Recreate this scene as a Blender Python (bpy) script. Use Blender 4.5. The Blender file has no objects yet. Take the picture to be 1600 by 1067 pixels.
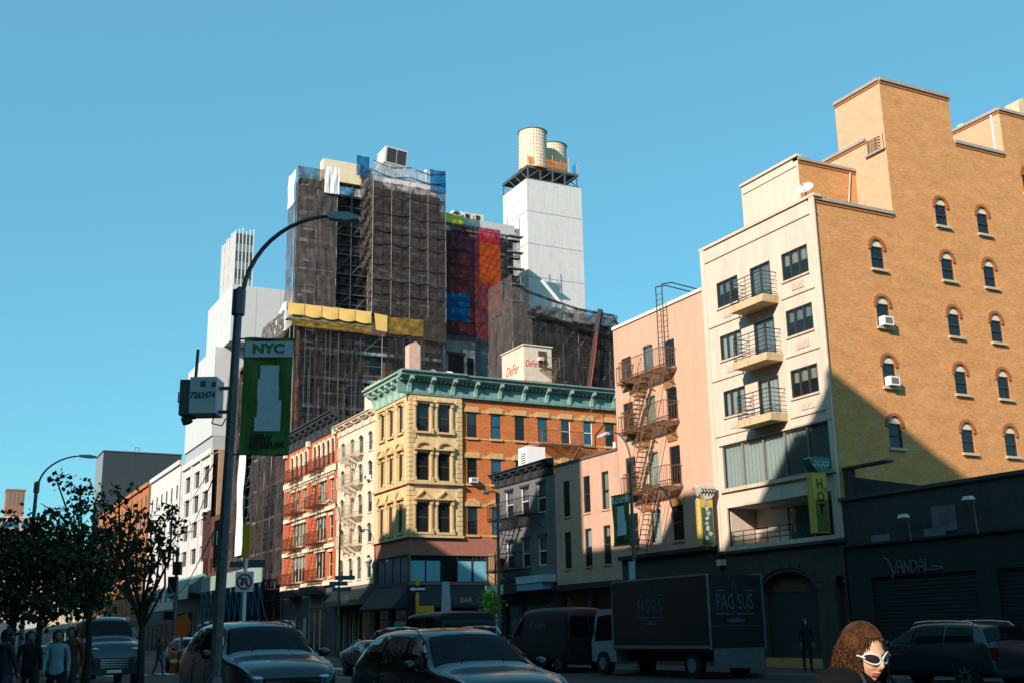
import bpy, bmesh, math, random
from mathutils import Vector, Matrix
random.seed(11)
S = bpy.context.scene
C = S.collection
PI = math.pi
rad = math.radians

# ------------------------------------------------------------------ camera
cd = bpy.data.cameras.new('camera'); cam = bpy.data.objects.new('camera', cd); C.objects.link(cam)
S.camera = cam
cd.sensor_width = 36; cd.lens = 36 * 1776.5 / 1600; cd.clip_start = .05; cd.clip_end = 6000
HD = Vector((math.sin(rad(27.3)), math.cos(rad(27.3)), 0)); RT = Vector((math.cos(rad(27.3)), -math.sin(rad(27.3)), 0))
ZV = Vector((0, 0, 1)); pt = rad(14.39); ro = rad(-1.04)
FW = HD * math.cos(pt) + ZV * math.sin(pt); UP = -HD * math.sin(pt) + ZV * math.cos(pt)
RR = RT * math.cos(ro) + UP * math.sin(ro); UU = UP * math.cos(ro) - RT * math.sin(ro)
cam.matrix_world = Matrix(((RR.x, UU.x, -FW.x, 0), (RR.y, UU.y, -FW.y, 0), (RR.z, UU.z, -FW.z, 1.6), (0, 0, 0, 1)))

# ------------------------------------------------------------------ light
SUN = Vector((1.8, 1.0, -1.04)).normalized()          # direction the light travels
EL = math.asin(-SUN.z); AZ = math.atan2(-SUN.x, -SUN.y)   # azimuth of the sun from +Y, clockwise
w = bpy.data.worlds.new('World'); S.world = w; w.use_nodes = True
nt = w.node_tree; nt.nodes.clear()
sky = nt.nodes.new('ShaderNodeTexSky'); sky.sky_type = 'NISHITA'; sky.sun_disc = False
sky.sun_elevation = EL; sky.sun_rotation = AZ; sky.air_density = 1.0; sky.dust_density = .9; sky.ozone_density = 1.6
hs = nt.nodes.new('ShaderNodeMix'); hs.data_type = 'RGBA'; hs.blend_type = 'MULTIPLY'; hs.inputs[0].default_value = 1
hs.inputs[7].default_value = (.50, 1.04, 1.03, 1)
bg = nt.nodes.new('ShaderNodeBackground'); bg.inputs[1].default_value = .128
wo = nt.nodes.new('ShaderNodeOutputWorld')
nt.links.new(sky.outputs[0], hs.inputs[6]); fx = nt.nodes.new('ShaderNodeMix'); fx.data_type = 'RGBA'; fx.inputs[0].default_value = .55; fx.inputs[7].default_value = (.88, 2.55, 3.5, 1); nt.links.new(hs.outputs[2], fx.inputs[6]); nt.links.new(fx.outputs[2], bg.inputs[0]); nt.links.new(bg.outputs[0], wo.inputs[0])
sl = bpy.data.lights.new('sun', 'SUN'); sl.energy = 4.7; sl.angle = rad(.53); sl.color = (1, .86, .74)
so = bpy.data.objects.new('sun', sl); C.objects.link(so); so.rotation_euler = (-SUN).to_track_quat('Z', 'Y').to_euler()
so.location = (-30, -20, 60)
vs = S.view_settings; vs.view_transform = 'Standard'; vs.look = 'None'; vs.exposure = .62; vs.gamma = 1
S.cycles.max_bounces = 5; S.cycles.diffuse_bounces = 2; S.cycles.transparent_max_bounces = 12

# ------------------------------------------------------------------ materials
MATS = {}
def mat(name, col, rough=.8, var=.12, scale=3.0, metal=0, spec=.3, bump=.0, bscale=20, dirt=0, emit=0):
    if name in MATS: return MATS[name]
    col = col or (.06, .06, .06)
    m = bpy.data.materials.new(name); m.use_nodes = True; MATS[name] = m
    n = m.node_tree.nodes; l = m.node_tree.links; b = n['Principled BSDF']
    b.inputs['Roughness'].default_value = rough; b.inputs['Metallic'].default_value = metal
    b.inputs['Specular IOR Level'].default_value = spec
    g = n.new('ShaderNodeNewGeometry')
    no = n.new('ShaderNodeTexNoise'); no.inputs['Scale'].default_value = scale; no.inputs['Detail'].default_value = 6; no.inputs['Roughness'].default_value = .65
    l.new(g.outputs['Position'], no.inputs['Vector'])
    r = n.new('ShaderNodeMapRange'); r.inputs[1].default_value = .25; r.inputs[2].default_value = .75
    r.inputs[3].default_value = 1 - var; r.inputs[4].default_value = 1 + var
    l.new(no.outputs[0], r.inputs[0])
    mx = n.new('ShaderNodeMix'); mx.data_type = 'RGBA'; mx.blend_type = 'MULTIPLY'; mx.inputs[0].default_value = 1
    mx.inputs[6].default_value = (*col, 1); l.new(r.outputs[0], mx.inputs[7])
    out = mx.outputs[2]
    if dirt:                                       # rain streaks and soot: stretched noise
        mp = n.new('ShaderNodeMapping'); mp.inputs['Scale'].default_value = (1.6, 1.6, .22); l.new(g.outputs['Position'], mp.inputs[0])
        n2 = n.new('ShaderNodeTexNoise'); n2.inputs['Scale'].default_value = 1.7; n2.inputs['Detail'].default_value = 8; n2.inputs['Roughness'].default_value = .7
        l.new(mp.outputs[0], n2.inputs['Vector'])
        r2 = n.new('ShaderNodeMapRange'); r2.inputs[1].default_value = .45; r2.inputs[2].default_value = .75; r2.inputs[3].default_value = 1; r2.inputs[4].default_value = 1 - dirt
        l.new(n2.outputs[0], r2.inputs[0])
        m2 = n.new('ShaderNodeMix'); m2.data_type = 'RGBA'; m2.blend_type = 'MULTIPLY'; m2.inputs[0].default_value = 1
        l.new(out, m2.inputs[6]); l.new(r2.outputs[0], m2.inputs[7]); out = m2.outputs[2]
    l.new(out, b.inputs['Base Color'])
    if bump:
        n3 = n.new('ShaderNodeTexNoise'); n3.inputs['Scale'].default_value = bscale; n3.inputs['Detail'].default_value = 4
        l.new(g.outputs['Position'], n3.inputs['Vector'])
        bp = n.new('ShaderNodeBump'); bp.inputs['Strength'].default_value = bump; bp.inputs['Distance'].default_value = .03
        l.new(n3.outputs[0], bp.inputs['Height']); l.new(bp.outputs[0], b.inputs['Normal'])
    if emit:
        b.inputs['Emission Color'].default_value = (*col, 1); b.inputs['Emission Strength'].default_value = emit
    return m

def brick(name, c1, c2, mortar, bw=.22, bh=.075, scale=1, streak=.25):
    if name in MATS: return MATS[name]
    m = bpy.data.materials.new(name); m.use_nodes = True; MATS[name] = m
    n = m.node_tree.nodes; l = m.node_tree.links; b = n['Principled BSDF']; b.inputs['Roughness'].default_value = .9
    b.inputs['Specular IOR Level'].default_value = .15
    g = n.new('ShaderNodeNewGeometry'); sx = n.new('ShaderNodeSeparateXYZ'); l.new(g.outputs['Position'], sx.inputs[0])
    ad = n.new('ShaderNodeMath'); ad.operation = 'ADD'; l.new(sx.outputs[0], ad.inputs[0]); l.new(sx.outputs[1], ad.inputs[1])
    cb = n.new('ShaderNodeCombineXYZ'); l.new(ad.outputs[0], cb.inputs[0]); l.new(sx.outputs[2], cb.inputs[1])
    bt = n.new('ShaderNodeTexBrick'); bt.inputs['Scale'].default_value = scale; bt.inputs['Brick Width'].default_value = bw; bt.inputs['Row Height'].default_value = bh
    bt.inputs['Mortar Size'].default_value = .008; bt.inputs['Bias'].default_value = -.1
    bt.inputs['Color1'].default_value = (*c1, 1); bt.inputs['Color2'].default_value = (*c2, 1); bt.inputs['Mortar'].default_value = (*mortar, 1)
    l.new(cb.outputs[0], bt.inputs['Vector'])
    mp = n.new('ShaderNodeMapping'); mp.inputs['Scale'].default_value = (1, 1, 2.6); l.new(g.outputs['Position'], mp.inputs[0])
    out = bt.outputs[0]
    for sc, lo, hi in ((.9, 1 - streak * .8, 1 + streak * .6), (5.5, 1 - streak, 1 + streak * .9)):
        no = n.new('ShaderNodeTexNoise'); no.inputs['Scale'].default_value = sc; no.inputs['Detail'].default_value = 7; no.inputs['Roughness'].default_value = .7
        l.new(mp.outputs[0], no.inputs['Vector'])
        r = n.new('ShaderNodeMapRange'); r.inputs[1].default_value = .3; r.inputs[2].default_value = .7; r.inputs[3].default_value = lo; r.inputs[4].default_value = hi
        l.new(no.outputs[0], r.inputs[0])
        mx = n.new('ShaderNodeMix'); mx.data_type = 'RGBA'; mx.blend_type = 'MULTIPLY'; mx.inputs[0].default_value = 1
        l.new(out, mx.inputs[6]); l.new(r.outputs[0], mx.inputs[7]); out = mx.outputs[2]
    l.new(out, b.inputs['Base Color'])
    bp = n.new('ShaderNodeBump'); bp.inputs['Strength'].default_value = .5; bp.inputs['Distance'].default_value = .01
    l.new(bt.outputs[1], bp.inputs['Height']); bp.invert = True; l.new(bp.outputs[0], b.inputs['Normal'])
    return m

def glass(name, tint=(.05, .07, .08), transp=.45, rough=.03, refl=.9):
    if name in MATS: return MATS[name]
    m = bpy.data.materials.new(name); m.use_nodes = True; MATS[name] = m
    n = m.node_tree.nodes; l = m.node_tree.links; n.clear()
    o = n.new('ShaderNodeOutputMaterial'); t = n.new('ShaderNodeBsdfTransparent'); t.inputs[0].default_value = (.75, .85, .88, 1)
    gl = n.new('ShaderNodeBsdfGlossy'); gl.inputs['Roughness'].default_value = rough; gl.inputs[0].default_value = (refl * .92, refl * .97, refl, 1)
    df = n.new('ShaderNodeBsdfDiffuse'); df.inputs[0].default_value = (*tint, 1)
    m1 = n.new('ShaderNodeMixShader'); m1.inputs[0].default_value = transp; l.new(df.outputs[0], m1.inputs[1]); l.new(t.outputs[0], m1.inputs[2])
    fr = n.new('ShaderNodeFresnel'); fr.inputs[0].default_value = 1.55
    g = n.new('ShaderNodeNewGeometry'); no = n.new('ShaderNodeTexNoise'); no.inputs['Scale'].default_value = 1.3
    l.new(g.outputs['Position'], no.inputs['Vector'])
    bp = n.new('ShaderNodeBump'); bp.inputs['Strength'].default_value = .25; bp.inputs['Distance'].default_value = .05
    l.new(no.outputs[0], bp.inputs['Height']); l.new(bp.outputs[0], gl.inputs['Normal'])
    m2 = n.new('ShaderNodeMixShader'); l.new(fr.outputs[0], m2.inputs[0]); l.new(m1.outputs[0], m2.inputs[1]); l.new(gl.outputs[0], m2.inputs[2])
    l.new(m2.outputs[0], o.inputs[0])
    return m

def netting(name, col, transp=.3, mesh=1.0):
    if name in MATS: return MATS[name]
    m = bpy.data.materials.new(name); m.use_nodes = True; MATS[name] = m
    n = m.node_tree.nodes; l = m.node_tree.links; n.clear()
    o = n.new('ShaderNodeOutputMaterial'); t = n.new('ShaderNodeBsdfTransparent')
    df = n.new('ShaderNodeBsdfDiffuse'); tr = n.new('ShaderNodeBsdfTranslucent')
    g = n.new('ShaderNodeNewGeometry')
    mp = n.new('ShaderNodeMapping'); mp.inputs['Scale'].default_value = (1.3, 1.3, 1.0); l.new(g.outputs['Position'], mp.inputs[0])
    no = n.new('ShaderNodeTexNoise'); no.inputs['Scale'].default_value = 1.2; no.inputs['Detail'].default_value = 8; no.inputs['Roughness'].default_value = .75; l.new(mp.outputs[0], no.inputs['Vector'])
    r = n.new('ShaderNodeMapRange'); r.inputs[1].default_value = .3; r.inputs[2].default_value = .7; r.inputs[3].default_value = .62; r.inputs[4].default_value = 1.45; l.new(no.outputs[0], r.inputs[0])
    mx = n.new('ShaderNodeMix'); mx.data_type = 'RGBA'; mx.blend_type = 'MULTIPLY'; mx.inputs[0].default_value = 1; mx.inputs[6].default_value = (*col, 1); l.new(r.outputs[0], mx.inputs[7])
    l.new(mx.outputs[2], df.inputs[0]); l.new(mx.outputs[2], tr.inputs[0])
    ms = n.new('ShaderNodeMixShader'); ms.inputs[0].default_value = .3; l.new(df.outputs[0], ms.inputs[1]); l.new(tr.outputs[0], ms.inputs[2])
    n2 = n.new('ShaderNodeTexNoise'); n2.inputs['Scale'].default_value = .9; n2.inputs['Detail'].default_value = 5; l.new(mp.outputs[0], n2.inputs['Vector'])
    r2 = n.new('ShaderNodeMapRange'); r2.inputs[1].default_value = .35; r2.inputs[2].default_value = .65; r2.inputs[3].default_value = transp * .4; r2.inputs[4].default_value = min(.9, transp * 1.6); l.new(n2.outputs[0], r2.inputs[0])
    m2 = n.new('ShaderNodeMixShader'); l.new(r2.outputs[0], m2.inputs[0]); l.new(ms.outputs[0], m2.inputs[1]); l.new(t.outputs[0], m2.inputs[2])
    l.new(m2.outputs[0], o.inputs[0])
    return m

# ------------------------------------------------------------------ mesh builder
class MB:
    def __init__(s): s.v = []; s.f = []; s.m = []
    def face(s, pts, m=0):
        k = len(s.v); s.v += [tuple(p) for p in pts]; s.f.append(tuple(range(k, k + len(pts)))); s.m.append(m)
    def box(s, x0, y0, z0, x1, y1, z1, m=0):
        if x0 > x1: x0, x1 = x1, x0
        if y0 > y1: y0, y1 = y1, y0
        if z0 > z1: z0, z1 = z1, z0
        k = len(s.v)
        s.v += [(x0, y0, z0), (x1, y0, z0), (x1, y1, z0), (x0, y1, z0), (x0, y0, z1), (x1, y0, z1), (x1, y1, z1), (x0, y1, z1)]
        for q in ((0, 3, 2, 1), (4, 5, 6, 7), (0, 1, 5, 4), (1, 2, 6, 5), (2, 3, 7, 6), (3, 0, 4, 7)):
            s.f.append(tuple(k + i for i in q)); s.m.append(m)
        return s
    def tube(s, p, q, r, n=5, r2=None, m=0, cap=True):
        p = Vector(p); q = Vector(q); d = (q - p)
        if d.length < 1e-6: return s
        d.normalize(); a = d.cross(ZV) if abs(d.z) < .95 else d.cross(Vector((1, 0, 0))); a.normalize(); b = d.cross(a)
        r2 = r if r2 is None else r2; k = len(s.v)
        for c, rr in ((p, r), (q, r2)):
            for i in range(n):
                t = 2 * PI * i / n; s.v.append(tuple(c + a * math.cos(t) * rr + b * math.sin(t) * rr))
        for i in range(n):
            j = (i + 1) % n; s.f.append((k + j, k + i, k + n + i, k + n + j)); s.m.append(m)
        if cap:
            s.f.append(tuple(k + i for i in range(n))); s.m.append(m)
            s.f.append(tuple(k + n + n - 1 - i for i in range(n))); s.m.append(m)
        return s
    def path(s, pts, r, n=5, m=0, r2=None):
        L = len(pts) - 1
        for i in range(L):
            ra = r if r2 is None else r + (r2 - r) * i / L; rb = r if r2 is None else r + (r2 - r) * (i + 1) / L
            s.tube(pts[i], pts[i + 1], ra, n, rb, m)
        return s
    def loop(s, pts, nrm, r, n=8, m=0):      # smooth closed ring through pts
        L = len(pts); k = len(s.v); P = [Vector(p) for p in pts]; nrm = Vector(nrm).normalized()
        for i in range(L):
            t = (P[(i + 1) % L] - P[i - 1]).normalized(); a = t.cross(nrm).normalized(); c = t.cross(a)
            for j in range(n): q = 2 * PI * j / n; s.v.append(tuple(P[i] + a * math.cos(q) * r + c * math.sin(q) * r))
        for i in range(L):
            for j in range(n): i2, j2 = (i + 1) % L, (j + 1) % n; s.f.append((k + i * n + j, k + i * n + j2, k + i2 * n + j2, k + i2 * n + j)); s.m.append(m)
        return s
    def prism(s, pts, y0, y1, m=0):          # outline in (x, z) pushed from y0 to y1
        k = len(s.v); n = len(pts)
        s.v += [(p[0], y0, p[1]) for p in pts] + [(p[0], y1, p[1]) for p in pts]
        s.f.append(tuple(k + i for i in range(n))); s.m.append(m)
        s.f.append(tuple(k + n + n - 1 - i for i in range(n))); s.m.append(m)
        for i in range(n):
            j = (i + 1) % n; s.f.append((k + j, k + i, k + n + i, k + n + j)); s.m.append(m)
        return s
    def xprism(s, pts, x0, x1, m=0):         # outline in (y, z) pushed along x
        k = len(s.v); n = len(pts)
        s.v += [(x0, p[0], p[1]) for p in pts] + [(x1, p[0], p[1]) for p in pts]
        s.f.append(tuple(k + n - 1 - i for i in range(n))); s.m.append(m)
        s.f.append(tuple(k + n + i for i in range(n))); s.m.append(m)
        for i in range(n):
            j = (i + 1) % n; s.f.append((k + i, k + j, k + n + j, k + n + i)); s.m.append(m)
        return s
    def lathe(s, prof, n=16, c=(0, 0, 0), m=0):
        k = len(s.v)
        for r, z in prof:
            for i in range(n):
                t = 2 * PI * i / n; s.v.append((c[0] + r * math.cos(t), c[1] + r * math.sin(t), c[2] + z))
        for a in range(len(prof) - 1):
            for i in range(n):
                j = (i + 1) % n; s.f.append((k + a * n + i, k + a * n + j, k + (a + 1) * n + j, k + (a + 1) * n + i)); s.m.append(m)
        s.f.append(tuple(k + (n - 1 - i) for i in range(n))); s.m.append(m)
        s.f.append(tuple(k + (len(prof) - 1) * n + i for i in range(n))); s.m.append(m)
        return s
    def ball(s, c, rx, ry, rz, n=10, m=0):
        k = len(s.v); h = n // 2 + 1
        for a in range(1, h):
            ph = PI * a / h
            for i in range(n):
                t = 2 * PI * i / n; s.v.append((c[0] + rx * math.sin(ph) * math.cos(t), c[1] + ry * math.sin(ph) * math.sin(t), c[2] + rz * math.cos(ph)))
        s.v.append((c[0], c[1], c[2] + rz)); s.v.append((c[0], c[1], c[2] - rz)); T = len(s.v) - 2
        for i in range(n):
            j = (i + 1) % n
            s.f.append((T, k + i, k + j)); s.m.append(m); s.f.append((T + 1, k + (h - 2) * n + j, k + (h - 2) * n + i)); s.m.append(m)
            for a in range(h - 2):
                s.f.append((k + a * n + i, k + (a + 1) * n + i, k + (a + 1) * n + j, k + a * n + j)); s.m.append(m)
        return s
    def mesh(s, name, mats, smooth=False):
        me = bpy.data.meshes.new(name); me.from_pydata(s.v, [], s.f)
        if not isinstance(mats, (list, tuple)): mats = [mats]
        for x in mats: me.materials.append(x)
        if len(mats) > 1: me.polygons.foreach_set('material_index', s.m)
        if smooth: me.polygons.foreach_set('use_smooth', [True] * len(s.f))
        me.update(); return me

def link(name, me, parent=None, loc=(0, 0, 0), rz=0, rot=None, scale=None):
    o = bpy.data.objects.new(name, me); C.objects.link(o)
    if parent is not None: o.parent = parent
    o.location = loc; o.rotation_euler = rot if rot else (0, 0, rz)
    if scale: o.scale = scale
    return o
def part(name, mb, mats, parent=None, loc=(0, 0, 0), rz=0, smooth=False, rot=None, label=None):
    o = link(name, mb.mesh(name, mats, smooth), parent, loc, rz, rot)
    if label: o['label'] = label
    return o
def tag(o, label=None, cat=None, group=None, kind=None):
    if label: o['label'] = label
    if cat: o['category'] = cat
    if group: o['group'] = group
    if kind: o['kind'] = kind
    return o
def thing(name, label, cat, loc=(0, 0, 0), rz=0, group=None):
    o = bpy.data.objects.new(name, None); C.objects.link(o); o.location = loc; o.rotation_euler = (0, 0, rz)
    return tag(o, label, cat, group)
def struct(name, mb, m): return tag(part(name, mb, m), kind='structure')
def copy_tree(o, parent=None):
    c = o.copy(); C.objects.link(c)
    if parent is not None: c.parent = parent
    for ch in [x for x in bpy.data.objects if x.parent == o]: copy_tree(ch, c)
    return c
def text_mesh(txt, size, m, depth=.01, sx=1.0, shear=0, sp=1.0, bold=0):
    cu = bpy.data.curves.new('t', 'FONT'); cu.body = txt; cu.size = size; cu.extrude = depth / 2; cu.align_x = 'CENTER'; cu.align_y = 'CENTER'; cu.shear = shear; cu.offset = bold; cu.resolution_u = 3; cu.space_character = sp
    o = bpy.data.objects.new('t', cu); C.objects.link(o)
    dg = bpy.context.evaluated_depsgraph_get(); me = bpy.data.meshes.new_from_object(o.evaluated_get(dg))
    bpy.data.objects.remove(o)
    for v in me.vertices: v.co = Vector((v.co.x * sx, -v.co.z, v.co.y))       # upright, reading towards -y
    me.materials.clear(); me.materials.append(m); return me

# ------------------------------------------------------------------ facades
class Fac:      # side 'W': seen from the street (faces -x), u runs towards -y;  side 'S': faces -y, u runs towards +x;  'E' faces +x
    def __init__(s, B, x, y, side):
        s.B = B; s.x = x - B.location.x; s.y = y - B.location.y
        s.rz = {'W': -PI / 2, 'S': 0, 'E': PI / 2}[side]
    def L(s, u, y, z):
        c, n = math.cos(s.rz), math.sin(s.rz); return (s.x + u * c - y * n, s.y + u * n + y * c, z)
    def part(s, name, mb, mats, u=0, y=0, z=0, smooth=False, label=None): return part(name, mb, mats, s.B, s.L(u, y, z), s.rz, smooth, label=label)
    def link(s, name, me, u=0, y=0, z=0, scale=None): return link(name, me, s.B, s.L(u, y, z), s.rz, scale=scale)

def wall(F, u0, u1, z0, z1, ops, m, rev=.1, y=0, name='wall', back=None):
    """wall sheet with real openings (u, z, w, h[, arch rise]) and their reveals"""
    b = MB(); us = sorted({u0, u1, *[o[0] for o in ops], *[o[0] + o[2] for o in ops]}); zs = sorted({z0, z1, *[o[1] for o in ops], *[o[1] + o[3] for o in ops]})
    us = [u for u in us if u0 - 1e-6 <= u <= u1 + 1e-6]; zs = [z for z in zs if z0 - 1e-6 <= z <= z1 + 1e-6]
    for i in range(len(us) - 1):
        zrun = None
        for j in range(len(zs) - 1):
            cu, cz = (us[i] + us[i + 1]) / 2, (zs[j] + zs[j + 1]) / 2
            inside = any(o[0] < cu < o[0] + o[2] and o[1] < cz < o[1] + o[3] for o in ops)
            if not inside and zrun is None: zrun = zs[j]
            if inside and zrun is not None:
                b.face([(us[i], y, zrun), (us[i + 1], y, zrun), (us[i + 1], y, zs[j]), (us[i], y, zs[j])]); zrun = None
        if zrun is not None: b.face([(us[i], y, zrun), (us[i + 1], y, zrun), (us[i + 1], y, zs[-1]), (us[i], y, zs[-1])])
    for o in ops:
        a, z, ww, h = o[:4]; r = y + rev
        b.face([(a, y, z), (a, r, z), (a, r, z + h), (a, y, z + h)]); b.face([(a + ww, r, z), (a + ww, y, z), (a + ww, y, z + h), (a + ww, r, z + h)])
        b.face([(a, y, z), (a + ww, y, z), (a + ww, r, z), (a, r, z)]); b.face([(a, r, z + h), (a + ww, r, z + h), (a + ww, y, z + h), (a, y, z + h)])
        if len(o) > 4 and o[4]:
            k = o[4]; N = 5
            for sgn in (-1, 1):
                cx = a + ww / 2; pts = [(cx + sgn * ww / 2 * math.sin(t * PI / 2 / N), z + h - k + k * math.cos(t * PI / 2 / N)) for t in range(N + 1)]
                corner = (cx + sgn * ww / 2, z + h)
                for t in range(N):
                    p, q = pts[t], pts[t + 1]
                    b.face([(p[0], y + .001, p[1]), (corner[0], y + .001, corner[1]), (q[0], y + .001, q[1])])
                    b.face([(p[0], y, p[1]), (q[0], y, q[1]), (q[0], r, q[1]), (p[0], r, p[1])])
    return F.part(name, b, m)

GL = glass('glass_pane', transp=.82); GLB = glass('glass_blue', (.02, .10, .16), .15, .05); GLD = glass('glass_dark', (.012, .016, .018), .1)
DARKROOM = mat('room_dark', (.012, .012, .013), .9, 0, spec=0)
CURT = [mat('curtain_white', (.62, .62, .56), .9, .1, 8), mat('curtain_cream', (.5, .46, .36), .9, .1, 8), mat('curtain_grey', (.28, .31, .32), .9, .1, 8)]
FR = {'dark': mat('frame_dark', (.035, .035, .035), .5, .1), 'white': mat('frame_white', (.75, .74, .7), .5, .08), 'brown': mat('frame_brown', (.09, .05, .035), .6, .1), 'cream': mat('frame_cream', (.55, .48, .34), .6, .1), 'grey': mat('frame_grey', (.2, .21, .2), .5, .1)}
WC = {}
def window(F, u, z, ww, h, kind='sash', fm='dark', blind=None, rev=.1, n=2, gl=None, lab=None, y=0):
    key = (round(ww, 2), round(h, 2), kind, fm, n)
    if key not in WC:
        t = .05; b = MB()
        b.box(0, 0, 0, t, .07, h); b.box(ww - t, 0, 0, ww, .07, h); b.box(t, 0, 0, ww - t, .07, t); b.box(t, 0, h - t, ww - t, .07, h)
        if kind in ('sash', 'twin'): b.box(t, -.01, h * .5 - .03, ww - t, .06, h * .5 + .03)
        if kind == 'twin': b.box(ww / 2 - .03, -.012, t, ww / 2 + .03, .06, h - t)
        if kind == 'slide':
            for i in range(1, n): b.box(ww * i / n - .03, -.01, t, ww * i / n + .03, .06, h - t)
        if kind == 'transom': b.box(t, -.01, h * .78 - .03, ww - t, .06, h * .78 + .03)
        # dark room behind
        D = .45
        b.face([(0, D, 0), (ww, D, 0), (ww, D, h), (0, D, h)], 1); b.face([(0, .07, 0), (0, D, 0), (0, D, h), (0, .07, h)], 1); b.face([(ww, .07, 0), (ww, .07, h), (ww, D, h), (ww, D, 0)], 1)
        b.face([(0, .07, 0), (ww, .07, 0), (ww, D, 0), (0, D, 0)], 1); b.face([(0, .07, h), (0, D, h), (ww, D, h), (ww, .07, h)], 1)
        p = MB(); p.face([(t, .04, t), (ww - t, .04, t), (ww - t, .04, h - t), (t, .04, h - t)])
        WC[key] = (b.mesh('window', [FR[fm], DARKROOM]), p)
    me, p = WC[key]
    o = F.link('window', me, u, y + rev - .07, z)
    if lab: o['label'] = lab
    gk = (key, gl)
    if gk not in WC: WC[gk] = p.mesh('pane', {None: GL, 'blue': GLB, 'dark': GLD}[gl])
    link('pane', WC[gk], o)
    if blind is None: blind = random.choice((0, 0, .3, .5, .5, .75, 1))
    if blind > 0:
        cm = random.choice(CURT) if blind < 2 else CURT[0]; bl = min(blind, 1)
        ck = ('c', round(ww, 2), round(h, 2), bl, cm.name)
        if ck not in WC:
            c = MB(); N = max(4, int(ww / .12)); z0 = h * (1 - bl) + .05
            for i in range(N):
                a, e = .05 + (ww - .1) * i / N, .05 + (ww - .1) * (i + 1) / N; y0, y1 = (.1, .14) if i % 2 else (.14, .1)
                c.face([(a, y0, z0), (e, y1, z0), (e, y1, h - .05), (a, y0, h - .05)])
            WC[ck] = c.mesh('curtain', cm)
        link('curtain', WC[ck], o)
    return o
def body(F, w_, d, h, m, z0=0, y=0, name='building_core', roofm=None):
    b = MB(); e = .6                        # dark core behind the wall sheets, plus the side and back walls and roof
    b.box(0, y + d - .3, z0, w_, y + d, h, 0)
    b.box(0, y + .02, z0, .25, y + d - .3, h, 0); b.box(w_ - .25, y + .02, z0, w_, y + d - .3, h, 0)
    b.box(.25, y + .3, h - .5, w_ - .25, y + d - .3, h - .3, 1)
    return F.part(name, b, [m, roofm or mat('roof_tar', (.06, .06, .06), .9)])
def slab(F, u0, u1, z0, z1, y0, y1, m, name='ledge', label=None):
    b = MB(); b.box(u0, y0, z0, u1, y1, z1); return F.part(name, b, m, label=label)
def railing(b, u0, u1, y0, z, h=.9, step=.14, sides=True, r=.016, bars='v'):
    """iron balcony railing: front at y0 (negative = out of the wall), returns to the wall"""
    b.tube((u0, y0, z + h), (u1, y0, z + h), r * 1.3, 4); b.tube((u0, y0, z + .08), (u1, y0, z + .08), r, 4)
    for u in (u0, u1):
        b.tube((u, y0, z), (u, y0, z + h), r * 1.4, 4)
        if sides: b.tube((u, y0, z + h), (u, 0, z + h), r * 1.3, 4); b.tube((u, y0, z + .08), (u, 0, z + .08), r, 4)
    if bars == 'v':
        n = int((u1 - u0) / step)
        for i in range(1, n): u = u0 + (u1 - u0) * i / n; b.tube((u, y0, z), (u, y0, z + h), r * .7, 3, cap=False)
        n = int(-y0 / step)
        if sides:
            for i in range(1, n):
                for u in (u0, u1): b.tube((u, y0 * i / n, z), (u, y0 * i / n, z + h), r * .7, 3, cap=False)
    else:
        for k in range(1, 6):
            zz = z + h * k / 6; b.tube((u0, y0, zz), (u1, y0, zz), r * .8, 4)
            if sides:
                for u in (u0, u1): b.tube((u, y0, zz), (u, 0, zz), r * .8, 4)
        b.tube(((u0 + u1) / 2, y0, z), ((u0 + u1) / 2, y0, z + h), r, 4)
IRON = mat('iron_brown', (.17, .09, .05), .7, .25, 6); IRONB = mat('iron_black', (.02, .02, .02), .6, .2)
def grate(b, u0, u1, y0, y1, z, n=None):
    n = n or max(3, int(abs(y1 - y0) / .09))
    for i in range(n + 1):
        y = y0 + (y1 - y0) * i / n; b.box(u0, y - .012, z - .03, u1, y + .012, z)
    for k in range(4):
        u = u0 + (u1 - u0) * k / 3; b.box(u - .02, y0, z - .07, u + .02, y1, z - .03)
def stair(b, p, q, w_=.5, n=12, rail=True):
    """steep iron stair from p to q (facade-local), width along y"""
    p = Vector(p); q = Vector(q)
    for dy in (0, w_):
        b.tube(p + Vector((0, dy, 0)), q + Vector((0, dy, 0)), .028, 4)
        if rail: b.tube(p + Vector((0, dy, .75)), q + Vector((0, dy, .75)), .016, 4)
    for i in range(1, n):
        c = p.lerp(q, i / n); b.box(c.x - .1, c.y, c.z - .012, c.x + .1, c.y + w_, c.z + .012)
        if rail and i % 3 == 0:
            for dy in (0, w_): b.tube(c + Vector((0, dy, 0)), c + Vector((0, dy, .75)), .012, 3)
def fire_platform(F, u0, u1, z, d=.95, m=None, brk=True, h=.9):
    m = m or IRON; b = MB(); grate(b, u0, u1, -d, 0, z)
    o = F.part('fire_escape_platform', b, m)
    r = MB(); railing(r, u0, u1, -d, z, h); part('railing', r, m, o)
    for u in (u0 + .15, (u0 + u1) / 2, u1 - .15): k = MB(); k.tube((u, -d, z - .08), (u, -.02, z - .75), .02, 4); part('bracket', k, m, o)
    return o
def ac_unit(F, u, z, w_=.55, h=.36, d=.38):
    b = MB(); b.box(u, -d, z, u + w_, 0, z + h); o = F.part('air_conditioner', b, FR['white'])
    g = MB()
    for i in range(6): g.box(u + .06 + i * (w_ - .12) / 6, -d - .012, z + .06, u + .06 + (i + .55) * (w_ - .12) / 6, -d - .002, z + h - .06)
    part('grille', g, FR['dark'], o); return o
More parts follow.
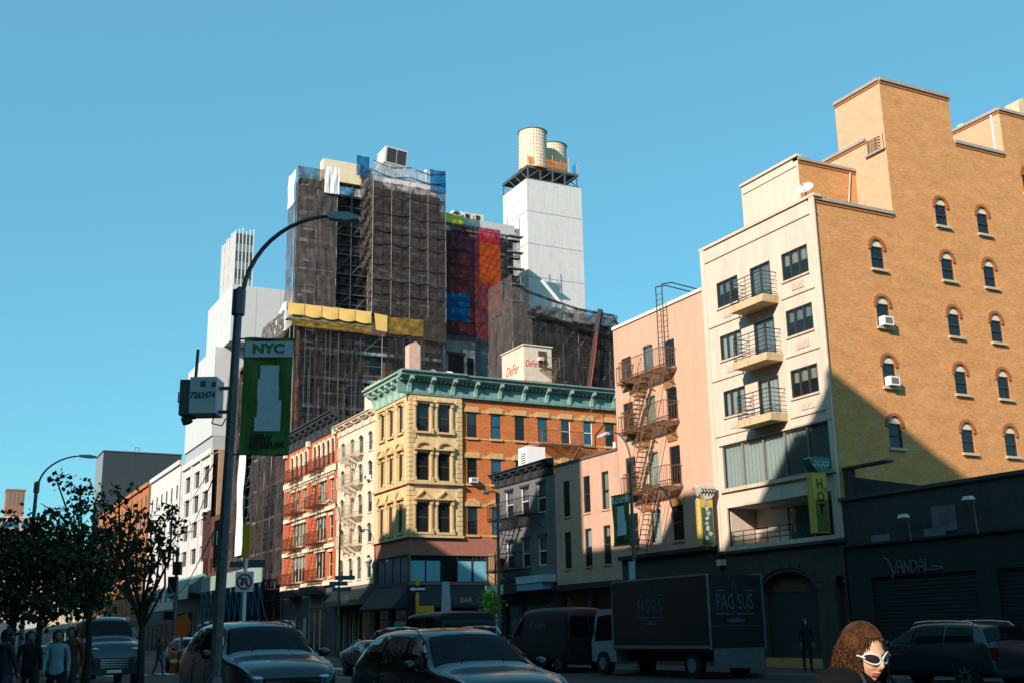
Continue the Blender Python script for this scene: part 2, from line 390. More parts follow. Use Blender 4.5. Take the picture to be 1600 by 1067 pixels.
def cornice(F, u0, u1, z0, z1, d, m, nb=8, name='cornice', bw=.22, dent=True, bm=None):
    """profiled cornice: frieze, bed mould, brackets, corona and cap"""
    H = z1 - z0; b = MB()
    prof = [(0, z0), (-.08, z0), (-.1, z0 + .12 * H), (-.06, z0 + .15 * H), (-.06, z0 + .62 * H), (-d * .55, z0 + .7 * H), (-d * .8, z0 + .78 * H), (-d * .8, z0 + .86 * H), (-d, z0 + .93 * H), (-d, z1), (0, z1 + .06)]
    b.xprism([(y, z) for y, z in prof], u0, u1)
    if dent:
        n = int((u1 - u0) / .34)
        for i in range(n): u = u0 + (i + .25) * (u1 - u0) / n; b.box(u, -d * .45, z0 + .58 * H, u + .17, -.05, z0 + .67 * H)
    o = F.part(name, b, m)
    for i in range(nb):
        u = u0 + (i + .5) * (u1 - u0) / nb - bw / 2; k = MB()
        k.xprism([(-.05, z0 + .08 * H), (-.14, z0 + .08 * H), (-.2, z0 + .3 * H), (-d * .35, z0 + .5 * H), (-d * .75, z0 + .62 * H), (-d * .78, z0 + .76 * H), (-.05, z0 + .76 * H)], u, u + bw)
        part('bracket', k, bm or m, o)
    return o

# ================================================================== GROUND
ASPH = mat('asphalt', (.035, .035, .036), .85, .3, 1.2, bump=.3, bscale=60, spec=.3)
CONC = mat('sidewalk_concrete', (.07, .068, .063), .9, .2, 1.5, dirt=.3); KERB = mat('kerb_stone', (.2, .2, .19), .85, .2, 3)
b = MB(); b.face([(-3000, -3000, -.15), (3000, -3000, -.15), (3000, 3000, -.15), (-3000, 3000, -.15)]); struct('ground', b, mat('ground_far', (.07, .07, .07), .9, .2, .2))
b = MB(); b.face([(5.2, -60, 0), (25.8, -60, 0), (25.8, 420, 0), (5.2, 420, 0)]); b.face([(25.8, 60.8, 0), (170, 60.8, 0), (170, 73.2, 0), (25.8, 73.2, 0)]); struct('road', b, ASPH)
def pavement(name, x0, y0, x1, y1, kx, ky=None):
    o = MB(); o.box(x0, y0, -.14, x1, y1, .14); g = struct(name, o, CONC)
    k = MB(); k.box(kx[0], y0, -.14, kx[1], y1, .145); part('kerb', k, KERB, g); return g
pavement('sidewalk_west', -2, -60, 4.95, 420, (4.95, 5.2))
pavement('sidewalk_east', 26.05, -60, 70, 60.8, (25.8, 26.05))
pavement('sidewalk_east', 26.05, 73.2, 70, 420, (25.8, 26.05))
PAINT = mat('road_paint', (.6, .6, .56), .8, .35, 3)
for i in range(30):
    b = MB(); b.face([(12.1, i * 9, .004), (12.22, i * 9, .004), (12.22, i * 9 + 3, .004), (12.1, i * 9 + 3, .004)]) ; b.face([(19.1, i * 9, .004), (19.22, i * 9, .004), (19.22, i * 9 + 3, .004), (19.1, i * 9 + 3, .004)])
    tag(part('lane_line', b, PAINT), kind='structure')
b = MB()
for xx in (15.5, 15.8): b.face([(xx, -60, .004), (xx + .12, -60, .004), (xx + .12, 300, .004), (xx, 300, .004)])
tag(part('centre_line', b, mat('yellow_paint', (.5, .33, .05), .8, .3, 3)), kind='structure')
for i in range(16):
    b = MB(); b.face([(5.8 + i * 1.25, 57.5, .005), (6.4 + i * 1.25, 57.5, .005), (6.4 + i * 1.25, 60.5, .005), (5.8 + i * 1.25, 60.5, .005)]); tag(part('crosswalk_bar', b, PAINT), kind='structure')

# ================================================================== BEIGE AND ORANGE BRICK BUILDING
BEIGE = mat('beige_cladding', (.62, .51, .415), .85, .08, 2.5, dirt=.2, bump=.15, bscale=12)
BEIGE2 = mat('beige_trim', (.56, .45, .34), .85, .08, 3, dirt=.2)
OBR = brick('orange_brick', (.66, .29, .10), (.56, .235, .07), (.54, .33, .18), streak=.2)
OBR_LIT = brick('orange_brick_sunlit', (.64, .39, .24), (.59, .35, .21), (.5, .36, .22), streak=.1)  # same orange brick, paler: stronger sun on street sides put into the colour
REDT = mat('red_brick_trim', (.34, .12, .045), .85, .2, 8); COP = mat('coping_grey', (.34, .3, .26), .8, .15)
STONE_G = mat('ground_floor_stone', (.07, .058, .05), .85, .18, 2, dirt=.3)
H1 = thing('apartment_building', 'tall beige fronted building with orange brick side wall, stepped top and stacked balconies', 'building', (30, 32, 0))
F = Fac(H1, 30, 39.4, 'W')
cols = ((.98, 1.47), (5.3, 1.55)); rows = ((16.33, 15.17), (13.93, 12.85), (11.50, 10.38))
ops = []
for zt, zb in rows:
    for u, ww in cols: ops.append((u, zb, ww, zt - zb))
    ops.append((3.28, zt - 1.75, 1.3, 1.75))
ops.append((.65, 7.35, 6.65, 1.83)); ops.append((.7, 4.95, 6.3, 1.6))
wall(F, 0, 7.5, 4.77, 18.1, ops, BEIGE, .08)
for zt, zb in rows:
    for u, ww in cols: window(F, u, zb, ww, zt - zb, 'slide', 'dark', n=3, rev=.08, blind=random.choice((.98, .98, 1, .5)))
    window(F, 3.28, zt - 1.75, 1.3, 1.75, 'slide', 'dark', n=2, rev=.08, blind=1)
    for u, ww in cols: slab(F, u - .05, u + ww + .05, zb - .08, zb - .001, -.06, 0, BEIGE2, 'window_sill')
    zl = zt - 1.9
    slab(F, .3, 2.5, zl, zl + .07, -.05, 0, BEIGE2, 'moulding'); slab(F, 5.15, 7.1, zl, zl + .07, -.05, 0, BEIGE2, 'moulding')
    for u in (1.35, 5.8):
        b = MB(); b.box(u, -.03, zl + .22, u + .75, 0, zl + .52); o = F.part('plaque', b, BEIGE2)
        b = MB(); b.path([(.1, 0, .06), (.25, 0, .2), (.4, 0, .08), (.6, 0, .22)], .018, 4); part('relief', b, BEIGE, o, (u, -.035, zl + .22))
    zs = zt - 1.95                                  # balcony
    b = MB(); b.prism([(2.85, zs), (4.95, zs), (5.0, zs + .3), (2.8, zs + .3)], -.85, -.001); o = F.part('balcony', b, mat('balcony_concrete', (.56, .42, .25), .9, .15, 3, dirt=.35))
    r = MB(); railing(r, 2.88, 4.93, -.8, zs + .3, 1.0, bars='h'); part('railing', r, IRONB, o)
window(F, .65, 7.35, 6.65, 1.83, 'slide', 'grey', n=5, rev=.08, blind=2, lab='long window band with white vertical blinds')
slab(F, .5, 7.45, 7.2, 7.345, -.12, 0, BEIGE2, 'window_sill'); slab(F, .5, 7.45, 9.19, 9.26, -.08, 0, BEIGE2, 'ledge')
slab(F, 0, .28, 4.8, 18.1, -.06, 0, BEIGE, 'corner_pilaster'); slab(F, 7.22, 7.5, 4.8, 18.1, -.06, 0, BEIGE, 'corner_pilaster')
slab(F, -.02, 7.52, 17.45, 17.52, -.05, 0, BEIGE2, 'moulding')
# recessed terrace behind the lower opening
b = MB(); b.box(.7, 1.5, 4.95, 7.0, 1.55, 6.55, 0); b.box(.7, .2, 4.9, 7.0, 1.5, 4.95, 0); b.box(.7, .2, 6.551, 7.0, 1.5, 6.6, 0); b.box(.65, .2, 4.95, .7, 1.5, 6.55, 0); b.box(7.0, .2, 4.95, 7.05, 1.5, 6.55, 0)
o = F.part('terrace_recess', b, BEIGE)
for k in range(3):
    b = MB(); b.box(1.6 + k * 1.4, 1.4, 5.0, 2.85 + k * 1.4, 1.46, 6.4); part('door', b, [CURT[0], GLB, GLD][k], o)
b = MB()
for z in (5.15, 5.35, 5.55): b.tube((.75, .1, z), (6.9, .1, z), .018, 4)
for k in range(9): b.tube((.8 + k * .76, .1, 4.95), (.8 + k * .76, .1, 5.56), .02, 4)
F.part('railing', b, IRONB)
# ground floor with the arched garage and the arched door
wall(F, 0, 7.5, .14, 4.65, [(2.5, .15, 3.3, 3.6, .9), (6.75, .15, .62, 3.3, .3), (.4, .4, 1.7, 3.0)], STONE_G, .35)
slab(F, -.02, 7.52, 4.65, 4.77, -.15, 0, STONE_G, 'ledge')
b = MB(); b.box(2.5, .35, .15, 5.8, .4, 3.0); b.box(2.5, .33, 2.95, 5.8, .36, 3.02); F.part('garage_shutter', b, mat('shutter', (.05, .055, .056), .5, .15, 4, metal=.3))
b = MB(); b.prism([(2.5, 3.02), (5.8, 3.02)] + [(4.15 + 1.65 * math.cos(t * PI / 10), 3.02 + .7 * math.sin(t * PI / 10)) for t in range(1, 10)][:9], .34, .4); F.part('arch_panel', b, mat('arch_gold', (.10, .065, .03), .8, .4, 5))
b = MB()
for t in range(11):
    a0, a1 = PI * t / 11, PI * (t + 1) / 11 - .03
    p = [(4.15 + r_ * math.cos(a), 3.0 + .52 * r_ * math.sin(a)) for r_, a in ((1.72, a0), (2.05, a0), (2.05, a1), (1.72, a1))]; b.prism(p, -.05, -.001)
F.part('arch_stones', b, STONE_G)
b = MB(); b.box(6.8, .3, .15, 7.32, .34, 3.2); F.part('entrance_door', b, FR['brown']); b = MB(); b.box(.4, .3, .4, 2.1, .34, 3.4); F.part('shop_shutter', b, FR['dark'])
b = MB(); b.box(0, 0, 0, .3, .3, .25); F.part('wall_lamp', b, mat('lamp_off', (.5, .5, .48), .5), .15, -.3, 4.2)
# side wall with arched windows
G = Fac(H1, 30, 32, 'S')
ops = []; wins = []
for u, zts in ((2.86, (16.48, 14.07, 11.66, 9.25)), (6.8, (18.91, 16.5, 14.09, 11.68, 9.27)), (9.3, (18.91, 16.5, 14.09, 11.68, 9.27)), (12.6, (21.32, 18.91, 16.5, 14.09, 11.68))):
    for zt in zts: wins.append((u - .03, zt - .97, .68, 1.24))
for seg in ((.001, 4.3, 0, 18.0), (4.3, 8.4, 0, 24.1), (8.4, 11.6, 0, 22.0), (11.6, 22, 0, 24.2)):
    wall(G, seg[0], seg[1], .14 if seg[0] < 0 else .14, seg[3], [(a, z, c, d, .27) for a, z, c, d in wins if seg[0] < a < seg[1]], OBR, .1)
for a, z, c, d in wins:
    window(G, a, z, c, d - .27, 'sash', 'dark', rev=.1, blind=0, gl='dark')
    b = MB(); k = [(a + c / 2 + .31 * math.cos(t * PI / 6), z + d - .27 + .26 * math.sin(t * PI / 6)) for t in range(7)]; b.prism(k, .03, .09); G.part('lunette', b, mat('lunette_cream', (.66, .56, .42), .8, .05))
    n = 9                                          # brick arch: each voussoir its own edge, joined
    b = MB()
    for t in range(n):
        a0, a1 = PI * t / n + .015, PI * (t + 1) / n - .015
        b.prism([(a + c / 2 + r_ * math.cos(q), z + d - .27 + r_ * .88 * math.sin(q)) for r_, q in ((.33, a0), (.47, a0), (.47, a1), (.33, a1))], -.05, .03)
    for sx in (-.47, .33): b.box(a + c / 2 + sx, -.05, z + d - .42, a + c / 2 + sx + .14, .03, z + d - .28)
    G.part('brick_arch', b, REDT)
    slab(G, a - .08, a + c + .1, z - .1, z - .001, -.12, .0, mat('sill_stone', (.5, .4, .28), .8), 'window_sill')
for u, z in ((2.9, 13.12), (2.9, 10.71)): ac_unit(G, u, z, .5, .36, .3)
def coping(F, u0, u1, z, ov=.08, th=.14, d=.3):
    slab(F, u0, u1, z, z + th, -ov, d, COP, 'coping'); slab(F, u0, u1, z - .13, z - .001, -.03, 0, REDT, 'brick_course')
coping(G, -.0, 4.3, 18.0); coping(G, 4.3, 8.45, 24.1); coping(G, 8.47, 11.55, 22.0); coping(G, 11.55, 22, 24.2)
slab(F, -.05, 7.55, 18.1, 18.22, -.08, .3, mat('coping_beige', (.6, .47, .34), .8), 'coping')
# penthouse, second block, stair tower
P = Fac(H1, 31.1, 37.6, 'W'); wall(P, 0, 3.75, 17.9, 20.75, [(1.25, 18.45, 1.75, .42)], BEIGE, .15); window(P, 1.25, 18.45, 1.75, .42, 'slide', 'dark', n=2, blind=0, rev=.15)
slab(P, -.05, 3.8, 20.75, 20.86, -.08, .2, mat('coping_beige', ()), 'coping'); slab(P, .1, 3.65, 20.35, 20.40, -.04, 0, BEIGE2, 'moulding')
P2 = Fac(H1, 31.1, 33.85, 'S'); wall(P2, 0, 3.2, 17.9, 20.6, [(.75, 17.95, .95, 1.1, .4), (2.05, 17.95, .95, 1.0, .4)], OBR, .15); coping(P2, .0, 3.2, 20.6, th=.12)
for u in (.75, 2.05):
    window(P2, u, 17.95, .95, .65, 'sash', 'white', blind=1, rev=.15)
    b = MB(); n = 9
    for t in range(n):
        a0, a1 = PI * t / n + .01, PI * (t + 1) / n - .01
        b.prism([(u + .475 + r_ * math.cos(q), 18.6 + r_ * .85 * math.sin(q)) for r_, q in ((.48, a0), (.64, a0), (.64, a1), (.48, a1))], -.05, 0)
    P2.part('brick_arch', b, REDT)
b = MB(); b.tube((2.4, -.05, 17.9), (2.85, -.05, 20.5), .03, 5); P2.part('drain_pipe', b, FR['cream'])
Q = Fac(H1, 34.3, 39.4, 'W')
wall(Q, 0, 6.35, 17.9, 21.75, [], OBR_LIT); coping(Q, 0, 6.35, 21.75, th=.13)
wall(Q, 6.35, 7.4, 17.9, 20.95, [], OBR_LIT); slab(Q, 6.3, 7.39, 20.95, 21.03, -.12, .3, COP, 'coping')
b = MB()
for k in range(5): b.path([(6.4, -.05, 21.1 + k * .13), (7.0, -.07, 21.1 + k * .13), (7.3, .1, 21.1 + k * .13)], .018, 4)
for u in (6.42, 6.85, 7.28): b.tube((u, 0, 21.03), (u, 0, 21.7), .022, 4)
Q.part('railing', b, IRONB)
T = Fac(H1, 34.303, 34.7, 'W'); wall(T, 0, 2.7, 21.0, 24.1, [], OBR_LIT, y=.0); coping(T, -.02, 2.68, 24.1)
T2 = Fac(H1, 41.6, 35, 'W'); wall(T2, 0, 3.0, 21.9, 24.2, [(1.7, 21.95, .6, .5)], OBR_LIT, .1); coping(T2, 0, 2.98, 24.2)
b = MB()
for i in range(5): b.box(1.72, .05, 21.98 + i * .09, 2.28, .1, 22.03 + i * .09)
T2.part('louvre', b, FR['white']); b = MB(); b.tube((2.6, -.06, 21.9), (2.6, -.06, 24.1), .05, 6); T2.part('drain_pipe', b, FR['white'])
b = MB(); b.lathe([(.0, .35), (.3, .3), (.34, .2), (.34, 0)][::-1], 10, (.5, .6, 24.3)); T2.part('roof_vent', b, FR['white'])
b = MB(); b.box(.02, .02, .14, 21.98, 7.38, .5, 0); b.box(.3, .3, 17.3, 4.2, 7.3, 17.5, 1); b.box(4.4, .4, 21.0, 8.3, 2.6, 23.6, 0); b.box(4.5, 2.8, 17.5, 21.9, 7.3, 21.5, 1); b.box(8.5, .35, 21.2, 11.6, 2.8, 21.4, 1); b.box(11.7, .4, 21.3, 21.9, 2.9, 24.0, 0); b.box(1.2, 2.0, 17.5, 4.2, 5.5, 20.6, 1)
part('building_core', b, [OBR, mat('roof_tar', ())], H1)
G2 = Fac(H1, 30, 39.39, 'S'); b = MB(); b.box(0, -.2, 4, 22, 0, 18); 
o = part('rear_wall', b, OBR, H1, (0, 7.35, 0))
# dish, tank and blue tarp standing on the roofs
def dish(name, loc, rz, r, label, legs=True, h=.5, group=None):
    t = thing(name, label, 'satellite dish', loc, rz, group)
    b = MB(); N = 14; prev = None
    rings = [(0, 0)] + [(r * k / 4, .28 * r * (k / 4) ** 2) for k in range(1, 5)]
    k0 = len(b.v); b.v.append((0, 0, 0))
    for rr, d in rings[1:]:
        for i in range(N): a = 2 * PI * i / N; b.v.append((rr * math.cos(a), -d, rr * math.sin(a)))
    for i in range(N): j = (i + 1) % N; b.f.append((0, 1 + i, 1 + j)); b.m.append(0)
    for q in range(3):
        for i in range(N): j = (i + 1) % N; b.f.append((1 + q * N + i, 1 + (q + 1) * N + i, 1 + (q + 1) * N + j, 1 + q * N + j)); b.m.append(0)
    part('reflector', b, mat('dish_white', (.62, .6, .56), .5), t, (0, 0, h + r * .6), rot=(rad(-38), 0, 0), smooth=True)
    b = MB(); b.tube((0, .02, 0), (0, .02, h + r * .55), .03, 5)
    if legs:
        for a in (0, 2.1, 4.2): b.tube((0, .02, h * .6), (.35 * math.cos(a), .35 * math.sin(a), 0), .018, 4)
    part('mast', b, FR['grey'], t); b = MB(); b.tube((0, 0, h + r * .3), (0, -r * .9, h + r * .8), .012, 4); b.box(-.05, -r * .9 - .06, h + r * .76, .05, -r * .9 + .02, h + r * .88); part('feed_arm', b, FR['grey'], t)
    return t
dish('satellite_dish', (30.6, 33.0, 18.1), rad(-60), .36, 'grey satellite dish on tripod mast above the beige building corner', h=.55)
t = thing('roof_tank', 'pale box tank standing on top of the orange brick roof', 'tank', (44.6, 33.2, 24.3)); t.scale = (.62, .62, .62)
b = MB(); b.prism([(-.9, 1.0), (-.9, 1.9), (-.4, 2.3), (.6, 2.3), (1.0, 1.9), (1.0, 1.2), (.4, .9)], -.7, .7); part('tank_body', b, mat('tank_peach', (.62, .45, .3), .8), t)
b = MB()
for x in (-.6, .7):
    for y in (-.5, .5): b.tube((x, y, 0), (x, y, 1.2), .05, 5)
part('leg', b, FR['white'], t)
b = MB(); b.box(0, 0, 0, .5, .06, 1.0); b.tube((.5, 0, 0), (.5, 0, 1.6), .04, 5); tag(part('roof_tarp', b, mat('tarp_blue', (.02, .2, .42), .6), None, (38.6, 32.8, 21.9)), 'small blue tarp panel on the notch of the orange roof', 'tarp')

# ================================================================== LOW DARK BUILDING (graffiti)
LD = thing('low_building', 'low dark building with graffiti beside the orange brick wall', 'building', (30, 31.98, 0))
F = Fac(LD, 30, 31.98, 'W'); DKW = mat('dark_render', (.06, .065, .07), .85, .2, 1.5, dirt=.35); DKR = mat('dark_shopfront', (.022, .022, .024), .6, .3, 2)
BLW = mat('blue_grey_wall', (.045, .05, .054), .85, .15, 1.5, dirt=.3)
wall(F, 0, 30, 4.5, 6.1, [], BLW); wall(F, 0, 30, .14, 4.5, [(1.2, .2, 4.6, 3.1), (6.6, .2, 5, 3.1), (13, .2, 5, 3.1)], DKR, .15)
for u, ww in ((1.2, 4.6), (6.6, 5), (13, 5)):
    b = MB()
    for i in range(24): b.box(u, .1, .2 + i * .13, u + ww, .14, .2 + i * .13 + .115)
    F.part('roller_shutter', b, DKR)
slab(F, 0, 30, 6.1, 6.22, -.1, .2, DKW, 'coping'); slab(F, 0, 30, 4.42, 4.5, -.12, 0, DKR, 'ledge')
body(F, 29.9, 22, 6.0, DKW)
b = MB(); b.prism([(.0, 6.24), (0, 7.0), (.3, 7.0), (3.8, 6.24)], .35, .5); F.part('gable_panel', b, BLW)
b = MB(); b.box(-.0, .3, 6.24, .3, .6, 7.3); b.box(-.05, .25, 7.3, 2.2, .65, 7.38); F.part('roof_post', b, DKW)
b = MB(); b.box(4.3, -.06, 4.62, 5.3, -.001, 5.45); o = F.part('poster_frame', b, mat('poster_pale', (.12, .125, .15), .7)); b = MB(); b.box(4.62, -.075, 4.85, 5.0, -.061, 5.2); F.part('poster_picture', b, mat('poster_brown', (.14, .09, .08), .7))
for u, zt in ((3.4, 5.3), (6.2, 5.6)):
    t = thing('wall_light', 'slim gooseneck floodlight on the dark wall, ' + ('left of the poster' if u < 4 else 'right of the poster'), 'light', (30, 31.98 - u, 4.5), -PI / 2, 'gooseneck floodlights over the graffiti')
    b = MB(); b.path([(0, -.15, -.1), (0, -.2, zt - 4.6), (0, -.35, zt - 4.5)], .02, 5); part('arm', b, FR['grey'], t)
    b = MB(); b.prism([(-.12, 0), (.12, 0), (.2, -.12), (-.2, -.12)], -.5, -.3); part('lamp_head', b, FR['white'], t, (0, 0, zt - 4.5))
for u, ww in ((1.45, .85), (3.9, .9)):
    b = MB(); b.box(u, -.05, 4.48, u + ww, -.001, 4.75); F.part('shop_sign', b, mat('sign_pale', (.12, .16, .18), .6))
GRF = mat('graffiti_silver', (.12, .125, .13), .5, .4, 6)
strokes = [[(0, .8), (.18, .1), (.25, .0), (.33, .35), (.42, .75)], [(.38, .05), (.5, .7), (.6, .72), (.66, .05)], [(.4, .32), (.68, .36)], [(.72, .0), (.76, .7), (.98, .1), (1.02, .78)], [(1.08, .05), (1.12, .7), (1.34, .6), (1.38, .25), (1.1, .02)], [(1.42, .0), (1.56, .66), (1.64, .68), (1.72, .02)], [(1.46, .28), (1.7, .3)], [(1.8, .72), (1.78, .12), (1.9, .08), (2.6, .14)], [(-.25, .95), (0, .8), (-.05, .62)], [(.2, .02), (.05, -.22), (.2, -.15)], [(1.9, .1), (2.1, .3), (2.55, .2)]]
for st in strokes:
    b = MB(); b.path([(x * .92, 0, z * .62) for x, z in st], .026, 4); F.part('graffiti_stroke', b, GRF, 2.15, -.02, 3.35)

# ================================================================== PINK BUILDING
PINK = mat('peach_stucco', (.60, .36, .25), .9, .08, 2, dirt=.16, bump=.12, bscale=8)
PK = thing('pink_building', 'peach stucco building with zigzag fire escape beside the beige building', 'building', (30, 47, 0))
F = Fac(PK, 30, 47.0, 'W'); cols = ((.65, .88), (2.5, .95), (4.35, .84)); ops = []
rows = ((14.68, 13.38), (12.42, 10.95), (9.74, 7.98), (7.05, 5.5))
for ri, (zt, zb) in enumerate(rows):
    for ci, (u, ww) in enumerate(cols):
        ar = .22 if (ri == 0 and ci == 1) else 0
        ops.append((u, zb, ww, zt - zb + ar, ar) if ar else (u, zb, ww, zt - zb))
wall(F, 0, 7.55, 5.1, 16.3, ops, PINK, .1)
for o_ in ops:
    mid = abs(o_[0] - 2.5) < .01
    window(F, o_[0], o_[1], o_[2], o_[3], 'door' if mid else 'sash', 'cream' if mid else 'brown', rev=.1, blind=1 if mid else None, gl=None if mid else 'dark')
    if not mid: slab(F, o_[0] - .06, o_[0] + o_[2] + .06, o_[1] - .09, o_[1] - .001, -.07, 0, PINK, 'window_sill')
slab(F, -.03, 7.53, 16.3, 16.45, -.07, .3, mat('coping_pale', (.7, .62, .55), .8), 'coping')
wall(F, 0, 7.55, .14, 5.1, [(.4, .3, 2.8, 3.6), (4.0, .3, 2.8, 3.6)], mat('pink_base', (.07, .05, .045), .85, .2), .2)
for u in (.4, 4.0): window(F, u, .3, 2.8, 3.6, 'transom', 'dark', rev=.2, blind=0, gl='dark')
slab(F, 0, 7.5, 4.9, 5.08, -.25, 0, DKR, 'ledge'); body(F, 7.5, 14, 16.2, PINK, .2)
wd = mat('wood_bracket', (.28, .13, .05), .8, .3, 6)
FE = [13.28, 10.82, 7.87]
for i, z in enumerate(FE):
    o = fire_platform(F, 1.75, 5.3, z, .85, IRON)
    b = MB(); b.box(.95, -.5, z - .03, 1.75, 0, z); railing(b, .95, 1.75, -.5, z, .85); part('side_balcony', b, IRON, o)
    for u in (1.9, 4.3): b = MB(); b.box(u, -.05, z - .85, u + .75, -.005, z - .12); F.part('soffit_patch', b, wd)
for i in range(2):
    b = MB(); stair(b, (3.6, -.8, FE[i]), (2.1, -.8, FE[i + 1]), .5, 13); F.part('fire_escape_stair', b, IRON)
b = MB(); stair(b, (3.7, -.8, FE[2]), (2.5, -.8, 5.0), .5, 13); F.part('fire_escape_stair', b, IRON)
for i in range(3):
    b = MB(); b.tube((4.7, -.8, FE[i]), (3.7, -.8, FE[i] - 2.3), .025, 4); b.tube((4.4, -.82, FE[i] - .05), (3.4, -.82, FE[i] - 2.3), .012, 4); F.part('brace', b, IRON)
b = MB()                                          # gooseneck roof ladder
for u in (4.45, 4.95): b.path([(u, -.35, 13.3), (u, -.35, 17.3), (u, .2, 17.45), (u, 1.8, 17.3), (u, 2.0, 16.4)], .03, 5)
for k in range(14): b.tube((4.45, -.35, 13.5 + k * .26), (4.95, -.35, 13.5 + k * .26), .014, 4)
F.part('roof_ladder', b, mat('iron_teal', (.035, .06, .07), .6))

# ================================================================== LOW PINK-GREY BUILDING
LPM = mat('mauve_stucco', (.56, .34, .24), .9, .1, 1.5, dirt=.2, bump=.15, bscale=8)
LP = thing('low_pink_building', 'low flat topped pinkish three storey building left of the peach one', 'building', (30, 53.42, 0))
F = Fac(LP, 30, 53.42, 'W'); ops = [(u, z, .66, h) for u in (.92, 3.0, 4.8) for z, h in ((7.5, 1.87), (4.82, 1.88))]
wall(F, 0, 6.4, 4.0, 10.25, ops, LPM, .1)
for q in ops: window(F, *q, 'sash', 'dark'); slab(F, q[0] - .05, q[0] + q[2] + .05, q[1] - .08, q[1] - .001, -.06, 0, LPM, 'window_sill')
slab(F, 0, 6.38, 10.25, 10.38, -.06, .3, mat('coping_dark', (.12, .08, .07), .8), 'coping')
wall(F, 0, 6.4, .14, 4.0, [(.4, .2, 2.6, 3.2), (3.5, .2, 2.5, 3.2)], DKR, .2)
for u in (.4, 3.5): window(F, u, .2, 2.5, 3.2, 'transom', 'dark', rev=.2, blind=0, gl='dark')
slab(F, 0, 6.35, 3.7, 4.0, -.35, 0, DKR, 'awning_box'); body(F, 6.38, 12, 10.2, LPM, .2)
b = MB(); b.tube((3, 2, 10.2), (3, 2, 11.3), .09, 8); F.part('vent_pipe', b, FR['white'])

# ================================================================== DARK CORNER BUILDING WITH WHITE WINDOWS
DGM = mat('dark_grey_paint', (.15, .145, .145), .8, .12, 2, dirt=.25); DGC = mat('black_cornice', (.035, .04, .045), .6, .2)
DG = thing('grey_corner_building', 'small dark grey corner building with white framed windows and black cornice', 'building', (30, 60.4, 0))
F = Fac(DG, 30, 60.4, 'W'); ops = [(u, z, .92, h) for u in (1.15, 3.08, 5.0) for z, h in ((8.0, 1.6), (5.15, 1.55))]
wall(F, 0, 6.95, 4.6, 10.0, ops, DGM)
for q in ops: window(F, *q, 'sash', 'white', blind=.5); slab(F, q[0] - .08, q[0] + q[2] + .08, q[1] + q[3] + .001, q[1] + q[3] + .12, -.08, 0, DGC, 'window_hood')
cornice(F, -.25, 6.95, 9.95, 10.75, .5, DGC, 7)
fire_platform(F, .6, 5.7, 7.95, .95, IRONB); fire_platform(F, .3, 4.0, 5.05, .95, IRONB)
b = MB(); stair(b, (3.3, -.85, 7.95), (1.2, -.85, 5.05), .5, 12); F.part('fire_escape_stair', b, IRONB)
b = MB(); b.box(1.2, -.6, 5.06, 1.55, -.35, 5.35); F.part('storage_box', b, mat('box_orange', (.5, .18, .05), .7)); b = MB(); b.box(1.25, -.6, 5.36, 1.6, -.35, 5.75); F.part('red_box', b, mat('box_red', (.5, .03, .02), .7))
wall(F, 0, 6.95, .14, 4.6, [(.9, .2, 1.6, 3), (3.0, .2, 3.2, 3)], DKR, .2)
for u, ww in ((.9, 1.6), (3.0, 3.2)): window(F, u, .2, ww, 3, 'transom', 'dark', rev=.2, blind=0, gl='blue')
aw = mat('awning_white', (.62, .62, .6), .7, .1)
slab(F, -.3, 1.9, 3.75, 4.3, -.7, 0, aw, 'awning'); slab(F, 1.95, 3.6, 3.75, 4.35, -.65, 0, DKR, 'awning'); slab(F, 3.65, 6.6, 3.85, 4.2, -.7, 0, mat('awning_blue', (.16, .33, .42), .7, .15), 'awning'); slab(F, 3.65, 6.9, 4.22, 4.6, -.75, 0, mat('awning_pale', (.42, .5, .54), .7, .15), 'awning')
G = Fac(DG, 30, 60.4, 'S'); body(F, 6.93, 12, 9.9, DGM, .2)
b = MB(); b.box(0, 0, 0, .25, .9, 3.7); F.part('white_pilaster', b, aw, -.02, -.2, .14)
t = thing('cooling_unit', 'tall white louvred cooling unit on the roof of the dark grey building', 'cooling unit', (31.2, 58.2, 10.2))
b = MB(); b.box(-.6, -.55, .0, .6, .55, 1.9); part('casing', b, mat('unit_white', (.8, .78, .75), .5, .04), t)
for i in range(10): b = MB(); b.box(-.62, -.4, .3 + i * .13, -.601, .2, .3 + i * .13 + .07); part('slat', b, FR['grey'], t)
b = MB(); b.lathe([(.45, 0), (.45, .1), (.3, .12)], 12, (0, 0, 1.9)); part('fan_cowl', b, FR['grey'], t)

# ================================================================== CORNER BUILDING, STONE AND ORANGE BRICK
CREAM = mat('yellow_stone', (.68, .48, .25), .85, .12, 2.5, dirt=.35, bump=.15, bscale=10); CREAM2 = mat('yellow_stone_trim', (.60, .42, .22), .85, .12, 4, dirt=.35)
RBR = brick('red_orange_brick', (.66, .19, .055), (.56, .14, .04), (.36, .15, .07), streak=.22); TRIMO = mat('orange_trim', (.58, .35, .16), .85, .15, 4, dirt=.2)
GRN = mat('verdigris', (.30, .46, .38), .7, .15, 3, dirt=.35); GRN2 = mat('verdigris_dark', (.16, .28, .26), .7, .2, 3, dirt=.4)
BAND = mat('brown_red_band', (.33, .13, .09), .85, .15, 3)
K = thing('corner_building', 'corner building in yellow stone and orange brick under a green cornice', 'building', (30, 74.2, 0))
F = Fac(K, 30, 81.2, 'W'); G = Fac(K, 30, 74.2, 'S'); Wd = 7.0
uc = (1.15, 2.97, 4.9); RW = ((17.75, 15.75), (14.25, 12.25), (10.72, 8.62))
ops = [(u, zb, .86, zt - zb) for u in uc for zt, zb in RW]
wall(F, 0, Wd, 8.35, 18.4, ops, CREAM, .13)
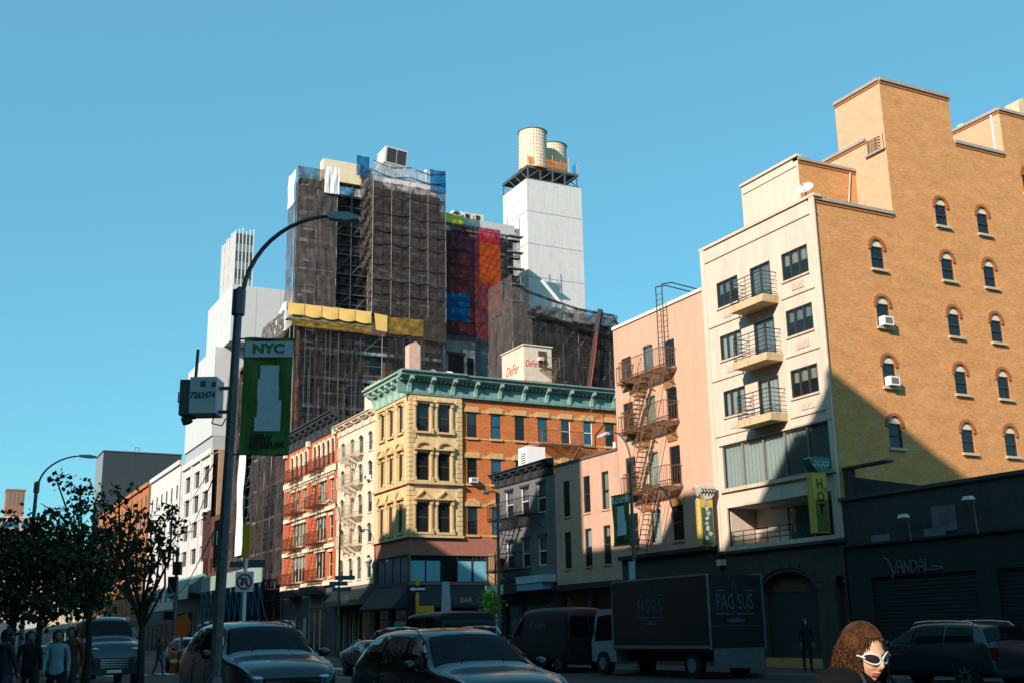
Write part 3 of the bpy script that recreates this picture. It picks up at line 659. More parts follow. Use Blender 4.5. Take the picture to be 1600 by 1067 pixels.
def hood(F, u, ww, z, kind, m, d=.28):
    b = MB(); c = u + ww / 2; hw = ww / 2 + .22
    if kind == 'flat': b.box(c - hw, -d, z, c + hw, 0, z + .14); b.box(c - hw + .06, -d * .6, z - .14, c + hw - .06, 0, z - .001)
    if kind == 'tri':
        b.box(c - hw, -d, z, c + hw, 0, z + .1); b.prism([(c - hw, z + .101), (c + hw, z + .101), (c, z + .55)], -d * .55, 0)
        b.prism([(c - hw - .05, z + .101), (c - hw + .14, z + .101), (c + .02, z + .62), (c, z + .72)], -d, 0); b.prism([(c + hw + .05, z + .101), (c, z + .72), (c - .02, z + .62), (c + hw - .14, z + .101)], -d, 0)
    if kind == 'arc':
        b.box(c - hw, -d, z, c + hw, 0, z + .09); n = 8
        b.prism([(c + hw * math.cos(PI * t / n), z + .1 + .42 * math.sin(PI * t / n)) for t in range(n + 1)], -d * .5, 0)
        for t in range(n):
            a0, a1 = PI * t / n, PI * (t + 1) / n
            b.prism([(c + r_ * math.cos(q), z + .1 + r_ * .52 / hw * math.sin(q)) for r_, q in ((hw - .16, a0), (hw + .03, a0), (hw + .03, a1), (hw - .16, a1))], -d, -d * .5 - .001)
    for sx in (c - hw + .02, c + hw - .16): b.box(sx, -d * .8, z - .34, sx + .14, 0, z - .141)
    return F.part('window_hood', b, m)
def pilaster(F, u, z0, z1, m, ww=.2, d=.16):
    b = MB(); b.box(u, -d * .6, z0, u + ww, 0, z1); b.box(u - .04, -d, z0 - .001, u + ww + .04, 0, z0 + .22); b.box(u - .04, -d, z1 - .2, u + ww + .04, 0, z1 + .001); b.box(u + .05, -d * .6 - .02, z0 + .3, u + ww - .05, -d * .6 - .001, z1 - .3)
    F.part('window_column', b, m)
for (zt, zb), kind in zip(RW, ('flat', 'arc', 'tri')):
    for u in uc:
        window(F, u, zb, .86, zt - zb, 'sash', 'brown', rev=.13, blind=random.choice((0, 0, .4)), gl='dark')
        hood(F, u, .86, zt + .2, kind, CREAM2, .25); slab(F, u - .15, u + 1.01, zb - .14, zb - .001, -.16, 0, CREAM2, 'window_sill')
        for sx in (u - .22, u + .9): pilaster(F, sx, zb, zt + .05, CREAM2, .16, .12)
us = ((.52, .98), (2.2, .92))
ops = [(u, zb - .05, ww, zt - zb) for u, ww in us for zt, zb in RW]
wall(G, 0, 4.05, 8.35, 18.4, ops, CREAM, .13)
for (zt, zb), kind in zip(RW, ('flat', 'arc', 'tri')):
    for u, ww in us:
        window(G, u, zb - .05, ww, zt - zb, 'sash', 'brown', rev=.13, gl='dark', blind=.5 if (kind == 'arc' and u > 1) else 0)
        hood(G, u, ww, zt + .1, kind, CREAM2, .32); slab(G, u - .15, u + ww + .3, zb - .2, zb - .051, -.2, 0, CREAM2, 'window_sill')
        pilaster(G, u - .24, zb - .05, zt, CREAM2, .18, .16); pilaster(G, u + ww + .05, zb - .05, zt, CREAM2, .18, .2)
for fc, n0, n1 in ((F, 6.5, 7.0), (G, .0, .45), (G, 3.6, 4.05)):        # quoins, each its own stone
    z = 8.4; k = 0
    while z < 18.2:
        e = .12 if k % 2 else 0
        a0, a1 = (n0 + e, n1 + .05) if fc is F else ((n0 - .05 if n0 < 1 else n0 + e, n1 - e if n0 < 1 else n1))
        if n0 > 1: a0, a1 = n0 + e, n1 + .02
        slab(fc, a0, a1, z, z + .3, -.055, 0, CREAM2, 'quoin'); z += .34; k += 1
slab(F, 0, 7.05, 11.92, 12.08, -.2, 0, CREAM2, 'belt_course'); slab(G, -.2, 4.1, 11.92, 12.08, -.25, 0, CREAM2, 'belt_course')
slab(G, -.05, 4.1, 8.2, 8.36, -.25, 0, CREAM2, 'belt_course'); slab(F, 0, 7.05, 8.2, 8.36, -.2, 0, CREAM2, 'belt_course')
cornice(F, -.6, 7.0, 18.35, 19.95, .95, GRN, 6, bw=.3, bm=GRN); cornice(G, -.95, 4.15, 18.35, 19.95, .95, GRN2, 3, bw=.3, bm=GRN)
# orange brick part of the side street front
ru = (4.55, 6.5, 8.5, 10.45, 12.45, 14.4, 16.4, 18.4, 20.4, 22.4)
RS = ((17.4, 15.52), (14.02, 12.15), (10.52, 8.5))
ops = [(u, zb, .8, zt - zb) for u in ru for zt, zb in RS]
wall(G, 4.05, 30, 8.2, 18.4, ops, RBR, .1, y=.18)
for (zt, zb), kind in zip(RS, ('flat', 'flat', 'tri')):
    for i, u in enumerate(ru):
        door = kind == 'flat' and i == 3 and zt > 17
        window(G, u, zb, .8, zt - zb, 'sash', 'white' if i in (4, 5) else 'dark', rev=.1, y=.18, blind=random.choice((0, .5, .5)) if not door else 0, gl='blue' if i % 2 else None)
        b = MB(); b.box(u - .15, .05, zt, u + .95, .18, zt + .32); b.box(u - .28, .1, zt - .04, u - .16, .18, zt + .28); b.box(u + .96, .1, zt - .04, u + 1.08, .18, zt + .28)
        if kind == 'tri': b.prism([(u - .2, zt + .33), (u + 1.0, zt + .33), (u + .4, zt + .62)], .06, .18)
        else: b.prism([(u - .2, zt + .321), (u + 1.0, zt + .321), (u + .9, zt + .4), (u - .1, zt + .4)], .06, .18)
        G.part('lintel', b, TRIMO); slab(G, u - .12, u + .92, zb - .16, zb - .001, .06, .18, TRIMO, 'window_sill')
for zt, zb in RS[:2] + RS[2:]:
    for a, c in zip((4.05,) + tuple(u + .95 for u in ru), tuple(u - .29 for u in ru) + (30,)):
        if c - a > .1: slab(G, a + .14, c, zt - .02, zt + .2, .14, .18, TRIMO, 'string_course'); slab(G, a + .0, c + .15, zb - .13, zb - .02, .145, .18, TRIMO, 'string_course')
cornice(G, 4.15, 30, 18.35, 19.9, .85, GRN2, 13, bw=.26, bm=GRN)
o = ac_unit(G, 4.65, 12.18); o.location.y += .1
b = MB(); grate(b, 10.3, 13.9, -.75, .18, 15.3); railing(b, 10.3, 13.9, -.75, 15.3, 1.0); G.part('fire_escape_platform', b, IRON)
b = MB(); grate(b, 10.3, 13.9, -.75, .18, 11.9); railing(b, 10.3, 13.9, -.75, 11.9, 1.0); G.part('fire_escape_platform', b, IRON)
b = MB(); stair(b, (13.6, -.7, 15.3), (11.2, -.7, 11.9), .45, 14); G.part('fire_escape_stair', b, IRON)
b = MB(); b.path([(13.9, -.7, 16.3), (13.9, -.7, 17.2), (14.8, -.7, 18.2), (15.6, -.2, 19.4)], .03, 4); G.part('roof_ladder', b, IRON)
# base
wall(F, 0, 7.0, 7.1, 8.2, [], BAND); wall(G, 0, 6.6, 7.1, 8.2, [], BAND, y=-.02); wall(G, 6.6, 30, 5.0, 8.2, [], BAND, y=-.02)
wall(F, 0, 7.0, 5.0, 7.1, [(.5, 5.2, 6.2, 1.8)], DKW, .15); window(F, .5, 5.2, 6.2, 1.8, 'slide', 'dark', n=4, blind=0, gl='blue', rev=.15)
wall(G, 0, 6.6, 5.0, 7.1, [(.1, 5.15, 6.0, 1.85)], BAND, .15, y=-.02)
window(G, .1, 5.15, 6.0, 1.85, 'slide', 'dark', n=5, blind=0, rev=.15, lab='long shopfront window band with light blinds in its panes')
for k, u in enumerate((.15, 1.32, 3.72, 4.95)):
    b = MB(); b.box(u, .06, 5.22, u + 1.04, .068, 6.62); G.part('blind', b, mat('blind_teal', (.16, .38, .46), .9, .08))
b = MB(); b.box(6.15, -.12, .14, 6.5, -.03, 7.1); G.part('stone_pier', b, TRIMO); b = MB(); b.box(6.9, -.2, 6.5, 7.3, -.02, 7.0); G.part('wall_box', b, FR['white'])
wall(F, 0, 7.0, .14, 5.0, [(.5, .2, 2.6, 3.2), (3.7, .2, 2.9, 3.2)], DKR, .2); wall(G, 0, 30, .14, 5.0, [(.5, .2, 2.6, 3.2), (3.6, .2, 2.6, 3.2), (7, .2, 4, 3.2)], DKR, .2)
for fc, u, ww in ((F, .5, 2.6), (F, 3.7, 2.9), (G, .5, 2.6), (G, 3.6, 2.6), (G, 7, 4)): window(fc, u, .2, ww, 3.2, 'transom', 'dark', rev=.2, blind=0, gl='dark')
b = MB(); b.xprism([(0, 3.4), (0, 4.9), (-1.1, 3.5), (-1.1, 3.4)], .1, 6.9); F.part('awning', b, mat('awning_black', (.03, .03, .035), .8, .2))
b = MB(); b.xprism([(0, 3.4), (0, 4.9), (-.8, 3.6), (-.8, 3.4)], .4, 6.4); G.part('awning', b, mat('awning_black', ()))
G.link('shop_sign', text_mesh('BAR', .5, mat('sign_grey', (.35, .36, .36), .7), .02), 3.9, -.9, 3.9)
b = MB(); b.box(-.5, -.9, .14, 3.3, -.85, 2.4); G.part('green_hoarding', b, mat('hoarding_green', (.14, .18, .03), .8, .3, 2)); b = MB(); b.box(-1.4, -.88, .14, -.5, -.84, 2.5); G.part('teal_panel', b, mat('panel_teal', (.06, .17, .17), .8, .2, 2))
b = MB(); b.box(.25, .4, .14, 29.9, 11.7, .3); b.box(.3, .6, 17.7, 29.9, 11.6, 18.3, 1); b.box(29.6, .4, .3, 29.9, 11.7, 18.3); b.box(.25, 6.7, .3, 29.6, 6.98, 18.5); part('building_core', b, [CREAM, mat('roof_tar', ())], K)
b = MB(); b.lathe([(.14, 0), (.16, .2), (.3, .35), (.3, .5), (.12, .62)], 10, (0, 0, 0)); F.part('lamp_globe', b, aw, .2, -.5, 6.6)
# things on that roof
t = thing('chimney', 'pale pink brick chimney behind the green cornice', 'chimney', (31.35, 77.0, 18.3)); b = MB(); b.prism([(-.45, 0), (.45, 0), (.45, 4.3), (.1, 4.6), (-.45, 4.35)], -.4, .4); part('shaft', b, mat('chimney_pink', (.55, .36, .28), .9, .12, 4), t)
b = MB(); b.box(-.48, -.44, 2.3, .48, .44, 2.42); b.tube((-.3, -.43, 2.4), (.4, -.43, .3), .05, 4); part('strap', b, IRON, t)
dish('satellite_dish', (33.1, 77, 19.4), rad(25), .42, 'white satellite dish nearest the chimney above the green cornice', False, 1.0)
dish('satellite_dish', (34.3, 77, 19.3), rad(-20), .46, 'white satellite dish further right from the chimney above the green cornice', False, 1.0)
for i, (x, y, h, lb) in enumerate(((30.6, 79.6, 1.0, 'small white vent pipe near the left end of the green cornice'), (30.4, 76.6, .9, 'small white vent pipe near the corner of the green cornice'), (37.6, 76.5, .9, 'short dark capped vent pipe between the dishes and the graffiti shed'))):
    t = thing('vent_pipe', lb, 'vent pipe', (x, y, 19.5 if i < 2 else 19.3)); b = MB(); b.lathe([(.13, 0), (.13, h * .7)], 8); part('pipe', b, FR['white'] if i < 2 else FR['brown'], t)
    b = MB(); b.lathe([(.13, 0), (.24, .05), (.22, .2), (.05, .32)], 8, (0, 0, h * .7)); part('cap', b, FR['white'] if i < 2 else FR['brown'], t)
t = thing('roof_shed', 'cream roof shed with red graffiti and a crossed steel stair', 'shed', (42.35, 80, 18.3))
SHC = mat('shed_cream', (.62, .51, .40), .85, .12, 2, dirt=.2)
b = MB(); b.box(0, 0, 3.3, 2.6, 4.0, 6.2); part('wall', b, SHC, t)
b = MB(); b.box(-.1, -.1, 6.2, 2.7, 4.1, 6.3); part('roof', b, SHC, t)
b = MB(); b.box(0, 0, 0, .12, .12, 3.3); b.box(2.4, 0, 0, 2.52, .12, 3.3); b.box(-.05, -.06, 3.1, 2.6, .06, 3.3); b.box(-.05, 0, 3.1, .06, 4, 3.3); b.box(1.0, 0, 0, 1.12, .12, 3.3); part('steel_frame', b, mat('frame_rust', (.5, .12, .04), .8, .2), t)
b = MB(); b.box(1.35, -.05, 4.5, 2.1, -.001, 5.85); part('door', b, FR['brown'], t)
b = MB(); b.box(1.3, -.3, 5.0, 1.75, -.001, 5.3); part('air_conditioner', b, FR['cream'], t)
b = MB(); grate(b, 1.4, 2.9, -.8, 0, 4.3); railing(b, 1.4, 2.9, -.8, 4.3, .9, sides=False); stair(b, (2.7, -.7, 4.3), (2.0, -.7, 2.0), .4, 6); part('steel_stair', b, IRON, t)
RG = mat('graffiti_red', (.6, .04, .03), .7)
o = link('graffiti', text_mesh('DeFer', .8, RG, .01, .55, .3), t, (.68, -.01, 4.7))
o = link('graffiti', text_mesh('DeFer', 1.1, RG, .01, .8, .3), t, (-.01, 2.1, 4.5), -PI / 2)

# ================================================================== CREAM WALK-UP
CW = mat('cream_stucco', (.66, .54, .41), .85, .07, 3, dirt=.2, bump=.1, bscale=10)
W1 = thing('cream_building', 'narrow cream tenement with four scalloped balconies between red and yellow fronts', 'building', (30, 90, 0))
F = Fac(W1, 30, 90, 'W'); rr = ((16.95, 15.5), (14.68, 13.2), (12.33, 10.75), (9.93, 8.5), (7.53, 5.85))
cu_ = (.93, 3.2, 5.2, 7.4); ops = [(u, zb, .92 if u < 7 else .85, zt - zb, .2) for u in cu_ for zt, zb in rr]
wall(F, 0, 8.8, 5.4, 17.7, ops, CW)
for q in ops:
    window(F, q[0], q[1], q[2], q[3], 'sash', 'grey', blind=random.choice((.5, .5, 1, 0))); slab(F, q[0] - .06, q[0] + q[2] + .06, q[1] - .1, q[1] - .001, -.08, 0, CW, 'window_sill')
    b = MB(); n = 6
    for t in range(n):
        a0, a1 = PI * t / n, PI * (t + 1) / n; c = q[0] + q[2] / 2
        b.prism([(c + r_ * math.cos(x), q[1] + q[3] - .2 + r_ * .5 * math.sin(x)) for r_, x in ((q[2] / 2, a0), (q[2] / 2 + .12, a0), (q[2] / 2 + .12, a1), (q[2] / 2, a1))], -.06, -.001)
    F.part('window_hood', b, CW)
cornice(F, -.1, 8.85, 17.6, 18.5, .6, CW, 5, bw=.3)
CI = mat('iron_cream', (.6, .5, .35), .7, .2)
for zt, zb in rr[:4]:
    z = zb - .08; o = fire_platform(F, 2.2, 6.3, z, .8, CI)
    b = MB(); b.xprism([(-.8, z - .07), (-.5, z - .45), (-.1, z - .6), (0, z - .9), (0, z - .07)], 3.4, 3.7); b.xprism([(-.8, z - .07), (-.5, z - .45), (-.1, z - .6), (0, z - .9), (0, z - .07)], 4.7, 5.0); part('console', b, CW, o)
for i in range(3): b = MB(); stair(b, (4.9, -.7, rr[i][1] - .1), (3.7, -.7, rr[i + 1][1] - .1), .4, 8); F.part('fire_escape_stair', b, CI)
ac_unit(F, 7.5, 13.2); body(F, 8.78, 12, 17.4, CW, .2)
wall(F, 0, 8.8, .14, 5.4, [(.6, .2, 1.8, 3.4), (3.0, .2, 1.4, 3.2), (5.0, .2, 3.0, 3.4)], mat('shop_brown', (.10, .06, .04), .7, .2), .3)
for u, ww in ((.6, 1.8), (3.0, 1.4), (5.0, 3.0)): window(F, u, .2, ww, 3.2, 'slide', 'cream', n=2, rev=.3, blind=0, gl='dark')
b = MB(); b.xprism([(0, 3.9), (0, 5.3), (-.9, 4.3), (-.9, 3.9)], .1, 8.2); o = F.part('awning', b, mat('awning_taupe', (.14, .11, .09), .8, .15)); F.link('awning_lettering', text_mesh('LISA', .85, CURT[0], .01, 1, .2), 5.2, -.93, 4.35)
b = MB(); b.box(0, 0, 18.2, 3.8, 2.5, 20.6); o = F.part('shade_step', b, CW, 4.9, .5, 0)
for k in range(6): b = MB(); b.box(5.0 + k * .6, .45, 20.6, 5.25 + k * .6, .9, 20.95); F.part('merlon', b, CW)

# ================================================================== RED TENEMENT
RB2 = brick('red_brick', (.56, .13, .05), (.46, .09, .035), (.35, .16, .1), streak=.2); WT = mat('ivory_trim', (.70, .60, .44), .85, .12, 4, dirt=.3)
RT1 = thing('red_tenement', 'wide red brick tenement with ivory arches under a black cornice', 'building', (30, 105, 0))
F = Fac(RT1, 30, 105, 'W')
au = (1.5, 2.95, 4.35, 5.8, 8.4, 9.6, 10.85, 12.15, 13.35)
A = [(u, 15.75, .8, 2.1, .38) for u in au]
r2 = [(u, 12.65, .95, 1.85) for u in (1.8, 3.7, 5.5)] + [(8.4, 12.65, .85, 1.8), (10.1, 12.65, 2.0, 1.85), (13.25, 12.65, .85, 1.8)]
r3 = [(2.6, 9.5, 3.9, 2.0), (9.6, 9.5, 2.6, 2.0), (13.25, 9.5, .85, 1.9)]; r4 = [(2.6, 6.35, 3.9, 2.25), (9.6, 6.35, 2.6, 2.2), (13.25, 6.4, .85, 2.0)]
wall(F, 0, 15, 5.7, 18.4, A + r2 + r3 + r4, RB2, .12)
for q in A:
    window(F, q[0], q[1], q[2], q[3], 'sash', 'brown', gl='dark', rev=.12, blind=random.choice((0, 0, .5)))
    b = MB(); n = 7; c = q[0] + q[2] / 2
    for t in range(n):
        a0, a1 = PI * t / n + .02, PI * (t + 1) / n - .02
        b.prism([(c + r_ * math.cos(x), q[1] + q[3] - .38 + r_ * math.sin(x)) for r_, x in ((.4, a0), (.62, a0), (.62, a1), (.4, a1))], -.1, -.001)
    b.box(c - .62, -.08, q[1] + .9, c - .42, 0, q[1] + q[3] - .38); b.box(c + .42, -.08, q[1] + .9, c + .62, 0, q[1] + q[3] - .38); F.part('arch_moulding', b, WT)
for q in r2 + r3 + r4:
    wide = q[2] > 1.5; window(F, q[0], q[1], q[2], q[3], 'slide' if wide else 'sash', 'cream', n=4 if q[2] > 3 else 3, rev=.12, blind=random.choice((0, .5, .98)))
    slab(F, q[0] - .12, q[0] + q[2] + .12, q[1] + q[3], q[1] + q[3] + .22, -.12, 0, WT, 'lintel'); slab(F, q[0] - .1, q[0] + q[2] + .1, q[1] - .14, q[1] - .001, -.1, 0, WT, 'window_sill')
for z0, z1, d in ((15.0, 15.5, .3), (11.85, 12.2, .2), (8.75, 9.1, .22), (5.7, 6.1, .3)): slab(F, -.05, 14.95, z0, z1, -d, 0, WT, 'belt_course')
for i in range(24): slab(F, .1 + i * .62, .35 + i * .62, 14.8, 14.999, -.22, 0, WT, 'dentil')
for u in (0, 7.1, 14.45): slab(F, u + .02, u + .5, 6.1, 18.3, -.12, -.001, RB2, 'pilaster')
for u in (0, 7.1, 14.4): slab(F, u, u + .55, 18.0, 18.5, -.4, -.121, WT, 'corbel')
for u0, u1 in ((2.2, 6.4), (8.6, 12.6)):
    for z in (15.55, 12.45, 9.3, 6.2): fire_platform(F, u0, u1, z, .85, mat('iron_red', (.12, .04, .025), .7, .2))
for u0 in (3.2, 9.8):
    for z in (15.55, 12.45, 9.3): b = MB(); stair(b, (u0 + 1.8, -.75, z), (u0, -.75, z - 3.1), .4, 10); F.part('fire_escape_stair', b, mat('iron_red', ()))
cornice(F, -.3, 15.1, 18.4, 20.0, .8, DGC, 9, bw=.3); body(F, 14.95, 12, 18.6, RB2, .2)
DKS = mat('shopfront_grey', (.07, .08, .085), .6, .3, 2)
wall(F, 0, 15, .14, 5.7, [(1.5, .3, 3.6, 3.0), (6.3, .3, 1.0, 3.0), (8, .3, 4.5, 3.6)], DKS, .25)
for q in ((1.5, .3, 3.6, 3.0), (6.3, .3, 1.0, 3.0), (8, .3, 4.5, 3.6)): window(F, *q, 'slide', 'white', n=3, rev=.13, blind=1 if q[0] < 2 else .4)
b = MB(); b.box(2.6, -1.0, 5.0, 6.0, -.1, 5.65); F.part('shop_sign', b, DKR); b = MB(); b.box(8.5, -1.1, 5.0, 12.6, -.1, 5.7); F.part('shop_sign', b, DKR)
o = F.link('shop_sign', text_mesh('R', 1.0, CURT[0], .02), 3.9, -.05, 4.3)
b = MB(); b.box(8.3, -.06, 4.0, 12, -.002, 4.9); F.part('white_sign', b, CURT[2])

# ================================================================== NETTED BUILDING
NET = netting('debris_netting', (.075, .062, .060), .32); NETG = netting('debris_netting_grey', (.12, .102, .10), .32); NETD = netting('debris_netting_dark', (.036, .034, .036), .38)
TARPS = {'white': mat('tarp_white', (.68, .66, .66), .7, .08, 3), 'yellow': mat('tarp_yellow', (.68, .43, .13), .75, .06, 3), 'blue': netting('tarp_blue_net', (.008, .10, .26), .12), 'maroon': netting('net_maroon', (.14, .03, .035), .2), 'red': netting('net_red', (.34, .018, .03), .12), 'orange': netting('net_orange', (.36, .06, .014), .12), 'purple': netting('net_purple', (.085, .025, .04), .2), 'yg': mat('tarp_lime', (.6, .55, .08), .75, .1)}
SC = mat('scaffold_steel', (.22, .21, .21), .6, .2); OLDB = brick('old_brick', (.12, .08, .065), (.09, .06, .05), (.13, .11, .1)); OLDC = mat('old_concrete', (.30, .32, .34), .9, .25, 1.2, dirt=.5, bump=.3)
panel_cache = {}
def cloth(style, v, m):
    key = (style, v, m.name)
    if key in panel_cache: return panel_cache[key]
    rnd = random.Random(v * 13 + len(style)); b = MB(); N, M_ = (12, 14) if style != 'hang' else (16, 12)
    ph = [rnd.uniform(0, 6.3) for _ in range(8)]; P_ = []
    for j in range(M_ + 1):
        for i in range(N + 1):
            x, z = i / N, j / M_
            if style == 'flat': y = .03 * math.sin(9 * x + ph[0]) * math.sin(7 * z + ph[1]) + .04 * math.sin(z * 14 + 3 * x + ph[2]) * (.4 + .6 * rnd.random())
            elif style == 'hang': y = .05 * math.sin(13 * x + ph[0] + 1.4 * math.sin(4 * z + ph[1])) * (.3 + .7 * math.sin(2.2 * z + ph[3]) ** 2) + .035 * math.sin(29 * x + ph[2] + 2 * z) * math.sin(5 * x + ph[4]) + .05 * math.sin(3 * x + 6 * z + ph[5])
            else: y = .16 * math.sin(9 * x + ph[0] + 4 * z) * math.cos(12 * z + ph[1]) + .10 * rnd.random() + .08 * math.sin(25 * x + 17 * z + ph[3])
            sag = .035 * math.sin(PI * x) * (1 if style != 'hang' else .6)
            P_.append((x, y, z - sag * (1 if j in (0, M_) else .6) + .01 * rnd.uniform(-1, 1)))
    b.v = P_
    for j in range(M_):
        for i in range(N):
            a = j * (N + 1) + i; b.f.append((a, a + 1, a + N + 2, a + N + 1)); b.m.append(0)
    panel_cache[key] = b.mesh('net_panel', m, True); return panel_cache[key]
def nets(F, u0, u1, z0, z1, nu, nz, m, style='flat', y=-.6, name='net_panel', pick=None, overlap=.04):
    for j in range(nz):
        for i in range(nu):
            mm = pick(i, j) if pick else m
            if mm is None: continue
            a, c = u0 + (u1 - u0) * i / nu, u0 + (u1 - u0) * (i + 1) / nu; p, q = z0 + (z1 - z0) * j / nz, z0 + (z1 - z0) * (j + 1) / nz
            F.link(name, cloth(style, random.randrange(5), mm), a, y - random.uniform(0, .08), p - overlap, (c - a, 1, q - p + 2 * overlap))
def scaffold(F, u0, u1, z0, z1, nu, lift=2.1, y0=-.55, y1=.0, plank=True):
    for i in range(nu + 1):
        u = u0 + (u1 - u0) * i / nu; b = MB(); b.tube((u, y0, z0), (u, y0, z1 + random.uniform(0, .8)), .045, 5); F.part('scaffold_pole', b, SC)
    n = int((z1 - z0) / lift)
    for k in range(n + 1):
        z = z0 + k * lift; b = MB(); b.tube((u0, y0, z), (u1, y0, z), .03, 4); b.tube((u0, y0, z + 1), (u1, y0, z + 1), .022, 4)
        if k < n and k % 2 == 0:
            for i in range(nu): a, c = u0 + (u1 - u0) * i / nu, u0 + (u1 - u0) * (i + 1) / nu; b.tube((a, y0, z), (c, y0, z + lift), .02, 3)
        o = F.part('ledger', b, SC)
        if plank: b = MB(); b.box(u0, y0 + .04, z - .05, u1, y1 - .06, z); part('plank', b, mat('scaffold_plank', (.10, .07, .045), .9, .3), o)
N1 = thing('netted_building', 'tall building under scaffolding wrapped in dark debris netting with a yellow band', 'building', (30, 105, 0))
def mass(B, x0, y0, x1, y1, z0, z1, m, name='building_mass'):
    b = MB(); b.box(x0, y0, z0, x1, y1, z1); return part(name, b, m, None) if B is None else part(name, b, m, B, (-B.location.x, -B.location.y, 0))
# masses behind the nets
mass(N1, 30.7, 105.8, 46.2, 128, .2, 31.8, OLDB); mass(N1, 30.7, 105.8, 34.2, 107.4, 31.8, 47.0, OLDB); mass(N1, 34.6, 107.0, 46.2, 119, 31.8, 46.3, OLDB); mass(N1, 38.4, 105.9, 46.2, 107, 31.8, 47.3, OLDB)
mass(N1, 46.2, 109.0, 56.6, 124, .2, 45.0, OLDC); mass(N1, 46.2, 107.9, 51.2, 109, 24, 32.2, OLDC)
mass(N1, 38.6, 106.2, 46.0, 112, 47.3, 48.9, TARPS['white'], 'white_parapet')
SN = Fac(N1, 30, 105, 'S'); WN = Fac(N1, 30, 130, 'W')
def brickgrid(F, u0, u1, z0, z1, y):      # dark window openings seen through the netting
    z = z0
    while z < z1 - 2:
        u = u0
        while u < u1 - 1.5:
            b = MB(); b.box(u, y - .04, z, u + 1.1, y, z + 1.8); F.part('window', b, GLD); b = MB(); b.box(u - .15, y - .08, z + 1.8, u + 1.25, y, z + 2.05); F.part('lintel', b, OLDC); u += 2.4
        z += 3.3
brickgrid(SN, 9, 16, 33, 47, .88); brickgrid(SN, 1.2, 16, 14, 31, .78); brickgrid(SN, 1.2, 4, 33, 46, .78)
for k in range(5):
    for (ua, ub, yy) in ((8.4, 16.1, .3), (.7, 4.1, .3), (4.7, 8, 1.5)): b = MB(); b.box(ua, yy, 34.2 + k * 2.9, ub, yy + .45, 34.55 + k * 2.9); SN.part('floor_slab', b, OLDC)
for k in range(6): b = MB(); b.box(.7, .3, 14.5 + k * 2.9, 16.1, .7, 14.8 + k * 2.9); SN.part('floor_slab', b, OLDC)
nets(SN, -.05, 4.2, 33.2, 45.6, 2, 4, NETG, 'hang'); scaffold(SN, 0, 4.2, 33, 47, 2)
nets(SN, 4.2, 8, 33.2, 47.8, 2, 5, NETD, 'crumple', y=.8); nets(SN, 6.9, 8.0, 38, 49.0, 1, 5, NETG, 'crumple', y=.1)
scaffold(SN, 4.3, 8, 33, 47.5, 2, y0=.6, y1=1.4)
nets(SN, 8.0, 16.2, 33.0, 47.4, 5, 8, NET, 'flat'); scaffold(SN, 8.05, 16.2, 33, 49.2, 4, lift=1.9)
nets(SN, 8.05, 14.4, 47.4, 49.5, 4, 1, netting('net_white', (.5, .5, .52), .45), 'flat', y=-.62); nets(SN, 14.4, 16.2, 47.2, 49.8, 1, 1, TARPS['blue'], 'flat', y=-.62, name='blue_tarp')
for zz in (49.5, 48.4): b = MB(); b.path([(8, -.65, zz + .1), (10, -.65, zz - .4), (12.2, -.65, zz), (14.4, -.65, zz - .45), (16.2, -.65, zz)], .05, 4); SN.part('rope', b, IRONB)
for k in range(8):
    z = 33.2 + k * 1.78; b = MB(); p = []
    z += random.uniform(-.4, .4)
    for i in range(5): u = 8.0 + i * 2.05; p += [(u, -.66, z + random.uniform(-.15, .2)), (u + random.uniform(.6, 1.4), -.72, z - random.uniform(.0, .3))]
    b.path([q for q in p if q[0] < 16.2] + [(16.2, -.66, z)], .05, 4); SN.part('net_seam', b, mat('seam_dark', (.02, .018, .018), .9))
for i in range(9): b = MB(); b.tube((8.02 + i * 1.02, -.68, 33), (8.02 + i * 1.02, -.68, 47.3), .02 if i % 2 else .022, 4); SN.part('net_batten', b, SC if i % 2 == 0 else mat('seam_dark', ()))
for i in range(26): u = random.uniform(.3, 7.3) if i < 15 else random.uniform(9.6, 16.0); z = random.uniform(13, 24); b = MB(); b.tube((u, -.5, z), (u, -.5, min(31, z + random.uniform(4, 14))), .022, 3); SN.part('hanging_line', b, mat('line_pale', (.13, .13, .145), .8))
for i in range(14): u = random.uniform(.3, 15); z = random.uniform(20, 24); b = MB(); b.tube((u, 0, z), (u, 0, min(32, z + random.uniform(4, 9))), .022, 3); Fac(N1, 51.6, 99.45, 'S').part('hanging_line', b, mat('line_pale', ()))
# folded edges, seen from the street side
E1 = Fac(N1, 29.95, 107.4, 'W'); nets(E1, 0, 2.4, 33, 44, 1, 4, NETG, 'hang', y=0); nets(E1, 0, 2.4, 44, 47.4, 1, 1, TARPS['white'], 'hang', y=0, name='white_tarp')
E2 = Fac(N1, 38.0, 107, 'W'); nets(E2, 0, 2.5, 33, 49, 1, 7, NETG, 'crumple', y=0)
nets(SN, 2.75, 4.3, 45.2, 48.0, 1, 1, TARPS['white'], 'hang', y=-.75, name='white_tarp'); nets(SN, 0, 2.75, 45.6, 47.6, 2, 1, NET, 'hang', y=-.6)
b = MB(); b.box(2.9, .3, 47.0, 7.4, 1.4, 49.3); SN.part('roof_parapet', b, mat('cream_parapet', (.66, .55, .38), .8, .1)); nets(SN, 6.4, 7.8, 48.0, 50.2, 1, 1, TARPS['blue'], 'flat', y=.1, name='blue_tarp')
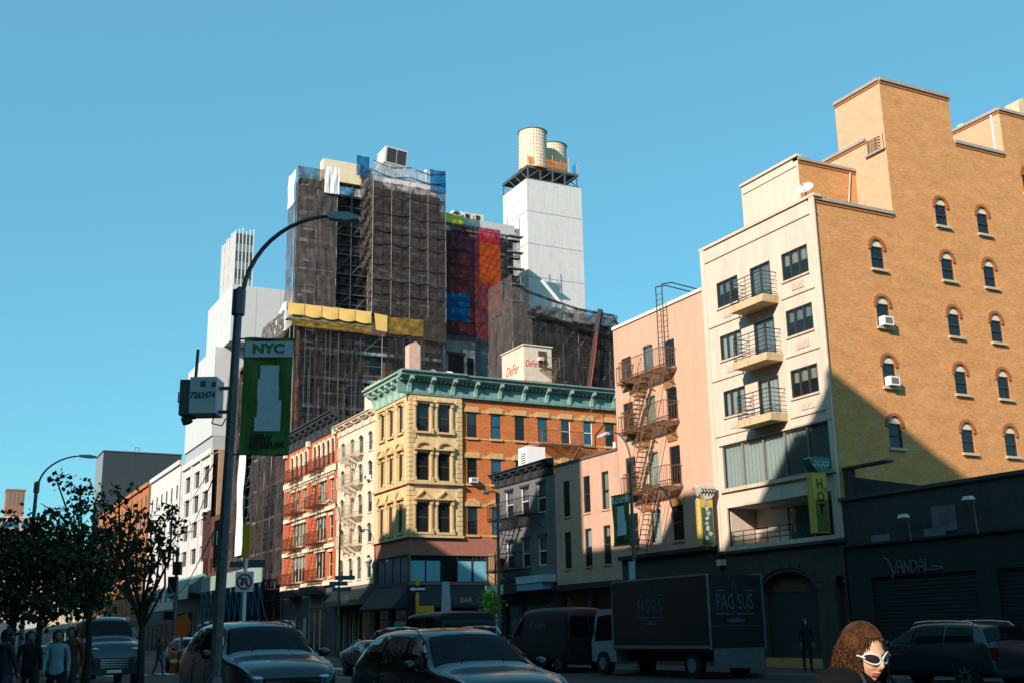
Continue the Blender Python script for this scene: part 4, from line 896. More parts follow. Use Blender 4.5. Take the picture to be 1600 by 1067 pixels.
# yellow band
for k in range(5):
    a, c = -.7 + k * 1.72, -.7 + (k + 1) * 1.72 - .05; b = MB(); n = 8; top = []; bot = []
    for i in range(n + 1):
        t = i / n; u = a + (c - a) * t; top.append((u, -1.0, 33.1 - .04 * math.sin(PI * t))); bot.append((u, -1.08 - .1 * math.sin(PI * t), 31.95 - .2 * math.sin(PI * t) * (1 if k else .4)))
    for i in range(n): b.face([bot[i], bot[i + 1], top[i + 1], top[i]])
    SN.part('yellow_tarp', b, TARPS['yellow'])
b = MB(); b.box(-.7, -.98, 31.5, 8.0, -.1, 31.6); SN.part('scaffold_deck', b, SC)
nets(SN, -.6, 8.0, 30.9, 31.8, 5, 1, netting('net_yellow', (.40, .25, .05), .4), 'flat', y=-.9)
b = MB(); b.face([(8.4, -.9, 31.3), (9.6, -.9, 31.2), (9.6, -.9, 32.9), (8.2, -.9, 33.0)]); SN.part('yellow_tarp', b, TARPS['yellow'])
nets(SN, 9.6, 13.6, 31.2, 32.9, 2, 1, netting('net_yellow', ()), 'flat', y=-.7); nets(SN, 13.6, 16.2, 30.9, 33, 1, 1, NET, 'flat', y=-.7)
# darker lower wrap
nets(SN, .2, 7.4, 12, 31.4, 4, 6, NETD, 'hang', y=-.3); nets(SN, 9.6, 16.2, 12, 31.2, 3, 6, NETD, 'hang', y=-.3); scaffold(SN, .2, 16.2, 12, 31, 7, y0=-.2, y1=.7, plank=False)
for (u, z, l) in ((1.3, 29.6, 1.2), (3.3, 28.6, 1.6), (6.6, 30, 1.0), (3.0, 24.6, 2.2), (10.6, 27.4, 1.4), (10.6, 25.4, 1.2)): b = MB(); b.box(u, .2, z, u + l, .5, z + .22); SN.part('hanging_plank', b, OLDC)
nets(WN, 0, 25, 6.5, 30, 8, 5, NETD, 'hang', y=-.2, pick=lambda i, j: None if (i in (3,) and j < 4) else (NET if i % 3 else NETD)); scaffold(WN, 0, 25, .2, 31, 10, y0=-.15, y1=.6, plank=False)
brickgrid(WN, .8, 24, 8, 30, .68); wb = MB(); wb.box(0, .7, .2, 25, .9, 31.5); WN.part('front_wall', wb, brick('brown_brick', (.30, .12, .06), (.22, .085, .05), (.2, .15, .12)))
b = MB(); n = 12
for i in range(n):
    z0, z1 = 10 + i * 1.1, 10 + (i + 1) * 1.1; a0, a1 = 8.0 + .35 * math.sin(i * .9), 8.0 + .35 * math.sin((i + 1) * .9)
    b.face([(a0, -.5 - .1 * math.sin(i), z0), (a0 + 2.6, -.45, z0), (a1 + 2.6, -.45, z1), (a1, -.5 - .1 * math.sin(i + 1), z1)])
WN.part('white_tarp', b, TARPS['white'])
b = MB(); b.prism([(16, 30.5), (25.2, 30.5), (25.2, 33.4), (24, 33.4), (20, 31.3)], -.7, -.6); WN.part('white_tarp', b, TARPS['white'])
nets(WN, 17, 25, 29.5, 32.6, 4, 1, NETG, 'crumple', y=-.8)
b = MB()
for z in (4.9, 5.9): b.box(0, -1.9, z, 25, -.2, z + .12)
WN.part('shed_deck', b, DKR)
# sidewalk shed
SB = mat('shed_blue', (.02, .12, .2), .6, .2); SG = mat('shed_green', (.22, .30, .27), .7, .15)
b = MB(); b.box(0, -2.1, 6.6, 25, -2.0, 8.1); WN.part('shed_hoarding', b, SG)
for i in range(12):
    b = MB(); b.tube((i * 2.2, -2.0, .14), (i * 2.2, -2.0, 6.6), .07, 5); b.tube((i * 2.2, -.6, .14), (i * 2.2, -.6, 6.6), .07, 5); b.tube((i * 2.2, -2.0, 3.4), (i * 2.2 + 2.2, -2.0, 6.5), .04, 4); b.tube((i * 2.2 + 2.2, -2.0, 3.4), (i * 2.2, -2.0, 6.5), .04, 4); WN.part('shed_frame', b, SB)
# the colourful recess
CM = {'m': 'maroon', 'p': 'purple', 'r': 'red', 'o': 'orange', 'b': 'blue'}
grid = ['mpmmmm', 'bbbmpm', 'bbbpmo', 'mmmmmo', 'pmmmoo', 'mpmpoo', 'mpppoo', 'pmpprr']
grid = grid
nets(SN, 16.2, 23.9, 32.5, 45.0, 6, 8, None, 'flat', y=1.9, pick=lambda i, j: TARPS[CM[grid[j][i]]])
for k in range(9): b = MB(); b.tube((16.2, 1.95, 32.6 + k * 1.56), (23.8, 1.95, 32.6 + k * 1.56), .03, 4); SN.part('ledger', b, mat('seam_dark', ()))
for k in range(8): b = MB(); b.tube((16.3 + k * 1.08, 1.95, 32.4), (16.3 + k * 1.08, 1.95, 45.2), .025, 4); SN.part('scaffold_pole', b, mat('pole_maroon', (.09, .05, .05), .7))
b = MB(); b.box(16.2, 2.0, 44.9, 19.6, 2.3, 46.2); SN.part('lime_parapet', b, TARPS['yg']); b = MB(); b.box(19.6, 2.4, 44.9, 26, 2.7, 46.1); SN.part('grey_parapet', b, mat('parapet_grey', (.42, .43, .45), .8))
b = MB(); b.box(18.0, 2.86, 27.3, 19.8, 2.9, 30.6); SN.part('window', b, GLD); b = MB(); b.box(17.8, 2.8, 30.6, 20, 2.9, 30.9); SN.part('lintel', b, FR['brown']); b = MB(); b.box(17.2, 2.84, 26.5, 18.9, 2.89, 30.2); SN.part('boarded_window', b, FR['brown']) if 0 else None
b = MB(); b.box(20.2, 2.86, 27.9, 20.95, 2.9, 30.4); SN.part('window', b, GLD); b = MB(); b.tube((16.4, 2.6, 20), (16.4, 2.6, 32), .08, 6); SN.part('vent_pipe', b, IRONB)
# grey nets to the right
RN = Fac(N1, 51.6, 99.6, 'S'); RW_ = Fac(N1, 51.6, 105.4, 'W')
mass(N1, 52.2, 100.4, 66, 106, .2, 33.5, OLDB)
nets(RW_, 0, 5.8, 20, 37.5, 3, 5, NETG, 'hang', y=0); nets(RN, 0, 2.2, 20, 36.2, 1, 5, NETG, 'flat', y=0)
nets(RN, 2.2, 12.2, 20, 34.2, 5, 4, NETD, 'hang', y=.1); nets(RN, 12.2, 15.5, 20, 30.5, 2, 3, NETD, 'hang', y=.1); scaffold(RN, 0, 15.5, 18, 33, 8, y0=.15, y1=.8, plank=False)
nets(RN, 1.5, 12.5, 33.1, 34.5, 5, 1, NETG, 'crumple', y=-.2)
b = MB(); b.path([(-.0, 0, 37.0), (1.4, -.1, 35.9), (4, -.15, 35.3), (7.5, -.2, 34.6), (9.5, -.1, 34.5), (12, -.1, 34.4), (12.5, -.2, 33.3)], .14, 6); RN.part('rolled_net', b, NETD)
b = MB(); b.path([(2, -.25, 33.5), (5, -.3, 33.1), (8.5, -.3, 32.3), (12.4, -.3, 32.0)], .18, 6); RN.part('rolled_net', b, NETD)
b = MB(); b.path([(10.3, -.3, 34.8), (9.7, -.35, 32), (9.1, -.35, 29), (8.2, -.3, 24), (7.8, -.3, 21)], .3, 6); RN.part('rolled_net', b, mat('net_roll_dark', (.05, .035, .035), .9, .4, 4))
b = MB(); b.path([(9.6, -.7, 32.2), (9.2, -.7, 29.5), (8.5, -.7, 26)], .05, 4); RN.part('red_rope', b, mat('rope_red', (.4, .04, .02), .8))
b = MB(); b.tube((3.6, .3, 37.4), (7.3, .3, 33.6), .22, 5); RN.part('debris_chute', b, FR['white'])
nets(RN, 12.6, 15.2, 30.4, 32.2, 1, 1, TARPS['blue'], 'flat', y=.6, name='blue_tarp'); nets(RN, 15.2, 20, 20, 31, 2, 3, NETD, 'hang', y=.4)
mass(N1, 66, 101, 74, 107, .2, 30.6, OLDB)
# tattered climbing net beside the white shaft
TW = Fac(N1, 53.6, 108, 'S'); nets(TW, 0, 1.6, 36.2, 46, 1, 5, NETG, 'crumple', y=-.4); nets(TW, 1.4, 3.2, 36.2, 46, 1, 6, NETD, 'crumple', y=-.2); scaffold(TW, .1, 3.2, 34, 46.5, 2, y0=-.3, y1=.3)
for k in range(5): b = MB(); b.box(1.5, -.9, 37.2 + k * 1.9, 3.4, -.2, 37.3 + k * 1.9); TW.part('plank', b, SC)

# rooftop units on the netted building
ACW = mat('unit_grey', (.5, .5, .48), .5, .08)
t = thing('rooftop_unit', 'large boxy air handling unit with two dark fan grilles above the netting', 'cooling unit', (40.7, 107, 48.9))
b = MB(); b.box(-1.0, -.9, 1.5, 1.5, 1.6, 3.4); part('casing', b, ACW, t, rot=(0, rad(5), 0))
for u in (-.8, .35): b = MB(); b.box(u, -.93, 1.62, u + 1.05, -.901, 3.25); part('fan_grille', b, FR['dark'], t, rot=(0, rad(5), 0))
b = MB()
for x in (-.8, 1.2):
    for y in (-.7, 1.4): b.box(x, y, 0, x + .12, y + .12, 1.6)
part('leg', b, SC, t)
for i, (x, lb) in enumerate(((49.6, 'leftmost small white condenser above the lime parapet'), (51.0, 'middle small grey condenser on the recessed roof'), (52.3, 'small cream condenser nearest the white shaft'))):
    t = thing('condenser', lb, 'cooling unit', (x, 109.2, 45.1)); b = MB(); b.box(-.55, -.4, .0, .55, .5, 2.3); part('casing', b, (FR['white'], ACW, mat('unit_cream', (.6, .52, .36), .6))[i], t)
    b = MB(); b.lathe([(.34, 0), (.34, .05)], 12, (0, 0, 2.3)); b.box(-.45, -.43, 1.2, .1, -.401, 2.1); part('fan_grille', b, FR['dark'], t)
t = thing('vent_globe', 'small white globe vent above the white screen net', 'vent', (44.6, 106, 48.9)); b = MB(); b.tube((0, 0, 0), (0, 0, 1.0), .06, 5); b.ball((0, 0, 1.2), .22, .22, .26, 8); part('globe', b, FR['white'], t)

# ================================================================== WHITE SHAFT WITH WATER TANKS
WS = thing('white_tower', 'plain white panelled shaft rising behind the netting under two water tanks', 'tower', (60.45, 112, 0))
WP = mat('white_panel', (.58, .56, .55), .8, .07, 1.5, dirt=.16)
for k in range(9):
    z1 = 54.3 - k * 4.1; z0 = z1 - 4.04
    b = MB(); b.box(0, 0, z0, 7.3, .3, z1); part('panel', b, WP, WS)
    b = MB(); b.box(-.3, 0, z0, -.001, 6.3, z1); part('panel', b, WP, WS)
b = MB(); b.box(.01, .31, .2, 7.25, 6.25, 54.1); part('tower_core', b, mat('panel_joint', (.3, .29, .28), .9), WS)
for k in range(4): b = MB(); b.box(-.33, 2 + k * .0, 52.2 - k * 6, -.301, 2.6, 53 - k * 6); part('hatch', b, ACW, WS)
TK = mat('tank_cedar', (.74, .60, .45), .8, .12, 3, dirt=.3); TO = mat('tank_rust', (.58, .24, .06), .85, .25, 3)
def tank(x, y, label):
    t = thing('water_tank', label, 'water tank', (x, y, 56.2), 0, 'rooftop water tanks')
    n = 28
    for i in range(n):
        a0, a1 = 2 * PI * i / n + .012, 2 * PI * (i + 1) / n - .012; b = MB(); R0, R1 = 1.78, 1.64
        q = [(R0 * math.cos(a0), R0 * math.sin(a0)), (R0 * math.cos(a1), R0 * math.sin(a1)), (R1 * math.cos(a1), R1 * math.sin(a1)), (R1 * math.cos(a0), R1 * math.sin(a0))]
        k = 0; b.v = [(p[0], p[1], 0) for p in q] + [(p[0] * .95, p[1] * .95, 5.0) for p in q]
        b.f = [(0, 1, 5, 4), (1, 2, 6, 5), (2, 3, 7, 6), (3, 0, 4, 7), (4, 5, 6, 7)]; b.m = [0] * 5; part('stave', b, TK, t)
    for k in range(11): b = MB(); z = .2 + k * .44; r_ = 1.80 * (1 - .01 * z); b.lathe([(r_, 0), (r_, .028)], 28, (0, 0, z)); part('hoop', b, mat('hoop_steel', (.35, .26, .18), .6), t)
    b = MB(); b.lathe([(1.72, 4.98), (1.85, 5.0), (.9, 5.28), (.1, 5.45)], 28); part('roof', b, mat('tank_roof', (.42, .34, .24), .8, .15), t)
    b = MB(); b.lathe([(1.84, -.12), (1.84, .0)], 28); part('base', b, TO, t); return t
tank(62.0, 113.6, 'left and nearer of the two wooden water tanks on the white shaft'); tank(66.3, 116.2, 'right and farther of the two wooden water tanks on the white shaft')
t = thing('tank_platform', 'steel truss dunnage carrying both water tanks with orange tarp rail', 'platform', (60.6, 112.1, 54.3))
STG = mat('steel_dark', (.09, .10, .11), .6, .15)
for y in (0, 6.5):
    b = MB(); b.box(-.3, y, 0, 6.9, y + .18, .2); b.box(-.3, y, 1.55, 6.9, y + .18, 1.75)
    for i in range(5): x = -.2 + i * 1.7; b.box(x, y + .02, .2, x + .14, y + .16, 1.55)
    for i in range(4): x = -.2 + i * 1.7; b.tube((x, y + .09, .2), (x + 1.7, y + .09, 1.55), .07, 4)
    part('truss', b, STG, t)
for x in (-.3, 3.2, 6.7):
    b = MB(); b.box(x, .19, 1.5, x + .2, 6.5, 1.7); b.box(x, .19, 0, x + .2, 6.5, .2)
    for i in range(4): b.tube((x + .1, .2 + i * 1.55, .2), (x + .1, 1.75 + i * 1.55, 1.5), .06, 4)
    part('cross_beam', b, STG, t)
b = MB(); b.box(-.3, 0, 1.76, 6.9, 6.6, 1.84); part('deck', b, STG, t)
b = MB()
for i in range(7): b.tube((-.2 + i * 1.15, -.02, 1.8), (-.2 + i * 1.15, -.02, 3.2 + .5 * (i % 2)), .05, 4)
part('rail_post', b, TO, t)
o = link('orange_tarp', cloth('flat', 1, netting('net_peach', (.62, .25, .07), .4)), t, (-.2, -.1, 1.9), scale=(5.4, 1, 1.2))
b = MB(); b.box(6.7, 0, 1.9, 6.75, 1.2, 3.4); part('blue_tarp', b, mat('tarp_blue', ()), t)

# helper: a point of the place seen along a photo pixel, at a chosen horizontal distance or plane
def at(px, py, D=None, X=None, Y=None):
    d = FW + RR * ((px - 800) / 1776.5) - UU * ((py - 533.5) / 1776.5)
    t = D / math.hypot(d.x, d.y) if D else (X / d.x if X else Y / d.y)
    return Vector((d.x * t, d.y * t, d.z * t + 1.6))

# ================================================================== FURTHER UP THE STREET
MW = mat('museum_mesh', (.50, .50, .50), .6, .04, 1, dirt=.04); MG = mat('museum_mesh_grey', (.36, .37, .38), .6, .06, 2)
NM = thing('box_museum', 'stacked white mesh clad boxes rising behind the street lamp', 'building', (30, 138.3, 0))
def clad(x0, y0, x1, y1, z0, z1, m, name='box'):
    b = MB(); b.box(x0 + .1, y0 + .1, z0, x1, y1, z1 - .02); o = part(name, b, mat('joint_grey', (.4, .4, .4), .8), NM, (-30, -138.3, 0))
    n = max(3, int((y1 - y0) / 2.6)); nz = max(2, int((z1 - z0) / 2.2))
    for i in range(n):
        a, c = y0 + (y1 - y0) * i / n, y0 + (y1 - y0) * (i + 1) / n - .03; b = MB(); b.box(x0, a, z0, x0 + .08, c, z1); part('cladding_panel', b, m, o)
    for i in range(4):
        a, c = x0 + .09 + (x1 - x0) * i / 4, x0 + .06 + (x1 - x0) * (i + 1) / 4; b = MB(); b.box(a, y0, z0, c, y0 + .08, z1); part('cladding_panel', b, m, o)
clad(31, 135.1, 43, 148.5, 36.8, 44.0, MW); clad(30, 138.3, 44, 154.4, 25.6, 36.75, MW); clad(30.2, 138.3, 44, 154.3, 23.9, 25.55, MG)
b = MB(); b.box(31, 139, .2, 44, 154, 24); part('core', b, MW, NM, (-30, -138.3, 0))
LF = thing('loft_building', 'white painted loft building with three columns of dark windows', 'building', (30, 154.1, 0))
LW = mat('loft_white', (.56, .54, .52), .85, .05, 2, dirt=.15)
F = Fac(LF, 30, 154.1, 'W'); ops = [(u, zb, 3.4, zt - zb) for u in (1.4, 6.9, 12.2) for zt, zb in ((22.1, 20.0), (19.1, 16.9), (15.8, 13.8), (12.5, 10.6))]
wall(F, 0, 17.4, 9.0, 23.8, ops, LW, .35)
for q in ops: window(F, *q, 'slide', 'dark', n=3, rev=.35, blind=random.choice((0, .5, .5, .3)), gl='dark')
for u in (0, 5.6, 11.1, 16.7): slab(F, u, u + .55, 9, 23.3, -.2, -.001, LW, 'pier')
slab(F, -.1, 17.4, 23.2, 23.9, -.3, 0, LW, 'parapet'); wall(F, 0, 17.4, .14, 9, [(1, .3, 5, 4.5), (7.5, .3, 5, 4.5)], DKS, .3)
for u in (1, 7.5): window(F, u, .3, 5, 4.5, 'slide', 'dark', n=4, rev=.3, blind=0, gl='blue')
b = MB(); b.xprism([(0, 6.6), (0, 9.2), (-1.5, 7.9), (-1.5, 6.9)], .3, 17); F.part('awning', b, mat('awning_green', (.12, .22, .2), .7, .2)); b = MB(); b.box(12, -2.2, 6.2, 17.2, -2.1, 8.4); F.part('shed_hoarding', b, mat('hoarding_pale', (.45, .55, .5), .7))
b = MB(); b.box(.02, .7, .2, 17.36, 16, 23.6); F.part('building_core', b, mat('brown_side', (.36, .22, .14), .9, .15, 2))
RS1 = thing('brown_building', 'low brown building between the netted scaffold and the white loft', 'building', (30, 136.6, 0))
F = Fac(RS1, 30, 136.6, 'W'); ops = [(u, z, 1.1, 1.7) for u in (.9, 3, 5) for z in (6, 9, 12)]
wall(F, 0, 6.6, 4, 15.5, ops, brick('dark_red_brick', (.12, .045, .03), (.09, .035, .025), (.1, .07, .06)), .2)
for q in ops: window(F, *q, 'sash', 'dark', gl='dark')
wall(F, 0, 6.6, .14, 4, [(.6, .2, 5, 3)], DKS); window(F, .6, .2, 5, 3, 'slide', 'dark', n=3, gl='dark'); body(F, 6.58, 10, 15.4, brick('dark_red_brick', (), (), ()), .2)
b = MB(); b.box(-.1, -.6, 9, .0, -.0, 15.7); b.box(3, -1.5, 10.4, 6.6, -1.4, 15.7); F.part('sign_board', b, mat('board_dark_red', (.05, .02, .018), .8, .2))
FT = thing('finned_tower', 'distant slender white tower with vertical fins and grey windows', 'tower', (55.3, 240, 0))
FW_ = mat('tower_white', (.54, .54, .54), .7, .03)
b = MB(); b.box(.3, .3, .2, 3.8, 12, 89, 0); part('tower_core', b, FW_, FT)
for i in range(6): x = .0 + i * .8; b = MB(); b.box(x - .07, -.15, 55, x + .07, .3, 89.6 + (i % 3) * .35); part('fin', b, FW_, FT)
for i in range(6): y = .6 + i * 2.2; b = MB(); b.box(-.4, y - .22, 55, .3, y + .22, 89.2 + (i % 2) * .3); part('fin', b, FW_, FT)
for k in range(7):
    for i in range(5): b = MB(); b.box(.1 + i * .8, .15, 62 + k * 4.1, .7 + i * .8, .299, 64.2 + k * 4.1); part('window', b, mat('window_far', (.16, .17, .18), .4), FT)
    for i in (1, 3): b = MB(); b.box(.15, .9 + i * 2.2, 62 + k * 4.1, .299, 2.3 + i * 2.2, 64 + k * 4.1); part('window', b, mat('window_far', ()), FT)
# buildings beyond the loft
def simple_building(name, label, y0, y1, h, m, rows, cols, ww=1.1, wh=1.9, z0=6, x=30, base=DKS, blindf=None, gl='dark', top=.5, hide=False):
    B = thing(name, label, 'building', (x, y1, 0)); F = Fac(B, x, y1, 'W'); W_ = y1 - y0
    ops = [(W_ * (i + .5) / cols - ww / 2, z0 + (h - z0 - 1) * j / rows + .5, ww, wh) for i in range(cols) for j in range(rows)]
    wall(F, 0, W_, z0 - .5, h, ops, m, .2); wall(F, 0, W_, .14, z0 - .5, [(1, .2, W_ - 2, 3.4)], base, .2); window(F, 1, .2, W_ - 2, 3.4, 'slide', 'dark', n=6, blind=0, gl='dark')
    for q in ops: window(F, *q, 'sash', 'dark', gl=gl); slab(F, q[0] - .1, q[0] + ww + .1, q[1] - .12, q[1] - .001, -.08, 0, m, 'window_sill')
    slab(F, -.1, W_ - .05, h - top, h + .1, -.3, 0, m, 'cornice'); body(F, W_ - .03, 14, h - .1, m, .2); return B, F
simple_building('white_building', 'plain white building just past the loft behind the trees', 156, 178, 25, LW, 4, 6)
B, F = simple_building('orange_building', 'long orange brick building beneath the dark box', 180, 233.8, 25, brick('orange_far', (.42, .16, .07), (.36, .13, .055), (.4, .2, .1)), 6, 14, z0=5)
DB = thing('dark_box_building', 'big windowless dark grey box standing above the orange building', 'building', (30, 234, 0))
b = MB(); b.box(0, 0, .2, 15, 10.2, 37.8); part('wall', b, mat('slate_cladding', (.03, .042, .05), .7, .12, 1), DB)
for k in range(6): b = MB(); b.box(-.06, .3 + k * 1.66, 28.4, -.001, 1.9 + k * 1.66, 37.6); part('cladding_panel', b, mat('slate_pale', (.20, .23, .25), .6), DB)
b = MB(); b.box(-.15, -.15, 37.8, 15.1, 10.3, 38.0); part('coping', b, STG, DB)
b = MB(); b.path([(6, 1, 38), (6, 1, 39), (6.8, 1, 39), (6.8, 1, 38)], .06, 4); part('roof_hatch_rail', b, STG, DB)
simple_building('far_building', 'far sunlit street front beyond the dark box', 246, 330, 16, mat('tan_far', (.5, .4, .3), .9), 3, 16, z0=5)
simple_building('far_building', 'farthest low street front near the brick tower', 331, 400, 18, mat('grey_far', (.4, .4, .42), .9), 3, 12, z0=5)
BT = thing('brick_tower', 'distant square brick tower over a pink base at the far left', 'tower', (22.2, 420, 0)); RBF = brick('far_brick', (.32, .14, .08), (.26, .11, .07), (.3, .2, .15))
b = MB(); b.box(1.4, 0, 42.8, 7.2, 8, 51.5); part('tower_shaft', b, RBF, BT); b = MB(); b.box(0, -.5, .2, 12.4, 14, 42.6); part('base_block', b, mat('far_pink', (.48, .34, .30), .9, .08), BT)
for i in range(4): b = MB(); b.box(2.2 + i * 1.3, -.08, 46.5, 2.7 + i * 1.3, -.001, 51); part('window', b, mat('window_far', ()), BT)
b = MB(); b.box(1.2, -.2, 51.5, 7.4, 8.2, 52.1); part('parapet', b, RBF, BT); b = MB(); b.box(-.2, -.7, 42.3, 12.6, 14, 42.75); part('cornice', b, mat('far_pale', (.6, .5, .45), .8), BT)
for i in range(4):
    for k in range(3): b = MB(); b.box(.9 + i * 3, -.58, 33 + k * 3.1, 2.9 + i * 3, -.501, 35 + k * 3.1); part('window', b, GLB, BT)
# street end block
simple_building('street_end_block', 'low buildings closing the far end of the street', 404, 418, 15, mat('grey_far', ()), 2, 3, z0=5, x=18)

# ================================================================== INVENTED WEST ROW, UNSEEN BEHIND THE CAMERA, OUTLINED TO SHADE THE STREET
WB = [mat('west_brick_a', (.24, .12, .08), .9, .2), mat('west_stone', (.36, .32, .26), .9, .2), mat('west_brick_b', (.18, .14, .12), .9, .2)]
def shade_block(y0, y1, h, label, i=0, shade_steps=()):  # unseen block invented to throw its shadow on the fronts opposite
    B = thing('shade_block', label, 'building', (-2, y0, 0)); F = Fac(B, -2, y0, 'E'); W_ = y1 - y0; n = max(1, int(W_ / 3.2)); rows = int((h - 5) / 3.3)
    ops = [(W_ * (a + .5) / n - .5, 5.4 + r * 3.3, 1.0, 1.8) for a in range(n) for r in range(rows)]
    wall(F, 0, W_, .14, h - .4, ops, WB[i % 3], .2)
    b = MB()
    for q in ops: b.box(q[0], .2, q[1], q[0] + q[2], .24, q[1] + q[3])
    F.part('window', b, GLD)['kind'] = 'stuff'
    b = MB(); b.box(0, .3, .2, W_, 3.8 if y1 < 0 else 13, h - .5); F.part('building_core', b, WB[i % 3]); slab(F, 0, W_, h - .4, h, -.35 if 0 else -.0, .5, WB[i % 3], 'cornice')  # southern block kept shallow so sun gets through to the woman
    for (a, c, hh) in shade_steps: b = MB(); b.box(a - y0, 0, h - .3, c - y0, 4.5, hh); F.part('shade_step', b, WB[(i + 1) % 3])  # raised steps added to shape the shadow edge on the fronts
shade_block(-60, -3, 25, 'long brown invented shade block south of the sun gap', 0)
shade_block(1.4, 14.1, 29.7, 'tallest brown invented shade block just north of the sun gap', 0)
shade_block(14.1, 24.1, 23.3, 'invented stone shade block with three roof steps shaping its shadow', 1, ((14.1, 16.4, 27.6), (16.4, 19.8, 25.0), (22.2, 24.1, 26.0)))
shade_block(24.1, 32.8, 24.1, 'invented dark brick shade block beside the stone one', 2)
shade_block(32.8, 41, 25.2, 'invented brown shade block with a high roof step', 0, ((32.8, 36.3, 29.3), (36.3, 38.5, 26.4)))
shade_block(41, 46, 22.3, 'narrow low invented stone shade block', 1)
shade_block(46, 61.7, 27.3, 'wide invented dark brick shade block with one raised step', 2, ((56.9, 58.7, 28.9),))
shade_block(61.7, 109, 23.6, 'long brown invented shade row facing the cream and red fronts', 0)
shade_block(109, 200, 27, 'long stone invented shade block facing the white loft', 1)
shade_block(200, 400, 24, 'far dark invented shade row facing the orange building', 2)

# ================================================================== STREET LAMPS AND SIGNS
GALV = mat('galvanised_dark', (.10, .11, .12), .5, .25, 5, metal=.6, spec=.5); POLEB = mat('pole_stickers', (.12, .115, .11), .7, .5, 9)
BG = mat('banner_green', (.10, .20, .05), .8, .12, 6); BLV = mat('banner_lavender', (.60, .66, .72), .8, .08, 6); BDK = mat('banner_ink', (.03, .045, .03), .8)
def banner(L, u0, u1, z0, z1, y=0):
    """vertical flag banner in the (x, z) plane of its lamp, both faces printed"""
    o = MB(); n = 10
    for i in range(n):
        for j in range(n):
            P = lambda a, c: (u0 + (u1 - u0) * a / n, y + .035 * math.sin(a * .8 + c * .5), z0 + (z1 - z0) * c / n + .02 * math.sin(a * .7))
            o.face([P(i, j), P(i + 1, j), P(i + 1, j + 1), P(i, j + 1)])
    bn = part('banner', o, BG, L); W_, H_ = u1 - u0, z1 - z0
    k = MB(); k.face([(u0 + .02 * W_, 0, z1 - .17 * H_), (u1 - .0, 0, z1 - .17 * H_), (u1, 0, z1 - .035 * H_), (u0 + .02 * W_, 0, z1 - .035 * H_)]); part('banner_header', k, BLV, bn, (0, y - .052, 0))
    fr = [(.3, .2), (.82, .2), (.82, .46), (.76, .46), (.76, .56), (.74, .62), (.74, .76), (.3, .78) if 0 else (.36, .76), (.36, .64), (.32, .64), (.32, .50), (.34, .42), (.34, .32), (.3, .32)]
    k = MB(); k.face([(u0 + W_ * a, 0, z0 + H_ * c) for a, c in fr]); part('banner_silhouette', k, BLV, bn, (0, y - .054, 0))
    link('banner_lettering', text_mesh('NYC', W_ * .26, BG, .004, 1.2, bold=.012), bn, ((u0 + u1) / 2, y - .058, z1 - .1 * H_))
    link('banner_lettering', text_mesh('NEW', W_ * .17, BDK, .004, 1.1, bold=.008), bn, (u0 + W_ * .45, y - .054, z0 + .145 * H_)); link('banner_lettering', text_mesh('MUSEUM', W_ * .17, BDK, .004, 1.05, bold=.008), bn, (u0 + W_ * .56, y - .054, z0 + .085 * H_))
    k = MB()
    for z in (z0 + .02, z1 - .02): k.tube((u0 - .1, y, z), (u1, y, z), .018, 5)
    part('banner_arm', k, GALV, bn)
def lamp(label, base, h, arm, rz, lean=0, pole_r=.11, up=1.3, group='street lamps', double=False, head=.75):
    L = thing('street_lamp', label, 'street lamp', base, rz, group); L.rotation_euler = (0, lean, rz)
    b = MB(); b.lathe([(pole_r * 2.2, 0), (pole_r * 2.2, .08), (pole_r * 1.6, .12), (pole_r * 1.5, .7), (pole_r * 1.05, .8)], 8); part('base', b, GALV, L)
    b = MB(); b.path([(0, 0, .1), (0, 0, 3.2)], pole_r * 1.05, 8, r2=pole_r); part('lower_pole', b, POLEB, L); b = MB(); b.path([(0, 0, 3.2), (0, 0, h * .6), (0, 0, h)], pole_r, 8, r2=pole_r * .8); part('pole', b, GALV, L)
    pts = [(.06, 0, h - .35)]
    for i in range(13): t = i / 12 * PI / 2; pts.append((.06 + (arm) * (1 - math.cos(t)), 0, h - .2 + (up) * math.sin(t)))
    b = MB(); b.path(pts, .05, 6, r2=.035); part('arm', b, GALV, L)
    b = MB(); e = pts[-1]; b.box(e[0] - .15, -.03, e[2] - .35, e[0] - .151, .03, e[2] - .3) if 0 else None
    b.prism([(e[0] - .1, e[2] + .05), (e[0] - .1, e[2] - .06), (e[0] + head * .5, e[2] - .12), (e[0] + head, e[2] - .09), (e[0] + head, e[2] - .03), (e[0] + head * .6, e[2] + .05)], -.10, .10); part('lamp_head', b, mat('lamp_head_grey', (.42, .46, .48), .4, .1), L)
    b = MB(); b.lathe([(pole_r * 1.3, h - .5), (pole_r * 1.3, h)], 8); b.lathe([(pole_r * .9, h), (.02, h + .08)], 8); part('collar', b, GALV, L)
    return L
base = at(337, 1000, D=22); base.z = .14
th = math.atan2(RT.y, RT.x)
top = at(375, 455, D=22); lean = math.atan2((top - base).dot(RT), top.z - base.z)
hh = top.z - .14
L1 = lamp('nearest street lamp with a big green museum banner and an equipment box', base, hh, 1.72, th, lean, .10, 1.75, head=.52)
zb = lambda py: at(400, py, D=22).z - .14
banner(L1, .17, 1.12, zb(712), zb(530))
NB = thing('antenna_box', 'pale equipment cabinet numbered 7262474 clamped to the nearest lamp', 'equipment box', at(354, 600, D=22), th)
NB.location.z = 0; z0, z1 = at(340, 648, D=22).z, at(340, 592, D=22).z
b = MB(); b.box(-.62, -.28, z0, -.12, .28, z1); part('cabinet', b, mat('cabinet_white', (.55, .58, .6), .5, .08), NB); b = MB(); b.box(-.82, -.25, z0 - .02, -.621, .25, z1 - .04); part('side_shroud', b, STG, NB)
